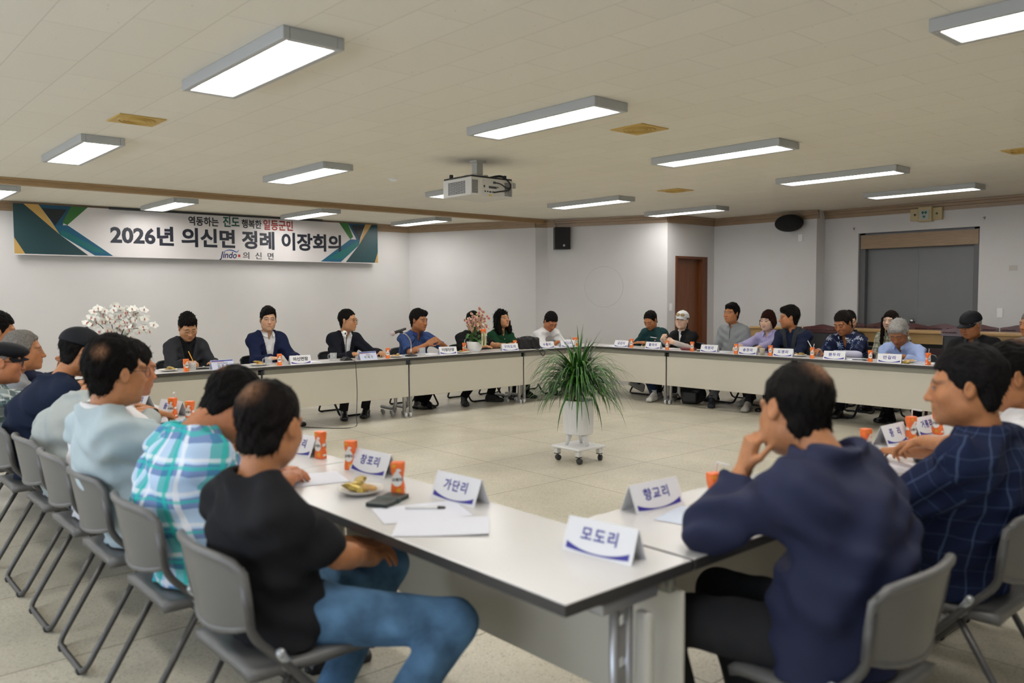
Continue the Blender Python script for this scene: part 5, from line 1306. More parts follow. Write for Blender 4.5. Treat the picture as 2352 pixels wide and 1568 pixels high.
A_(5.10, head=(5.11,8.84,1.150), hs=HS, look=(36,4,0), skin='mid', glasses=((0.05,0.05,0.06),), hair=dict(vol=.008,recede=.022,tufts=500,len=.02,lift=.2,th=.006), wear=suit(c_darksuit,.36,.075), turn=6,
   arms={'R':dict(w=(-.10,-.47,.765),curl=.3,d=(.7,-.7,-.1)), 'L':dict(w=(.25,-.50,.762),curl=.3,d=(-.4,-.9,-.05))}, trousers=c_slate, shoe=LEATHER, legs={'R':dict(k=(-.16,-.42,.475),a=(-.24,-.43,.10),ang=-.5),'L':dict(k=(.12,-.43,.475),a=(.05,-.44,.10),ang=-.75)}, badge=(mat('silver_pin',(.6,.6,.6),.3,.8), .020, .070, .15, .008), label='man in a dark suit and round glasses turning to the right')
A_(6.14, head=(6.14,8.82,1.125), hs=1.12, look=(20,6,2), w=1.08, belly=.06, skin='brown', fat=1.8, neck=1.15, jaw=1.15, hair=dict(vol=.014,quiff=.010,tufts=600,len=.015,lift=.5), wear=[dict(name='shirt', m=M_blue_stripe, off=.011, sleeve=.85, depth=.13, wide=.055, neck=.072, collar=dict(r=.074,tip=.030))],
   arms={'R':dict(w=(-.04,-.40,.835),e=(-.8,.2,-.5),curl=.9,d=(.75,-.35,.45),n=(-.3,-.8,.5),thumb=.3), 'L':dict(w=(.16,-.385,.850),e=(.9,.2,-.5),curl=.9,d=(-.75,-.30,.40),n=(.3,-.8,.5),thumb=.3)}, trousers=c_black, shoe=LEATHER, legs={'L':dict(k=(.14,-.43,.475),a=(-.02,-.30,.10),ang=.1),'R':dict(k=(-.12,-.43,.475),a=(-.10,-.26,.10),ang=.0)}, label='stocky man in a blue striped shirt with clasped hands')
A_(7.10, head=(7.10,8.88,1.085), hs=HS, look=(0,12,0), w=1.05, skin='mid', eyes='shut', hair=dict(vol=.012), wear=[dict(name='tee', m=c_black, off=.011, sleeve=.80, neck=.070)], crew=c_black,
   arms={'R':dict(w=(-.16,-.45,.765),curl=.4), 'L':dict(w=(.20,-.52,.775),curl=.7,d=(-.55,-.8,-.1))}, trousers=c_black, shoe=('sneaker',(0.010,0.010,0.011),(0.012,0.012,0.012)), legs={'R':dict(k=(-.14,-.42,.475),a=(-.44,-.42,.10),ang=-.5),'L':dict(k=(.14,-.43,.475),a=(.02,-.42,.10),ang=.7)}, label='man in a black tee hidden behind the pink orchid')
A_(7.68, y=9.0, head=(7.67,8.94,1.105), hs=1.03, look=(2,-10,-3), w=.92, skin='mid', jaw=.9, lips=(.45,.12,.12), hair=dict(style='curly',vol=.015,tufts=900,len=.035,lift=.8), wear=[dict(name='blouse', m=c_green, off=.012, sleeve=1.5, depth=.115, wide=.055, neck=.068, collar=dict(tip=.028))],
   arms={'R':dict(w=(-.12,-.36,.765)), 'L':dict(w=(.12,-.38,.765))}, trousers=c_black, shoe=LEATHER, buttons=(mat('shell_button',(.7,.7,.68),.3), .014, 4), label='woman with long curly black hair in a dark green blouse')
A_(8.45, y=8.99, head=(8.455,8.76,1.055), hs=1.10, look=(-14,40,3), w=1.06, hunch=.06, skin='red', fat=1.4, eyes='shut', neck=1.1, hair=dict(vol=.010,tufts=400,len=.014), wear=[dict(name='tee', m=c_whitetee, off=.014, sleeve=.85, neck=.070)], crew=c_whitetee,
   arms={'R':dict(w=(-.07,-.46,.77),curl=.8,d=(.6,-.75,.1)), 'L':dict(w=(.16,-.47,.77),curl=.8,d=(-.65,-.7,.1))}, trousers=c_greytr, shoe=LEATHER, label='man in a white tee bending his head in the far corner')
# ---- right row
B_(7.70, head=(9.43,7.68,1.075), hs=HS, look=(6,34,0), hunch=.04, skin='tan', eyes='shut', hair=dict(vol=.004,recede=.030,th=.006,tufts=350,len=.016), wear=[dict(name='sweatshirt', m=c_dkgreen, off=.014, sleeve=1.92, neck=.070)], crew=c_dkgreen,
   arms={'R':dict(w=(-.12,-.40,.765)), 'L':dict(w=(.14,-.40,.765))}, trousers=c_dkjeans, shoe=('sneaker',(0.55,0.53,0.50),(0.60,0.58,0.53)), sock=('sock_grey',(0.4,0.4,0.4)), legs={'L':dict(k=(.14,-.44,.475),a=(.58,-.70,.10),ang=.3),'R':dict(k=(-.12,-.44,.475),a=(-.02,-.30,.16),ang=-.4,tilt=-.5)}, emblem=(.085,.19,.017), label='man with receding hair in a dark green sweatshirt looking down')
B_(7.13, x=9.50, head=(9.46,7.14,1.085), hs=1.03, look=(20,-2,4), w=.95, belly=.01, skin='pale', jaw=.9, fat=.8, lips=(.55,.12,.16), hair=dict(low=-.04,th=.004,tufts=200), cap=(c_capw,), wear=[dict(name='base_layer', m=c_white, off=.002, sleeve=0, neck=None), dict(name='polo_shirt', m=c_black, off=.013, sleeve=.85, depth=.16, wide=.040, neck=.072, collar=dict(tip=.028))],
   arms={'R':dict(w=(-.02,-.46,.835),curl=1.1,thumb=1.0,d=(.5,-.6,.45),n=(-.5,-.6,.5)), 'L':dict(w=(.16,-.45,.80),curl=1.0,d=(-.8,-.5,.25),n=(.2,-.7,.6))}, sleeves=[('arm_sleeve',c_sleevewhite,'R',-.25,.93,.004),('arm_sleeve',c_sleevewhite,'L',-.25,.93,.004)], trousers=c_slate, shoe=('sneaker',(0.3,0.3,0.3),(0.5,0.5,0.5)), sunglasses=1, ponytail=1, label='woman in a white cap and black polo holding a white pen')
B_(6.40, x=9.62, head=(9.58,6.41,1.185), hs=HS, look=(-4,-3,0), skin='tan', hair=dict(vol=.018,quiff=.006,tufts=500,len=.014,lift=.35,fringe=.5), wear=[dict(name='zip_shirt', m=c_greyzip, off=.011, sleeve=1.92, depth=.06, wide=.03, neck=.064, collar=dict(hgt=.048,fall=.010,tip=.004,open_=.22))],
   arms={'R':dict(w=(-.20,-.28,.66),hide=True), 'L':dict(w=(.20,-.28,.66),hide=True)}, trousers=c_greytr, shoe=('sneaker',(0.012,0.015,0.026),(0.62,0.60,0.52)), sock=('sock_black',(0.02,0.02,0.02)), legs={'L':dict(k=(.13,-.44,.475),a=(.16,-.70,.10),ang=.55),'R':dict(k=(-.13,-.44,.475),a=(-.14,-.22,.10))}, zip=(c_vest,.013), label='upright man in a grey half zip shirt')
B_(5.88, x=9.66, head=(9.62,5.885,1.095), hs=1.03, look=(2,4,2), w=.92, skin='pale', lips=(.45,.08,.08), jaw=.95, fat=1.0, hair=dict(style='bob',vol=.018,col=BRN,tufts=500,len=.018,lift=.25), wear=[dict(name='blouse', m=c_lav, off=.013, sleeve=1.7, depth=.08, wide=.05, neck=.068, collar=dict(tip=.032))],
   arms={'R':dict(w=(-.15,-.52,.765)), 'L':dict(w=(.12,-.50,.765))}, trousers=c_slate, shoe=('sneaker',(0.42,0.40,0.36),(0.45,0.42,0.36)), legs={'L':dict(k=(.12,-.43,.475),a=(.17,-.74,.10),ang=.3),'R':dict(k=(-.12,-.43,.475),a=(-.12,-.30,.10))}, label='woman with brown bob hair in a lavender blouse')
B_(5.42, x=9.50, head=(9.40,5.45,1.155), hs=1.10, look=(-50,6,0), w=1.06, skin='tan', stubble=.35, hair=dict(vol=.016,low=-.03,quiff=.012,tufts=700,len=.024,lift=.4,temple=.4), wear=[dict(name='shirt', m=c_navy, off=.010, sleeve=1.75, depth=.05, wide=.03, neck=.068, collar=dict(hgt=.042,tip=.012)), dict(name='vest', m=c_vest, off=.020, sleeve=0, depth=.33, wide=.060, neck=.082, lapel=True)],
   arms={'R':dict(w=(-.06,-.46,.775),curl=.5,d=(.75,-.6,-.05)), 'L':dict(w=(.08,-.45,.765),curl=.4,d=(-.9,-.4,-.05))}, trousers=c_black, shoe=LEATHER, label='man in a navy shirt and charcoal vest turning to the woman in lavender')
B_(4.70, x=9.48, head=(9.36,4.725,1.100), hs=1.10, look=(-10,26,0), w=1.05, hunch=.05, skin='brown', eyes='shut', neck=1.1, hair=dict(vol=.010,tufts=500,len=.016,lift=.5,col=(.018,.014,.012)), wear=[dict(name='floral_shirt', m=M_floral, off=.014, sleeve=.90, depth=.17, wide=.055, neck=.075, collar=dict(r=.074,tip=.032))],
   arms={'R':dict(w=(-.16,-.44,.785),curl=[.5,.9,1.1,1.2],thumb=1.0,d=(.2,-.95,.05)), 'L':dict(w=(.02,-.44,.765),curl=.5,d=(-.95,-.3,-.05),e=(.9,.1,-.5))}, sleeves=[('arm_sleeve',c_sleevelav,'R',-.15,.9,.005),('arm_sleeve',c_sleevelav,'L',-.15,.9,.005)], trousers=c_black, shoe=LEATHER, legs={'L':dict(k=(.15,-.43,.475),a=(.02,-.26,.10)),'R':dict(k=(-.12,-.43,.475),a=(-.12,-.34,.16),tilt=-.4)}, label='man in a navy floral shirt and pale arm sleeves writing')
B_(3.99, x=9.47, head=(9.26,4.03,1.005), hs=1.12, look=(4,36,0), w=1.08, hunch=.07, belly=.03, skin='brown', eyes='shut', brow=(.06,.05,.045), browt=.006, hair=dict(vol=.016,col=GREYH,quiff=.014,tufts=900,len=.020,lift=.75,th=.010), wear=[dict(name='shirt', m=c_lblue, off=.013, sleeve=1.9, depth=.10, wide=.05, neck=.072, collar=dict(r=.072,tip=.034))],
   arms={'R':dict(w=(-.06,-.44,.775),curl=.7,d=(.85,-.5,0)), 'L':dict(w=(.09,-.40,.765),curl=.5,d=(-.95,-.2,0),e=(.9,.1,-.5))}, trousers=c_black, shoe=LEATHER, legs={'R':dict(k=(-.12,-.43,.475),a=(-.12,-.22,.10),ang=-.5),'L':dict(k=(.14,-.43,.475),a=(.18,-.20,.10),ang=.1)}, buttons=(mat('blue_button',(.45,.52,.7),.3), .015, 3), label='white haired man in a light blue shirt leaning over the table')
B_(3.36, x=9.60, head=(9.52,3.385,1.105), hs=1.12, look=(-14,16,0), w=1.14, belly=.06, skin='brown', fat=2.0, eyes='shut', jaw=1.15, neck=1.15, hair=dict(col=GREYH,low=-.01,th=.005,tufts=200), cap=(c_cap,), wear=[dict(name='polo_shirt', m=c_black, off=.013, sleeve=.85, depth=.12, wide=.05, neck=.074, collar=dict(m=c_vest,r=.075,tip=.026))],
   arms={'R':dict(w=(-.12,-.43,.765)), 'L':dict(w=(.56,-.02,.93),e=(.3,.2,-1),d=(.6,-.1,-.5),n=(.3,.3,.9),curl=.4)}, shr={'L':.02}, trousers=c_black, shoe=LEATHER, label='heavy man in a black cap and black polo resting his arm sideways')
B_(2.80, x=9.66, head=(9.58,2.83,1.125), hs=HS, look=(-30,4,0), skin='tan', hair=dict(vol=.010,col=SALT,tufts=400), wear=[dict(name='shirt', m=M_grey_stripe, off=.012, sleeve=.85, depth=.09, wide=.045, neck=.070, collar=True)], arms={'R':dict(w=(-.12,-.43,.765)), 'L':dict(w=(.14,-.43,.765))}, trousers=c_slate, shoe=LEATHER, label='man in a grey striped shirt at the right picture edge')
B_(4.58, x=10.40, head=(10.33,4.60,1.105), hs=1.0, look=(0,0,0), w=.88, skin='pale', jaw=.85, lips=(.40,.14,.13), brow=(.05,.03,.02), hair=dict(style='long',col=DKB,vol=.008,tufts=300), wear=[dict(name='plaid_shirt', m=M_green_plaid, off=.014, sleeve=1.85, depth=.07, wide=.045, neck=.068, collar=True)], arms={'R':dict(w=(-.08,-.36,.62),hide=False), 'L':dict(w=(.08,-.36,.62))}, trousers=c_slate, shoe=LEATHER, label='young woman with long brown hair in an olive plaid shirt, behind the white haired man')
B_(5.17, x=10.46, head=(10.40,5.165,1.085), hs=1.0, look=(40,10,0), w=.9, skin='light', hair=dict(vol=.018,tufts=300,low=-.03), wear=[dict(name='shirt', m=c_black, off=.012, sleeve=1.9, neck=.068)], arms={'R':dict(w=(-.1,-.36,.62)), 'L':dict(w=(.1,-.36,.62))}, trousers=c_slate, shoe=LEATHER, label='black haired person hidden behind the man in the floral shirt')
# ---- left row, from the nearest
C_(2.30, head=(1.05,2.275,1.070), hs=1.06, look=(34,14,0), jaw=.9, w=.98, hunch=.03, skin='tan', neck=1.0, hair=dict(vol=.004,tufts=900,len=.012,lift=.25,th=.006,col=(.014,.011,.010),bald=[(.012,.108,.088,.052)]), wear=[dict(name='tee', m=c_blacktee, off=.013, sleeve=.86, neck=.068)], crew=c_blacktee,
   arms={'R':dict(w=(-.02,-.28,.60),e=(-.9,.25,-.6),d=(.9,-.3,-.1),curl=.5), 'L':dict(w=(.10,-.30,.62),d=(-.8,-.5,-.1),curl=.5)}, trousers=c_jeans, legw=1.02, shoe=('sneaker',(0.25,0.25,0.25),(0.5,0.5,0.48)), legs={'R':dict(k=(-.36,-.36,.47),a=(-.40,.05,.10),ang=-.6),'L':dict(k=(.14,-.45,.50),a=(.05,-.12,.10))}, label='nearest man on the left in a black tee and blue jeans')
C_(2.97, head=(1.23,2.975,1.050), hs=1.07, noff=(0,.01,.035), look=(4,42,-4), w=1.12, hunch=.06, belly=.04, nf=.05, skin='red', fat=1.5, neck=1.15, hair=dict(vol=.004,tufts=800,len=.012,lift=.3,th=.007,bald=[(.012,.118,.072,.034)]), wear=[dict(name='plaid_shirt', m=M_teal_plaid, off=.018, sleeve=.88, neck=.074, collar=dict(r=.076,tip=.02))],
   arms={'R':dict(w=(-.08,-.30,.76),curl=.5,d=(.8,-.5,0)), 'L':dict(w=(.10,-.32,.76),d=(-.8,-.5,0))}, trousers=c_black, shoe=LEATHER, label='man in a teal and blue plaid shirt bowing his head')
C_(3.58, head=(0.985,3.535,1.145), hs=1.10, look=(10,4,0), w=1.08, belly=.04, skin='tan', glasses=((0.03,0.03,0.03),), neck=1.1, hair=dict(vol=.016,tufts=900,len=.02,lift=.3,low=.004,col=(.010,.008,.007),bald=[(-.055,.092,.082,.036)]), wear=[dict(name='polo_shirt', m=c_pale, off=.018, sleeve=.90, neck=.070, collar=dict(m=c_white,r=.076,hgt=.052,fall=.022,tip=.012))],
   arms={'R':dict(w=(-.14,-.50,.77)), 'L':dict(w=(.14,-.50,.77))}, trousers=c_khaki, shoe=LEATHER, label='man with glasses in a pale blue polo with a white collar')
C_(4.12, head=(1.22,4.14,1.105), hs=1.06, look=(8,8,0), skin='red', hair=dict(vol=.012,tufts=500), hunch=.04, nf=.03, wear=[dict(name='shirt', m=c_white, off=.016, sleeve=.9, neck=.070, collar=True)], arms={'R':dict(w=(-.14,-.46,.77)), 'L':dict(w=(.14,-.46,.77))}, trousers=c_khaki, shoe=LEATHER, label='man in a white shirt and khaki trousers, mostly behind the pale polo man')
C_(4.68, head=(1.28,4.72,1.06), hs=1.05, look=(5,25,0), w=1.05, hunch=.09, nf=.05, skin='tan', eyes='shut', hair=dict(vol=.01,tufts=400), wear=[dict(name='shirt', m=c_grey, off=.016, sleeve=1.8, neck=.070, collar=True)],
   arms={'R':dict(w=(.12,-.42,.80),d=(.2,-.9,-.25),curl=.9,e=(-.8,.0,-.6)), 'L':dict(w=(.34,-.40,.77))}, sleeves=[('wristwatch',c_black,'R',.86,.96,-.002)], trousers=c_slate, shoe=LEATHER, label='man in a sage grey shirt bending over the table, hand above his papers')
C_(5.25, x=1.08, head=(1.26,5.20,1.130), hs=1.07, look=(0,20,0), w=1.10, hunch=.09, nf=.05, skin='tan', hair=dict(low=-.005,th=.005,tufts=400,len=.012), cap=(c_cap,), wear=[dict(name='polo_shirt', m=c_navypolo, off=.016, sleeve=.85, neck=.072, collar=dict(tip=.015))], arms={'R':dict(w=(-.12,-.46,.77)), 'L':dict(w=(.12,-.46,.77))}, trousers=c_slate, shoe=LEATHER, label='man in a black cap and navy polo leaning forward on the left')
C_(5.90, x=1.05, head=(0.97,5.83,1.055), hs=1.07, look=(-6,6,0), w=1.05, skin='red', fat=1.3, glasses=((0.04,0.04,0.05),), hair=dict(col=SALT,low=-.005,th=.004,tufts=200), cap=(c_cap,True,'flat'), wear=[dict(name='plaid_shirt', m=M_grey_plaid, off=.016, sleeve=.9, neck=.070, collar=True)], arms={'R':dict(w=(-.12,-.48,.77)), 'L':dict(w=(.12,-.48,.77))}, trousers=c_slate, shoe=LEATHER, label='man in a black flat cap and grey plaid shirt at the left edge')
C_(6.50, head=(1.20,6.40,1.085), hs=1.08, look=(-14,2,0), skin='tan', hunch=.04, nf=.03, hair=dict(vol=.008,col=SALT,recede=.026,tufts=600,len=.018), wear=[dict(name='polo_shirt', m=c_greypolo, off=.014, sleeve=.80, neck=.070, collar=True)], arms={'L':dict(w=(.16,-.36,.92),e=(.5,-.3,-.9),d=(-.5,-.1,.75),n=(.3,-.9,.2),curl=1.0), 'R':dict(w=(-.02,-.42,.82),d=(.5,-.7,.2),curl=.8)}, trousers=c_slate, shoe=LEATHER, sleeves=[('sleeve_band',c_red,'R',-.62,-.45,.032)], label='grey haired man in a grey polo with a red sleeve band, hand at his chin')
C_(7.10, head=(1.14,6.92,1.205), hs=1.06, look=(-6,8,0), skin='tan', hair=dict(vol=.014,tufts=400), wear=[dict(name='shirt', m=c_navy, off=.013, sleeve=1.8, neck=.070)], arms={'R':dict(w=(-.12,-.46,.77)), 'L':dict(w=(.12,-.46,.77))}, trousers=c_slate, shoe=LEATHER, label='black haired man cut by the left edge behind the grey haired man')
# ---- right foreground
D_(2.13, head=(2.155,1.225,1.120), hs=1.07, noff=(0,.012,.030), look=(-22,14,-4), w=1.10, belly=.03, hunch=.07, nf=.03, skin='tan', neck=1.1, fat=.8, hair=dict(vol=.002,tufts=1000,len=.012,lift=.25,th=.006,col=(.013,.011,.010),bald=[(-.018,.098,.098,.055)]), wear=[dict(name='jacket', m=c_navyjk, off=.022, sleeve=1.80, neck=.074, collar=dict(hgt=.034,fall=.012,tip=.006))],
   arms={'L':dict(el=(.18,-.24,.80),w=(.045,-.235,.945),d=(-.12,.22,.95),n=(.75,-.6,-.1),side=(-.2,.9,0),curl=[1.1,1.3,1.4,1.4],thumb=.8), 'R':dict(w=(-.22,-.34,.76))}, trousers=c_slate, legw=1.05, shoe=LEATHER, legs={'L':dict(k=(.21,-.42,.50),a=(.20,-.30,.10)),'R':dict(k=(-.13,-.44,.48),a=(-.12,-.30,.10))}, label='man in a navy jacket, chin on hand, at the near right table')
D_(3.02, head=(2.93,1.055,1.140), hs=1.07, look=(22,6,0), w=1.12, belly=.05, skin='tan', neck=1.15, fat=1.2, hair=dict(vol=.008,tufts=900,len=.014,lift=.3,col=(.016,.014,.014)), wear=[dict(name='check_shirt', m=M_navy_check, off=.018, sleeve=.92, neck=.074, collar=dict(r=.076,tip=.015))],
   arms={'L':dict(el=(.27,-.08,.74),w=(.05,-.20,.64),curl=.5), 'R':dict(world=(3.46,1.40,.85),w=(0,0,0),d=(-.1,-.95,-.3),curl=[.7,.9,1.1,1.2],thumb=.9,e=(-.8,.1,-.5))}, trousers=c_dkjeans, shoe=('sneaker',(0.35,0.35,0.36),(0.6,0.6,0.6)), label='man in a navy check short sleeved shirt on the right, seen from the side')
D_(3.72, head=(3.56,1.12,1.125), hs=1.07, look=(30,14,0), skin='tan', hair=dict(vol=.006,tufts=500,bald=[(0,.07,.125,.05)]), wear=[dict(name='shirt', m=c_white, off=.016, sleeve=.9, neck=.072, collar=True)], arms={'L':dict(w=(.14,-.44,.77)), 'R':dict(w=(-.14,-.44,.77))}, trousers=c_slate, shoe=LEATHER, label='man in a white shirt cut by the right edge beside the navy check shirt')

import time as _t; _t0 = _t.time()
for P_ in PEOPLE: person(P_)
print('people built in %.1f s' % (_t.time()-_t0))
# chairs under everybody
def chair_label(c, l):
    ws = l.split(',')[0].split()[:11]
    while ws[-1] in ('a','and','in','the','of','on','his','her','with','to','at','over','behind','by','pale','navy','blue','black','white','round','grey'): ws.pop()
    return c+' folding chair under the '+' '.join(ws)
for P_ in PEOPLE:
    (x, y), r = P_['at'], math.radians(P_['rz'])
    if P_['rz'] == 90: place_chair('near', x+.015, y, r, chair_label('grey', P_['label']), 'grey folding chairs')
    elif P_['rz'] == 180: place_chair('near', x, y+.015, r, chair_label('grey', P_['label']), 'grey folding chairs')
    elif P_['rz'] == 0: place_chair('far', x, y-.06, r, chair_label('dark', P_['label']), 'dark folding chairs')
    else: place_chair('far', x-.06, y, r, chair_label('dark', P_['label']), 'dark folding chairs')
# ================================================================== things on the tables
TT = TZ+0.0005
M_card = mat('card_white', (0.74,0.74,0.76), 0.45); M_ink = mat('card_ink_blue', (0.035,0.028,0.27), 0.5); M_inkk = mat('card_ink_black', (0.01,0.01,0.012), 0.5)
M_paleblue = mat('card_pale_blue', (0.60,0.64,0.78), 0.45); M_bandblue = mat('card_band_blue', (0.03,0.05,0.30), 0.4); M_bandred = mat('card_band_red', (0.45,0.09,0.03), 0.4)
CW, CH, CD = 0.235, 0.092, 0.038
_fa = math.atan2(CD, CH)
def tent(parent_name, m):
    q = MB(); t = 0.0014; L = math.hypot(CH, CD)
    for s in (-1,1):
        q.box((0,s*CD/2,CH/2),(CW,t,L),0,Matrix.Rotation(s*_fa,3,'X'))
    return q.build(parent_name, m)
def on_face(me, name, m, root, side, z):
    """flat print on the sloping face; side -1 front, +1 back"""
    o = link_mesh(name, me, m, root); k = z/CH; y = side*(CD*(1-k)+0.0016)
    o.location = (0, y, z); o.rotation_euler = (PI/2-_fa, 0, 0 if side < 0 else PI); return o
def swoosh_mesh():
    n = 24; W_ = CW*0.90; vs = []; fs = []
    for i in range(n+1):
        u = -1+2*i/n; x = u*W_/2; lo = -0.006-0.006*(1-u*u); vs += [(x,lo,0),(x,lo+0.004+0.015*abs(u)**2.2,0)]
    for i in range(n): fs.append((2*i,2*i+2,2*i+3,2*i+1))
    return MB().add(vs, fs).mesh('swoosh')
_sw = swoosh_mesh()
def name_card(txt, loc, rz, lb, style='village', title=None):
    t = tent('name_card', M_card if style != 'official' else M_paleblue)
    if style == 'official':
        me = text_mesh(txt, 0.036, 0.012, spacing=1.0); m2 = text_mesh(title, 0.017, 0.0)
        for s in (-1,1):
            on_face(me, 'lettering', M_inkk, t, s, 0.028); on_face(m2, 'title_lettering', M_inkk, t, s, 0.056)
            b = MB().box((0,0,0),(CW*0.97,0.011,0.0006)).mesh('band'); on_face(b, 'blue_band', M_bandblue, t, s, 0.083)
            b = MB().box((-CW*0.2,0,0),(CW*0.55,0.004,0.0006)).mesh('band'); on_face(b, 'red_band', M_bandred, t, s, 0.073)
    else:
        me = text_mesh(txt, 0.043 if style == 'village' else 0.046, 0.022 if style == 'village' else 0.03, spacing=1.22 if style == 'village' else 1.0)
        for s in (-1,1):
            on_face(me, 'lettering', M_ink if style == 'village' else M_inkk, t, s, 0.052); on_face(_sw, 'swoosh', M_ink, t, s, 0.016)
    t.location = loc; t.rotation_euler = (0,0,rz)
    return tag(t, lb, 'name card', 'folded name cards')
def RA(d=0): return math.radians(d)
for txt, x, y, r, st, ti, lb in [('김 준 화',3.27,8.175,4,'official','진도군의회의장','official name card with blue band before the woman in the charcoal blazer'),
  ('의신면장',4.13,8.18,-6,'black',None,'name card with bold black letters before the man in the navy suit'),
  ('이 재 각',4.97,8.18,4,'official','진도군수','official name card with blue band before the man in the dark suit'),
  ('이장단장',6.17,8.25,-14,'black',None,'name card with bold black letters left of the pink orchid'),
  ('구자도리',7.13,8.17,-16,'village',None,'name card left of the black handbag'), ('수품리',7.80,8.17,-10,'village',None,'name card right of the black handbag'),
  ('원다리',8.22,8.18,-14,'village',None,'name card in the far corner, left of two cards side by side'), ('접도리',8.42,8.34,-22,'village',None,'name card deepest in the far corner, behind two juice cartons')]:
    name_card(txt, (x,y,TT), RA(r), lb, st, ti)
for txt, y, r, lb in [('금갑리',7.62,-86,'name card left of the dark green sweatshirt man'),('활곡리',7.06,-84,'name card before the dark green sweatshirt man'),('죽청리',6.16,-84,'name card before the man in the grey zip shirt'),
  ('송정리',5.60,-84,'name card between the grey shirt man and the lavender blouse woman'),('도명리',5.13,-82,'name card before the vest man, beside a paper cup'),('원두리',4.50,-80,'name card before the man in the floral shirt'),('만길리',3.89,-78,'name card before the white haired man')]:
    name_card(txt, (8.74,y,TT), RA(r), lb)
for txt, x, y, r, lb in [('칠전리',1.74,5.72,84,'name card farthest on the left table'),('돌전리',1.76,5.20,78,'name card behind the juice carton with the bent straw'),('초생리',1.77,3.50,84,'name card half hidden by the black tee man, by a juice carton'),
  ('창포리',1.79,2.91,84,'name card between two juice cartons by the snack plate'),('가단리',1.775,2.31,86,'name card above the loose papers and the white pen')]:
    name_card(txt, (x,y,TT), RA(-r), lb)
for txt, x, y, r, lb in [('향교리',2.21,1.785,-4,'name card right of the near corner, facing the jacket man'),('모도리',1.70,1.55,-82,'nearest name card on the corner of the table'),('중  리',4.05,1.785,-1,'name card between two juice cartons on the right'),('거룡리',4.42,1.785,-2,'name card beyond the navy check man\'s hand')]:
    name_card(txt, (x,y,TT), RA(r), lb)

# ---- juice cartons
M_orange = mat('carton_orange', (0.86,0.17,0.035), 0.35, var=0.12, vscale=30); M_label = mat('carton_label', (0.78,0.76,0.72), 0.4); M_slice = mat('carton_slice', (0.78,0.33,0.03), 0.4); M_brown = mat('carton_ink', (0.05,0.025,0.02), 0.5); M_straw = mat('straw_white', (0.78,0.78,0.78), 0.35)
JH = 0.122
def jw(z):     # half width and half depth, pinched at the waist
    k = 1-0.20*math.exp(-((z-0.062)/0.024)**2); return 0.0245*k, 0.0195*k
def carton_mesh():
    q = MB(); zs = [0,0.004]+[0.012+0.0085*i for i in range(13)]+[JH-0.003,JH]; ring = []; vs = []; fs = []
    for i, z in enumerate(zs):
        a, b = jw(z); e = 0.0015 if i in (0,len(zs)-1) else 0; a -= e; b -= e; c = 0.006+0.004*math.exp(-((z-0.062)/0.024)**2)
        vs += [(-a+c,-b,z),(a-c,-b,z),(a,-b+c,z),(a,b-c,z),(a-c,b,z),(-a+c,b,z),(-a,b-c,z),(-a,-b+c,z)]
    for i in range(len(zs)-1):
        for k in range(8): l = (k+1)%8; fs.append((i*8+k,i*8+l,(i+1)*8+l,(i+1)*8+k))
    fs.append(tuple(range(7,-1,-1))); n = 8*(len(zs)-1); fs.append(tuple(n+k for k in range(8)))
    return q.add(vs, fs).mesh('carton')
def wrapped(fn, n, rings, side, off):
    vs = [(0,0)]; 
    for r in range(1,rings+1): vs += [(fn(2*PI*k/n)[0]*r/rings, fn(2*PI*k/n)[1]*r/rings) for k in range(n)]
    fs = [(0,1+k,1+(k+1)%n) for k in range(n)]
    for r in range(rings-1): fs += [(1+r*n+k,1+(r+1)*n+k,1+(r+1)*n+(k+1)%n,1+r*n+(k+1)%n) for k in range(n)]
    return vs, fs
def patch(fn, cz, cx, side, off, n=28, rings=5):
    vs, fs = wrapped(fn, n, rings, side, off); out = []
    for a, b in vs: z = cz+b; out.append((side*-1*(cx+a) if side > 0 else cx+a, side*(jw(z)[1]+off), z))
    return out, fs
def label_meshes():
    L = MB(); S_ = MB(); T_ = MB()
    for s in (-1,1):
        f = lambda a: (0.0200*math.cos(a), 0.0235*math.sin(a)+0.010*max(0,math.sin(a))**6); v, q = patch(f, 0.058, 0.0, s, 0.0006); L.add(v, q)
        v, q = patch(lambda a: (0.0095*math.cos(a)+0.003, 0.006*math.sin(a)), 0.094, 0.003, s, 0.0006, 16, 2); L.add(v, q)
        v, q = patch(lambda a: (0.010*math.cos(a), 0.0095*math.sin(a)), 0.020, 0.007, s, 0.0006, 16, 2); S_.add(v, q)
        v, q = patch(lambda a: (0.008*math.cos(a), 0.007*math.sin(a)), 0.110, -0.011, s, 0.0006, 16, 2); S_.add(v, q)
    L.box((0.0215,0,0.062),(0.0005,0.020,0.012)); L.box((-0.0215,0,0.062),(0.0005,0.020,0.012)); L.box((0.0247,0,0.016),(0.0005,0.018,0.009)); L.box((-0.0247,0,0.016),(0.0005,0.018,0.009))
    return L.mesh('label'), S_.mesh('orange_print')
_jc = carton_mesh(); _jl, _js = label_meshes(); _jt = text_mesh('오렌지', 0.0135, 0.035)
_jt.transform(Matrix.Rotation(PI/2,4,'X'))
for v in _jt.vertices: v.co.z += 0.058; v.co.y = -(jw(v.co.z)[1]+0.0012)
_jt2 = _jt.copy(); _jt2.transform(Matrix.Rotation(PI,4,'Z'))
_st = MB().tube([(0.012,0.006,JH-0.01),(0.012,0.006,JH+0.030),(0.013,0.002,JH+0.034),(0.035,-0.035,JH+0.030)],0.0028,8).mesh('straw'); _st2 = MB().tube([(0.010,0.004,JH-0.01),(0.020,0.008,JH+0.042)],0.0028,8).mesh('straw')
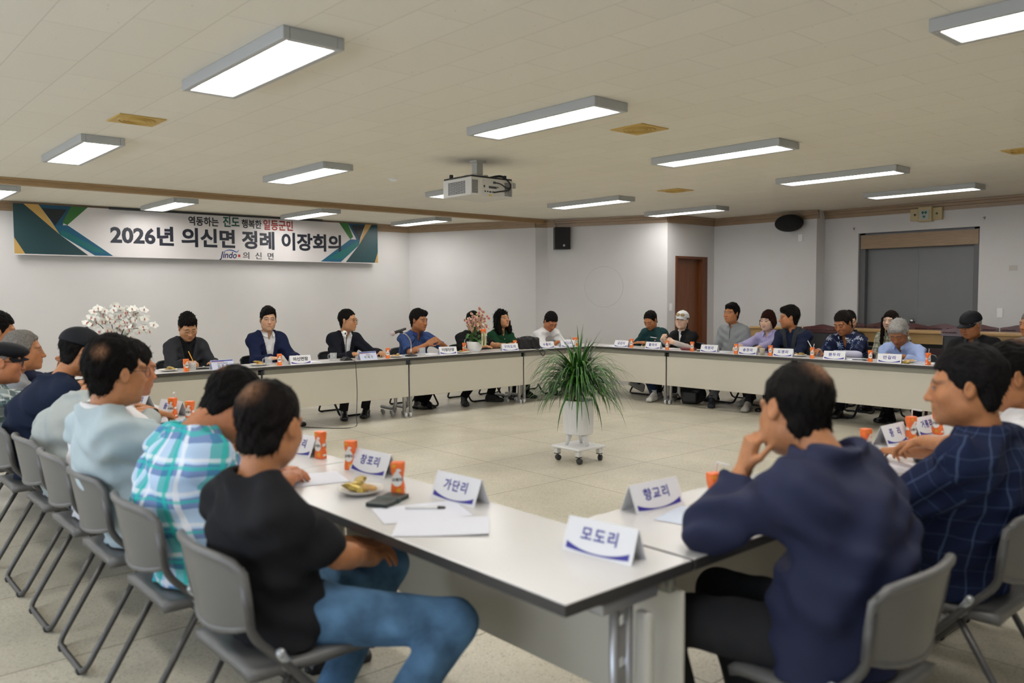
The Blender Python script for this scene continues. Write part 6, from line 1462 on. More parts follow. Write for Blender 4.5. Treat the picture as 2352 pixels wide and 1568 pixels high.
for i, (x, y, r, st, lb) in enumerate([(2.90,8.14,5,0,'juice carton beside the glass mug of the woman in the blazer'),(3.88,8.15,-20,0,'juice carton right of the mug of the navy suit man'),(5.24,8.17,-35,0,'juice carton between the desk microphone and the official card'),
  (6.50,8.33,10,2,'juice carton with straw left of the orchid pot'),(7.34,8.30,-30,0,'juice carton before the woman in the green blouse'),(8.40,8.22,-30,0,'left juice carton in the far corner'),(8.51,8.27,-30,0,'right juice carton in the far corner'),
  (8.72,7.43,-65,0,'juice carton left of the plate before the sweatshirt man'),(8.70,6.80,-65,0,'juice carton before the hands of the woman in the white cap'),(8.70,6.40,-65,0,'juice carton right of the red pouch'),(8.72,5.76,-65,0,'juice carton before the grey zip shirt man'),
  (8.72,5.29,-65,0,'juice carton right of the patterned paper cup'),(8.72,4.76,-65,2,'juice carton with straw beside the plate of the vest man'),(8.72,4.09,-65,0,'juice carton between the phone and the white haired man\'s card'),(8.74,3.50,-20,2,'juice carton with straw at the right of the white haired man'),
  (1.70,5.80,-50,0,'juice carton farthest on the left table'),(1.72,5.07,-60,1,'juice carton with a bent straw on the left table'),(1.74,4.84,-55,0,'juice carton half hidden by the plaid shirt man\'s head'),(1.78,3.34,-75,0,'juice carton before the black tee man\'s face'),
  (1.76,3.04,-62,0,'juice carton left of the card near the snack plate'),(1.66,2.53,-45,0,'largest juice carton standing behind the snack plate'),
  (2.36,1.64,-25,1,'juice carton with straw before the navy jacket man'),(3.64,1.72,-10,0,'juice carton left of the right hand card'),(4.16,1.74,-20,1,'juice carton with bent straw before the navy check man\'s hand'),(4.46,1.73,-100,0,'juice carton farthest on the right table')]):
    o = link_mesh('juice_carton', _jc, M_orange, None, (x,y,TT), (0,0,RA(r)))
    link_mesh('label', _jl, M_label, o); link_mesh('orange_print', _js, M_slice, o); link_mesh('lettering', _jt, M_brown, o); link_mesh('lettering', _jt2, M_brown, o)
    if st: link_mesh('straw', _st if st == 1 else _st2, M_straw, o)
    tag(o, 'orange '+lb, 'juice carton', 'orange juice cartons')

# ---- plates and snacks
M_plate = mat('paper_plate', (0.72,0.69,0.64), 0.5); M_cookie = mat('cookie', (0.55,0.33,0.11), 0.7, var=.2, vscale=40, bump=.4, bscale=90); M_gold = mat('gold_wrapper', (0.42,0.30,0.07), 0.28, 0.7, bump=.6, bscale=60); M_silver = mat('silver_wrapper', (0.60,0.60,0.60), 0.22, 0.8, bump=.8, bscale=70); M_rice = mat('rice_cracker', (0.66,0.50,0.25), 0.6, var=.2, vscale=50); M_greenw = mat('green_wrapper', (0.10,0.35,0.12), 0.3)
def plate_mesh(r): return MB().lathe([(0.001,0.004),(r*.66,0.004),(r*.78,0.010),(r,0.020),(r*1.0,0.022),(r*.77,0.0125),(r*.65,0.0065),(0.001,0.0065)],28).mesh('plate')
_pl = plate_mesh(0.088)
_cookie = MB().lathe([(0.001,0),(0.028,0),(0.031,0.004),(0.029,0.008),(0.001,0.0095)],18).mesh('cookie')
def wrapper_mesh():
    q = MB(); n = 14; vs = []; fs = []
    for i in range(n+1):
        u = -1+2*i/n; w_ = 0.020*(1-0.12*abs(u)); h_ = 0.013*(1-abs(u)**6)+0.0006
        for a in range(10): t = 2*PI*a/10; vs.append((u*0.052, w_*math.cos(t)+0.002*math.sin(7*u), h_*math.sin(t)+0.012))
    for i in range(n):
        for a in range(10): b = (a+1)%10; fs.append((i*10+a,i*10+b,(i+1)*10+b,(i+1)*10+a))
    fs.append(tuple(range(9,-1,-1))); fs.append(tuple(n*10+a for a in range(10))); return q.add(vs, fs, True).mesh('wrapper')
_wr = wrapper_mesh()
rs = random.Random(5)
for x, y, lb, sn in [(2.78,8.29,'before the woman in the blazer','ccw'),(3.70,8.27,'before the navy suit man','cccg'),(5.40,8.25,'beside the desk microphone','ccs'),(6.39,8.22,'left of the orchid pot','cs'),(8.80,7.22,'before the sweatshirt man','cw'),
     (8.86,5.00,'before the vest man','ccgc'),(8.88,3.76,'before the white haired man','ccr'),(1.57,2.64,'by the black phone case on the near left table','wwrs')]:
    tag(link_mesh('paper_plate', _pl, M_plate, None, (x,y,TT)), 'white paper plate '+lb, 'plate', 'paper plates')
    for k, c in enumerate(sn):
        a = rs.uniform(0,6.28); r_ = 0.030; px_, py_ = x+r_*math.cos(2.2*k+1), y+r_*math.sin(2.2*k+1); z = TT+0.0075+0.006*k
        if c == 'c': tag(link_mesh('cookie', _cookie, M_cookie, None, (px_,py_,z), (RA(18),RA(14*(-1)**k),a)), 'round golden cookie on the plate '+lb, 'cookie', 'cookies on the plate '+lb)
        elif c == 'r': tag(link_mesh('rice_cracker', _cookie, M_rice, None, (px_,py_,z), (RA(12),0,a)), 'pale rice cracker on the plate '+lb, 'cracker', 'crackers on the plate '+lb)
        else: tag(link_mesh('snack_wrapper', _wr, {'w':M_gold,'s':M_silver,'g':M_greenw}[c], None, (px_,py_,z), (0,RA(8),a)), {'w':'gold','s':'silver','g':'green'}[c]+' wrapped snack on the plate '+lb, 'snack', 'wrapped snacks on the plate '+lb)
tag(link_mesh('snack_wrapper', _wr, M_silver, None, (8.74,3.72,TT), (0,0,RA(60))), 'silver snack wrapper right of the white haired man\'s card', 'snack')

# ---- glass mugs and cups
M_glass = mat('clear_glass', (0.80,0.82,0.82), 0.05); M_glass.node_tree.nodes['Principled BSDF'].inputs['Alpha'].default_value = 0.20
M_water = mat('water', (0.75,0.78,0.78), 0.02); M_water.node_tree.nodes['Principled BSDF'].inputs['Alpha'].default_value = 0.12
def mug():
    q = MB(); q.lathe([(0.001,0.003),(0.034,0.003),(0.036,0.0),(0.0365,0.006),(0.040,0.088),(0.0385,0.090),(0.0345,0.012),(0.001,0.011)],24)
    o = q.build('glass_mug', M_glass)
    MB().tube(rounded([(-0.038,0,0.074),(-0.066,0,0.072),(-0.064,0,0.030),(-0.036,0,0.022)],0.02),0.0055,8).build('handle', M_glass, o)
    b = MB()
    for k in range(7): b.ball((0.034*math.cos(k*.9),0.034*math.sin(k*.9),0.03+0.016*(k%3)),0.009,8,6)
    b.build('relief', M_glass, o)
    MB().lathe([(0.001,0.0125),(0.0335,0.0125),(0.0365,0.055),(0.001,0.055)],20).build('water', M_water, o)
    return o
mg = mug()
for i, (x, y, r, lb) in enumerate([(2.97,8.17,0,'clear glass mug before the woman in the blazer'),(3.80,8.24,0,'clear glass mug before the navy suit man'),(4.60,8.30,0,'clear glass mug left of the gooseneck microphone'),(5.85,8.34,0,'clear glass mug before the striped shirt man')]):
    o = mg if i == 0 else copy_tree(mg); o.location = (x,y,TT); o.rotation_euler = (0,0,RA(r)); tag(o, lb, 'mug', 'glass mugs')
cupm = MB().lathe([(0.001,0.003),(0.024,0.003),(0.0245,0),(0.033,0.078),(0.0345,0.080),(0.0325,0.081),(0.0235,0.005),(0.001,0.004)],22).mesh('cup')
tag(link_mesh('paper_cup', cupm, mat('kraft_cup', (0.16,0.075,0.03), 0.6), None, (8.02,8.32,TT)), 'brown paper cup before the man in the white tee', 'cup')
o = tag(link_mesh('paper_cup', MB().lathe([(0.001,0.003),(0.024,0.003),(0.0245,0),(0.033,0.078),(0.0345,0.080),(0.0325,0.081),(0.0235,0.005),(0.001,0.004)],22).mesh('cup'), mat('cream_cup', (0.66,0.60,0.47), 0.6, var=.1, vscale=60), None, (8.72,5.40,TT)), 'cream patterned paper cup before the lavender blouse woman', 'cup')

# ---- microphones
def gooseneck():
    t = empty('gooseneck_microphone', (4.73,8.24,TT))
    MB().prism([(-0.055,0.0),(0.055,0.0),(0.05,0.012),(0.012,0.040),(-0.012,0.040),(-0.05,0.012)],0.10,O=(0,0.05,0),X=(1,0,0),Y=(0,0,1)).build('base', M_black, t)
    MB().tube(bez([(0,-0.0,0.035),(0.0,0.0,0.15),(0.004,-0.004,0.24),(0.0,-0.02,0.295)]),0.0042,8).build('stem', M_black, t)
    hd = MB().tube([(0,-0.015,0.292),(-0.006,0.0,0.302)],0.012,12).ball((-0.010,0.012,0.312),0.030,16,10,(1,.8,.9)).build('windscreen', mat('white_windscreen', (0.72,0.70,0.70), 0.6), t)
    MB().tube([(-0.012,-0.014,0.306),(-0.012,-0.017,0.306)],0.012,12).build('ring', M_dark, hd)
    MB().tube(bez([(0.0,-0.05,0.004),(0.01,-0.178,0.002),(0.012,-0.19,-0.06),(0.02,-0.195,-0.35),(0.01,-0.19,-0.62),(-0.03,-0.25,-0.715),(-0.2,-0.30,-0.716),(-0.45,0.0,-0.716),(-0.6,0.45,-0.716)],8),0.0036,7).build('cable', M_black, t)
    return t
tag(gooseneck(), 'black gooseneck microphone with white head and trailing cable before the dark suit man', 'microphone')
def deskmic():
    t = empty('desk_microphone', (5.63,8.26,TT))
    MB().lathe([(0.001,0),(0.075,0),(0.075,0.008),(0.055,0.020),(0.02,0.026),(0.001,0.026)],28).build('base', M_black, t)
    st_ = MB().tube([(0,0,0.024),(0,0,0.085)],0.009,10).tube(bez([(0,0,0.08),(0.002,0,0.14),(-0.015,0,0.20),(-0.07,-0.005,0.262),(-0.13,-0.01,0.285)]),0.0065,10).build('chrome_neck', M_alu, t)
    MB().box((-0.145,-0.01,0.292),(0.05,0.02,0.022),0.006).build('clip', M_black, st_)
    MB().tube([(-0.08,-0.005,0.335),(-0.255,-0.02,0.290)],[0.014,0.019],14).build('handheld_body', M_black, t)
    MB().ball((-0.275,-0.022,0.284),0.030,16,10).build('grille_cover', mat('pink_foam', (0.50,0.40,0.42), 0.9, bump=.5, bscale=300), t)
    return t
tag(deskmic(), 'desk microphone on a chrome neck before the striped shirt man', 'microphone')

# ---- bag, pouch, papers, phones, pens
def sdf_obj(name, build, lo, hi, h, m, parent=None):
    F = Field(lo, hi, h); build(F); V, Q = F.mesh(); return link_mesh(name, np_mesh(name, relax(V,Q,1,.4), Q), m, parent)
M_bag = mat('black_bag', (0.008,0.008,0.009), 0.5, bump=.5, bscale=35)
def bag_shape(F):
    F.rbox((0,0,0.075), np.eye(3), (0.125,0.040,0.045), 0.032); F.ell((0,0,0.125),(0.13,0.05,0.03), 0.03)
    X = F.ax[0].astype(np.float32)[:,None,None]; Z = F.ax[2].astype(np.float32)[None,None,:]; F.F = F.F+(np.sin(X*60+Z*50)*0.004).astype(np.float32)
bg = empty('handbag', (7.55,8.27,TT+0.003), RA(-12)); sdf_obj('bag_body', bag_shape, (-.2,-.1,-.01), (.2,.1,.2), .008, M_bag, bg)
MB().tube(bez([(-0.11,0,0.13),(-0.14,-0.06,0.16),(-0.03,-0.07,0.17),(0.06,-0.075,0.14),(0.02,-0.08,0.09),(0.05,-0.105,0.008),(0.045,-0.205,-0.005),(0.10,-0.225,-0.09),(0.14,-0.215,-0.04),(0.13,-0.12,0.02),(0.12,-0.05,0.10)],6),0.006,8).build('strap', M_bag, bg)
MB().tube(bez([(-0.10,-0.01,0.155),(0.0,-0.012,0.165),(0.10,-0.01,0.155)]),0.003,6).build('zip', M_alu, bg)
tag(bg, 'black handbag with a long strap hanging over the table edge', 'handbag')
pc = empty('zip_pouch', (8.83,6.55,TT), RA(-86)); sdf_obj('pouch_body', lambda F: F.rbox((0,0,0.018), np.eye(3), (0.085,0.035,0.004), 0.013), (-.13,-.08,-.01), (.13,.08,.06), .007, mat('dark_red_leather', (0.14,0.012,0.018), 0.4), pc)
MB().box((-0.088,-0.005,0.020),(0.035,0.075,0.018),0.005).build('open_end', M_black, pc); tag(pc, 'dark red zip pouch before the woman in the white cap', 'pouch')
bp_ = empty('backpack', (8.98,6.60,0.0), RA(-70))
def pack(F):
    F.ell((0,0,0.13),(0.19,0.12,0.14)); F.ell((0,0.01,0.22),(0.12,0.09,0.10), .06); F.rbox((0,-0.10,0.10), np.eye(3), (0.075,0.02,0.05), 0.03, k=.04); F.rbox((0,0,-0.05), np.eye(3), (.3,.3,.05), 0, mode='s')
sdf_obj('pack_body', pack, (-.2,-.18,-.01), (.2,.15,.36), .010, M_bag, bp_)
for s in (-1,1): MB().tube(bez([(s*0.07,0.10,0.28),(s*0.10,0.15,0.20),(s*0.12,0.14,0.08),(s*0.09,0.10,0.04)]),0.012,8).build('strap', M_bag, bp_)
MB().tube(bez([(-0.04,0.03,0.31),(0,0.03,0.345),(0.04,0.03,0.31)]),0.008,8).build('grab_handle', M_bag, bp_)
tag(bp_, 'black backpack on the floor under the right row', 'backpack')
M_paper = mat('paper_white', (0.72,0.73,0.80), 0.6); M_paperb = mat('paper_bluish', (0.62,0.68,0.80), 0.6); M_note = mat('notebook_cover', (0.35,0.36,0.38), 0.5)
def sheet(x, y, w_, h_, r, z, lb, m=None, curl=0.0, name='paper_sheet', grp='papers on the tables'):
    q = MB(); n = 8; vs = []; fs = []
    for t in (0,1):
        for i in range(n+1):
            for j in range(n+1): u, v = -1+2*i/n, -1+2*j/n; vs.append((u*w_/2, v*h_/2, curl*max(0,u*v)**2+0.0006*t+0.0008*math.sin(3*u+2*v)*(1 if curl else 0)))
    W_ = n+1; o_ = W_*W_
    for i in range(n):
        for j in range(n):
            a = i*W_+j; fs.append((a,a+1,a+1+W_,a+W_)); fs.append((o_+a,o_+a+W_,o_+a+1+W_,o_+a+1))
    o = q.add(vs, fs, True).build(name, m or M_paper, None, (x,y,TT+z), (0,0,RA(r))); return tag(o, lb, 'paper', grp)
sheet(1.58,2.27,.21,.297,70,0.001,'white paper under the white pen on the near left table'); sheet(1.53,2.08,.21,.297,50,0.002,'white printed paper nearest to the table corner', curl=.004); sheet(1.52,2.98,.21,.297,75,0.001,'white paper beside the black tee man\'s shoulder'); 
sheet(1.50,4.95,.21,.297,80,0.012,'white paper on the notebook under the man\'s hand'); sheet(2.22,1.56,.21,.297,12,0.001,'bluish paper under the elbow of the navy jacket man', M_paperb); sheet(3.44,1.56,.21,.297,30,0.001,'white papers left of the car key on the right table'); sheet(3.90,1.58,.21,.297,20,0.001,'white paper under the navy check man\'s hand')
nb = MB().box((0,0,0.005),(0.20,0.28,0.010),0.002).build('notebook', M_note, None, (1.50,4.95,TT), (0,0,RA(80))); tag(nb, 'grey notebook on the left table under a paper', 'notebook')
for x, y, r, lb in [(3.35,8.36,10,'white paper before the woman in the blazer'),(4.32,8.36,0,'white paper under the hand of the navy suit man'),(6.0,8.40,0,'white paper before the striped shirt man'),(8.10,8.30,-8,'white paper before the man in the white tee'),(8.86,7.85,-90,'white papers at the far corner of the right row'),(8.85,6.95,-88,'white paper before the woman in the white cap'),
     (8.85,6.05,-88,'white paper before the grey zip shirt man'),(8.86,5.10,-90,'white paper under the vest man\'s arm'),(8.86,4.30,-90,'white paper under the floral shirt man\'s arm'),(8.88,3.45,-90,'white paper right of the white haired man')]:
    sheet(x, y, .21, .297, r, 0.001, lb)
def phone(x, y, r, lb, m=M_black, s=1.0):
    o = MB().box((0,0,0.0045),(0.075*s,0.155*s,0.009),0.003).build('phone', m, None, (x,y,TT), (0,0,RA(r))); MB().box((0,0,0.0093),(0.068*s,0.146*s,0.0006)).build('screen', mat('phone_screen', (0.01,0.01,0.012), 0.08), o); return tag(o, lb, 'phone', 'phones on the tables')
wp = MB().box((0,0,0.008),(0.085,0.165,0.016),0.004).build('phone_case', mat('dark_green_case', (0.012,0.020,0.018), 0.4), None, (1.57,2.46,TT), (0,0,RA(-62))); MB().box((0,0.005,0.0085),(0.088,0.025,0.019),0.003).build('strap', mat('case_strap', (0.02,0.045,0.042), 0.45), wp); tag(wp, 'dark green folding phone case beside the snack plate', 'phone case')
phone(3.12,8.30,80,'black phone beside the mug of the woman in the blazer'); phone(8.82,4.25,10,'black phone right of the floral shirt man\'s card'); phone(8.80,6.30,20,'black phone before the grey zip shirt man')
tag(MB().box((0,0,0.009),(0.045,0.085,0.018),0.008).build('car_key', M_black, None, (3.68,1.50,TT), (0,0,RA(-60))), 'black car key on the right table before the navy check shirt', 'key')
def pen(a, b, lb, col=(0.75,0.75,0.75), r=0.0045, tip=(0.02,0.02,0.02), cat='pen'):
    a, b = Vector(a), Vector(b); d = (b-a).normalized(); L = (b-a).length
    o = MB().tube([a, a+d*L*0.80],r,8).build(cat, mat('pen_body', col, 0.35)); MB().tube([a+d*L*0.80, a+d*L*0.97, b],[r*0.95,r*0.75,0.0008],8).build('tip', mat('pen_tip', tip, 0.4), o); return tag(o, lb, cat)
pen((1.56,2.335,TT+.006),(1.665,2.245,TT+.006),'white pen lying on the papers by the nearest left card',r=.006)
pen((3.02,8.40,.90),(3.075,8.375,.752),'yellow pencil in the hand of the woman in the blazer',(0.75,0.32,0.02),cat='pencil')
P9 = next(p for p in PEOPLE if 'white cap' in p['label']); P13 = next(p for p in PEOPLE if 'floral shirt and' in p['label'])
pen((8.965,7.30,.862),(8.955,7.155,.852),'white pen held by the woman in the white cap')
pen((9.00,4.97,.90),(8.965,4.86,.755),'white pen in the hand of the floral shirt man')
# ================================================================== orchids and the dracaena
M_leaf = mat('orchid_leaf', (0.045,0.13,0.025), 0.35, var=.15, vscale=10); M_stem = mat('dark_stem', (0.035,0.045,0.02), 0.5); M_pot = mat('white_ceramic', (0.74,0.73,0.71), 0.18)
def petal(q, ang, L, W_, cup=0.25, tilt=0.0, n=5, c=(0,0,0)):
    vs = []; fs = []; ca, sa = math.cos(ang), math.sin(ang)
    for i in range(n+1):
        t = i/n; w_ = W_*math.sin(PI*min(1,0.12+0.88*t)**0.8)*(1 if t < 1 else .2); r = L*t
        for s in (-1,0,1): vs.append((c[0]+ca*r-sa*s*w_/2, c[1]-cup*L*t*t*0.4+abs(s)*0.12*w_-0.001, c[2]+sa*r+ca*s*w_/2))
    for i in range(n):
        for j in range(2): a = i*3+j; fs.append((a,a+1,a+4,a+3))
    q.add(vs, fs, True)
def flower_meshes(s):
    q = MB(); petal(q, PI/2, .030*s, .022*s); petal(q, PI/2+2.3, .028*s, .019*s); petal(q, PI/2-2.3, .028*s, .019*s); petal(q, 0.12, .034*s, .034*s, .15); petal(q, PI-0.12, .034*s, .034*s, .15)
    l = MB(); petal(l, -PI/2, .012*s, .009*s, .9, c=(0,-.006*s,-.002*s)); l.ball((0,-.007*s,.001*s), .0045*s, 8, 6); return q.mesh('petals'), l.mesh('lip')
def orchid(name, loc, petal_cols, lipc, scale, stems, nleaf, leafr, pot, lb, seed):
    rg = random.Random(seed); t = empty(name, loc); pm = mat(name+'_petal', petal_cols[0], 0.5)
    if len(petal_cols) > 1:     # blotched petals: colour by distance from the middle of the flower
        nt = pm.node_tree; b = nt.nodes['Principled BSDF']; tc = nt.nodes.new('ShaderNodeTexCoord'); ln = nt.nodes.new('ShaderNodeVectorMath'); ln.operation = 'LENGTH'; nt.links.new(tc.outputs['Object'], ln.inputs[0])
        cr = nt.nodes.new('ShaderNodeValToRGB'); e = cr.color_ramp.elements; e[0].position = .30; e[0].color = (*petal_cols[1],1); e[1].position = .75; e[1].color = (*petal_cols[0],1)
        mr = nt.nodes.new('ShaderNodeMath'); mr.operation = 'MULTIPLY'; mr.inputs[1].default_value = 1/(.036*scale); nt.links.new(ln.outputs['Value'], mr.inputs[0]); nt.links.new(mr.outputs[0], cr.inputs['Fac']); nt.links.new(cr.outputs['Color'], b.inputs['Base Color'])
    lm = mat(name+'_lip', lipc, 0.5); fm, lpm = flower_meshes(scale)
    if pot:
        MB().lathe([(.001,.0),(.065,.0),(.070,.006),(.066,.014),(.078,.022),(.094,.050),(.102,.115),(.104,.135),(.100,.137),(.096,.120),(.088,.110),(.001,.108)],36).build('pot', M_pot, t)
        MB().lathe([(.001,.112),(.095,.112)],20).build('soil', mat('bark', (0.05,0.025,0.015), 0.9, bump=.8, bscale=60), t)
    else:
        MB().lathe([(.001,0),(.07,0),(.075,.01),(.10,.13),(.105,.15),(.095,.15),(.085,.13),(.001,.125)],32).build('pot', M_pot, t)
    z0 = .12
    for k in range(nleaf):
        a = rg.uniform(0,6.28) if nleaf > 6 else k*2*PI/nleaf+.3; L = leafr*rg.uniform(.7,1.1); rise = rg.uniform(.02,.16); q = MB(); vs = []; fs = []; n = 8
        for i in range(n+1):
            u = i/n; r = .02+L*u; z = z0+rise*math.sin(PI*min(u*1.1,1)*.75)-.05*u*u; w_ = .058*math.sin(PI*(0.08+.92*u))**.7*(1.0)
            for s in (-1,0,1): vs.append((math.cos(a)*r-math.sin(a)*s*w_/2, math.sin(a)*r+math.cos(a)*s*w_/2, z+abs(s)*.008))
        for i in range(n):
            for j in range(2): b = i*3+j; fs.append((b,b+1,b+4,b+3))
        o = q.add(vs, fs, True).build('leaf', M_leaf, t); md = o.modifiers.new('t','SOLIDIFY'); md.thickness = .003
    for (pts, nf, spread) in stems:
        P_ = bez([Vector(p) for p in pts], 8); MB().tube(P_, .0035, 6).build('stem', M_stem, t); m = len(P_)
        for k in range(nf):
            u = 1-(k/nf)*.62; p = P_[min(m-1,int(u*(m-1)))]; a = rg.uniform(-1.0,1.0) ; off = Vector((rg.uniform(-1,1)*spread, -rg.uniform(0,1)*spread, rg.uniform(-.7,.9)*spread))
            o = link_mesh('flower', fm, pm, t, p+off, (rg.uniform(-.5,.35), rg.uniform(-.5,.5), rg.uniform(-.9,.6))); link_mesh('lip', lpm, lm, o)
    return tag(t, lb, 'orchid'), t
_, wo = orchid('white_orchid', (2.34,8.40,TT), [(0.80,0.80,0.74)], (0.45,0.16,0.14), 1.45,
  [([(0,0,.12),(-.06,.0,.34),(-.16,-.02,.48),(-.30,-.04,.50)],13,.055), ([(0,0,.12),(-.02,0,.36),(-.06,-.02,.54),(-.15,-.05,.58)],14,.06), ([(0,0,.12),(.01,0,.40),(.02,-.02,.58),(.06,-.06,.60)],14,.06), ([(0,0,.12),(.05,0,.36),(.12,-.02,.52),(.20,-.04,.58)],14,.06), ([(0,0,.12),(.06,0,.30),(.15,-.02,.42),(.30,-.05,.42)],8,.05), ([(0,0,.12),(.04,.02,.34),(.14,.0,.50),(.28,-.02,.54)],8,.05)], 7, .20, False, 'white orchid with many blooms behind the left heads', 3)
MB().ball((-.02,-.10,.33),.024,10,8,(1.4,.8,.9)).ball((.05,-.10,.325),.024,10,8,(1.4,.8,.9)).build('bow', mat('bow_orange', (0.75,0.13,0.02), 0.35), wo)
q = MB(); rq = random.Random(9)
for k in range(26): 
    a = rq.uniform(0,6.28); r_ = rq.uniform(.03,.13); q.ball((r_*math.cos(a), r_*math.sin(a)-.02, rq.uniform(.24,.36)), .028, 6, 5, (1,.35,.7), Euler((rq.uniform(0,3),rq.uniform(0,3),0)).to_matrix())
q.build('greenery', mat('filler_green', (0.06,0.17,0.03), 0.5), wo)
_, po = orchid('pink_orchid', (6.62,8.27,TT), [(0.66,0.60,0.26),(0.46,0.14,0.23)], (0.40,0.05,0.14), 0.95,
  [([(0,0,.12),(-.05,-.02,.26),(-.09,-.03,.36),(-.16,-.04,.38)],13,.045), ([(0,0,.12),(-.02,-.02,.30),(-.05,-.03,.42),(-.10,-.05,.46)],13,.045), ([(0,0,.12),(.02,-.01,.32),(.03,-.03,.48),(.07,-.05,.55)],16,.045), ([(0,0,.12),(.06,-.02,.28),(.10,-.03,.40),(.13,-.05,.44)],14,.045), ([(0,0,.12),(.05,-.02,.24),(.10,-.05,.32),(.13,-.06,.30)],7,.035)], 6, .17, True, 'pink and yellow orchid with ribbon hiding a man', 4)
q = MB(); rq = random.Random(11)
for k in range(34):
    a = rq.uniform(0,6.28); r_ = rq.uniform(.01,.075); q.ball((r_*math.cos(a), r_*math.sin(a)-.02, rq.uniform(.14,.36)), .024, 6, 5, (1,.35,.7), Euler((rq.uniform(0,3),rq.uniform(0,3),0)).to_matrix())
q.build('greenery', mat('filler_green_dark', (0.045,0.12,0.025), 0.5), po)
rb = mat('ribbon_cream', (0.60,0.58,0.36), 0.45); bw = mat('bow_bright_orange', (0.80,0.15,0.02), 0.3)
bo = MB()
for s in (-1,1): bo.ball((.055+s*.024,-.112,.285),.024,12,8,(1.0,.45,.9)); bo.tube(bez([(.055,-.115,.285),(.055+s*.03,-.122,.262),(.055+s*.034,-.118,.245)]),[.008]*17,8)
bo.ball((.055,-.12,.285),.010,10,8); bo.build('bow', bw, po)
ink = mat('ribbon_ink', (0.02,0.02,0.03), 0.5)
for k, (x0, x1, txt, ztop, zb_) in enumerate(((.035,.028,'의신면장',.270,.075),(.078,.082,'진도군',.265,.085))):
    vs = []; fs = []; n = 10
    for i in range(n+1):
        u = i/n; z = ztop+(zb_-ztop)*u; y = -.112-.012*math.sin(u*3)-(.0 if u < .6 else .0); xc = x0+(x1-x0)*u
        vs += [(xc-.017,y,z),(xc+.017,y-.002,z)]
    for i in range(n): fs.append((2*i,2*i+1,2*i+3,2*i+2))
    rbo = MB().add(vs, fs, True).build('ribbon', rb, po); md = rbo.modifiers.new('t','SOLIDIFY'); md.thickness = .001
    me = text_mesh('\n'.join(txt.replace(' ','')), .019, .02); 
    o = link_mesh('ribbon_lettering', me, ink, rbo, ((x0+x1)/2, -.1275, (ztop+zb_)/2+.01), (PI/2,0,0)); o.scale = (1,.80,1)

# ---- dracaena in the middle of the room
pd = empty('plant_dolly', (5.16,5.0,0)); M_pw = mat('planter_white', (0.76,0.76,0.76), 0.4)
MB().box((0,0,.128),(.345,.345,.022),.008).build('dolly_board', M_pw, pd)
for sx in (-1,1):
    for sy in (-1,1):
        lg = MB().box((sx*.13,sy*.13,.092),(.045,.045,.05),.004).build('dolly_foot', M_pw, pd)
        c_ = MB(); c_.box((sx*.13,sy*.13,.064),(.04,.04,.008)); c_.lathe([(.020,-.018),(.026,-.014),(.026,-.004),(.020,-.002),(.020,.002),(.026,.004),(.026,.014),(.020,.018)],16,(sx*.13+.010,sy*.13,.0265),Matrix.Rotation(PI/2,3,'X') @ Matrix.Rotation(.5*sx,3,'Y')); c_.build('dolly_caster', M_dark, lg)
tag(pd, 'white square plant dolly on black casters in the middle of the floor', 'plant dolly')
pt = empty('potted_dracaena', (5.16,5.0,.139))
q = MB(); n = 96; zs = [(.100,.118),(.106,.126),(.108,.130),(.40-.02,.137),(.395,.137),(.398,.128),(.36,.124),(.36,.001)]
vs = []; fs = []
for (z, r) in zs:
    for k in range(n): rr = r-(0.0022 if (k % 2 == 0 and .105 < z < .39 and r > .125) else 0); a = 2*PI*k/n; vs.append((rr*math.cos(a), rr*math.sin(a), z))
for i in range(len(zs)-1):
    for k in range(n): l = (k+1)%n; fs.append((i*n+k,i*n+l,(i+1)*n+l,(i+1)*n+k))
fs.append(tuple(range(n-1,-1,-1))); q.add(vs, fs, False).build('planter', M_pw, pt)
for k in range(3):
    a = -2.3+k*2*PI/3+.75; MB().tube([(.075*math.cos(a),.075*math.sin(a),.104),(.108*math.cos(a),.108*math.sin(a),.001)],[.026,.013],14).build('planter_leg', M_pw, pt)
MB().lathe([(.001,.372),(.125,.368)],20).build('soil', mat('soil', (0.045,0.022,0.014), 0.95, bump=1, bscale=50), pt)
bark = mat('bark_brown', (0.14,0.075,0.03), 0.85, bump=.8, bscale=40)
MB().tube(bez([(.0,.0,.36),(.008,.004,.46),(.0,.0,.60)]),[.030]*17,10).build('trunk', bark, pt); MB().tube(bez([(-.03,.02,.36),(-.045,.02,.44),(-.05,.02,.52)]),[.018]*17,8).build('trunk', bark, pt)
MB().box((-.062,-.055,.44),(.035,.002,.075),0,Euler((.15,.2,-.7)).to_matrix()).build('price_tag', mat('tag_white', (.7,.7,.68), .5), pt)
rg = random.Random(21); vs = []; fs = []
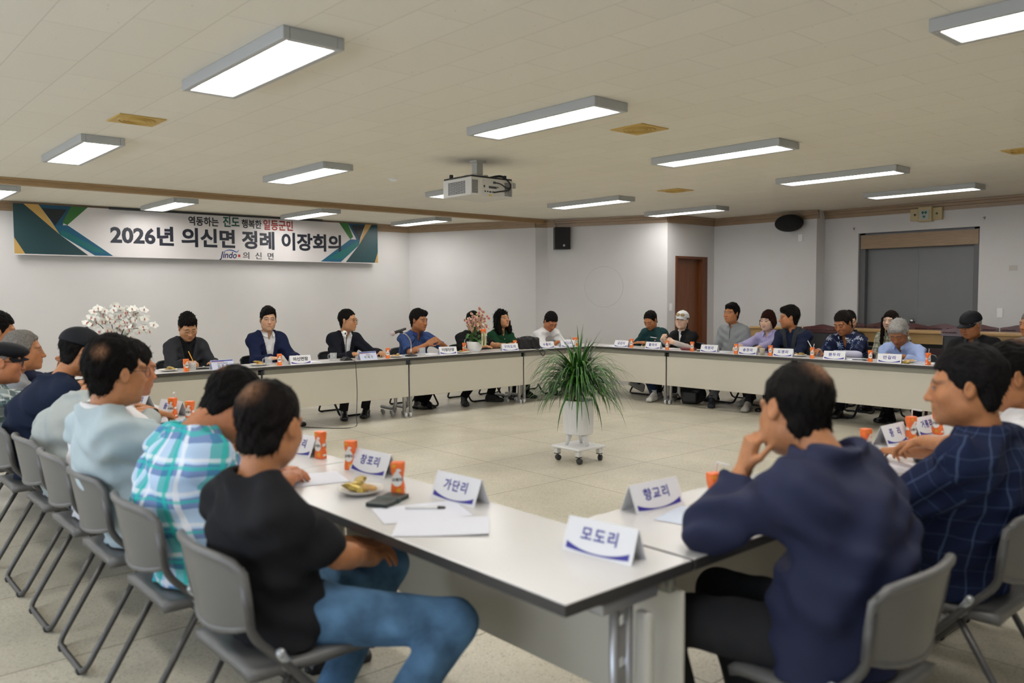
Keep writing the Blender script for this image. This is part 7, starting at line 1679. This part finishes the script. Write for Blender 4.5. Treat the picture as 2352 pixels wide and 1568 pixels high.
def blade(base, az, el, L, W_, droop, n=11):
    p = Vector(base); d = Vector((math.cos(az)*math.cos(el), math.sin(az)*math.cos(el), math.sin(el))); k0 = len(vs); side = Vector((-math.sin(az), math.cos(az), 0))
    for i in range(n+1):
        u = i/n; w_ = W_*(0.55+0.45*min(1,u*4))*(1-u**2.4)+.0008; b = len(vs)
        nrm = side.cross(d).normalized()
        vs.extend([p-side*w_/2+nrm*w_*.18, p, p+side*w_/2+nrm*w_*.18]); p = p+d*(L/n); d = (d+Vector((rg.uniform(-.02,.02),rg.uniform(-.02,.02),-droop/n*(0.4+1.5*u)))).normalized()
        if p.z < -.10: d.z = abs(d.z)*.2
    for i in range(n):
        a = k0+i*3; fs.extend([(a,a+1,a+4,a+3),(a+1,a+2,a+5,a+4)])
for k in range(320):
    z = .46+.16*rg.random()**.8; blade((rg.uniform(-.02,.02)-(.03 if k % 4 == 0 else 0), rg.uniform(-.02,.02), z), rg.uniform(0,2*PI), rg.uniform(.05,1.15), rg.uniform(.38,.60), rg.uniform(.014,.022), rg.uniform(1.5,3.3))
for k in range(26): blade((rg.uniform(-.02,.02),rg.uniform(-.02,.02),.60), rg.uniform(0,2*PI), rg.uniform(.9,1.5), rg.uniform(.32,.48), rg.uniform(.012,.020), rg.uniform(.3,1.1))
gm = bpy.data.materials.new('dracaena_leaf'); gm.use_nodes = True; nt = gm.node_tree; b = nt.nodes['Principled BSDF']; tc = nt.nodes.new('ShaderNodeTexCoord'); no = nt.nodes.new('ShaderNodeTexNoise'); no.inputs['Scale'].default_value = 9; nt.links.new(tc.outputs['Object'], no.inputs['Vector'])
cr = nt.nodes.new('ShaderNodeValToRGB'); e = cr.color_ramp.elements; e[0].position = .35; e[0].color = (0.012,0.055,0.010,1); e[1].position = .68; e[1].color = (0.060,0.19,0.022,1); nt.links.new(no.outputs['Fac'], cr.inputs['Fac']); nt.links.new(cr.outputs['Color'], b.inputs['Base Color']); b.inputs['Roughness'].default_value = .38
fo = MB().add(vs, fs, True).build('foliage', gm, pt)
yg = mat('young_leaf', (0.13,0.34,0.02), .4); vs = []; fs = []
for k in range(16): blade((rg.uniform(-.03,.02),rg.uniform(-.02,.02),.58), rg.uniform(0,2*PI), rg.uniform(1.0,1.5), rg.uniform(.20,.36), rg.uniform(.016,.024), rg.uniform(.2,.8))
MB().add(vs, fs, True).build('young_foliage', yg, pt)
tag(pt, 'grassy green dracaena in a white ribbed pot on three legs, in the room middle', 'potted plant')
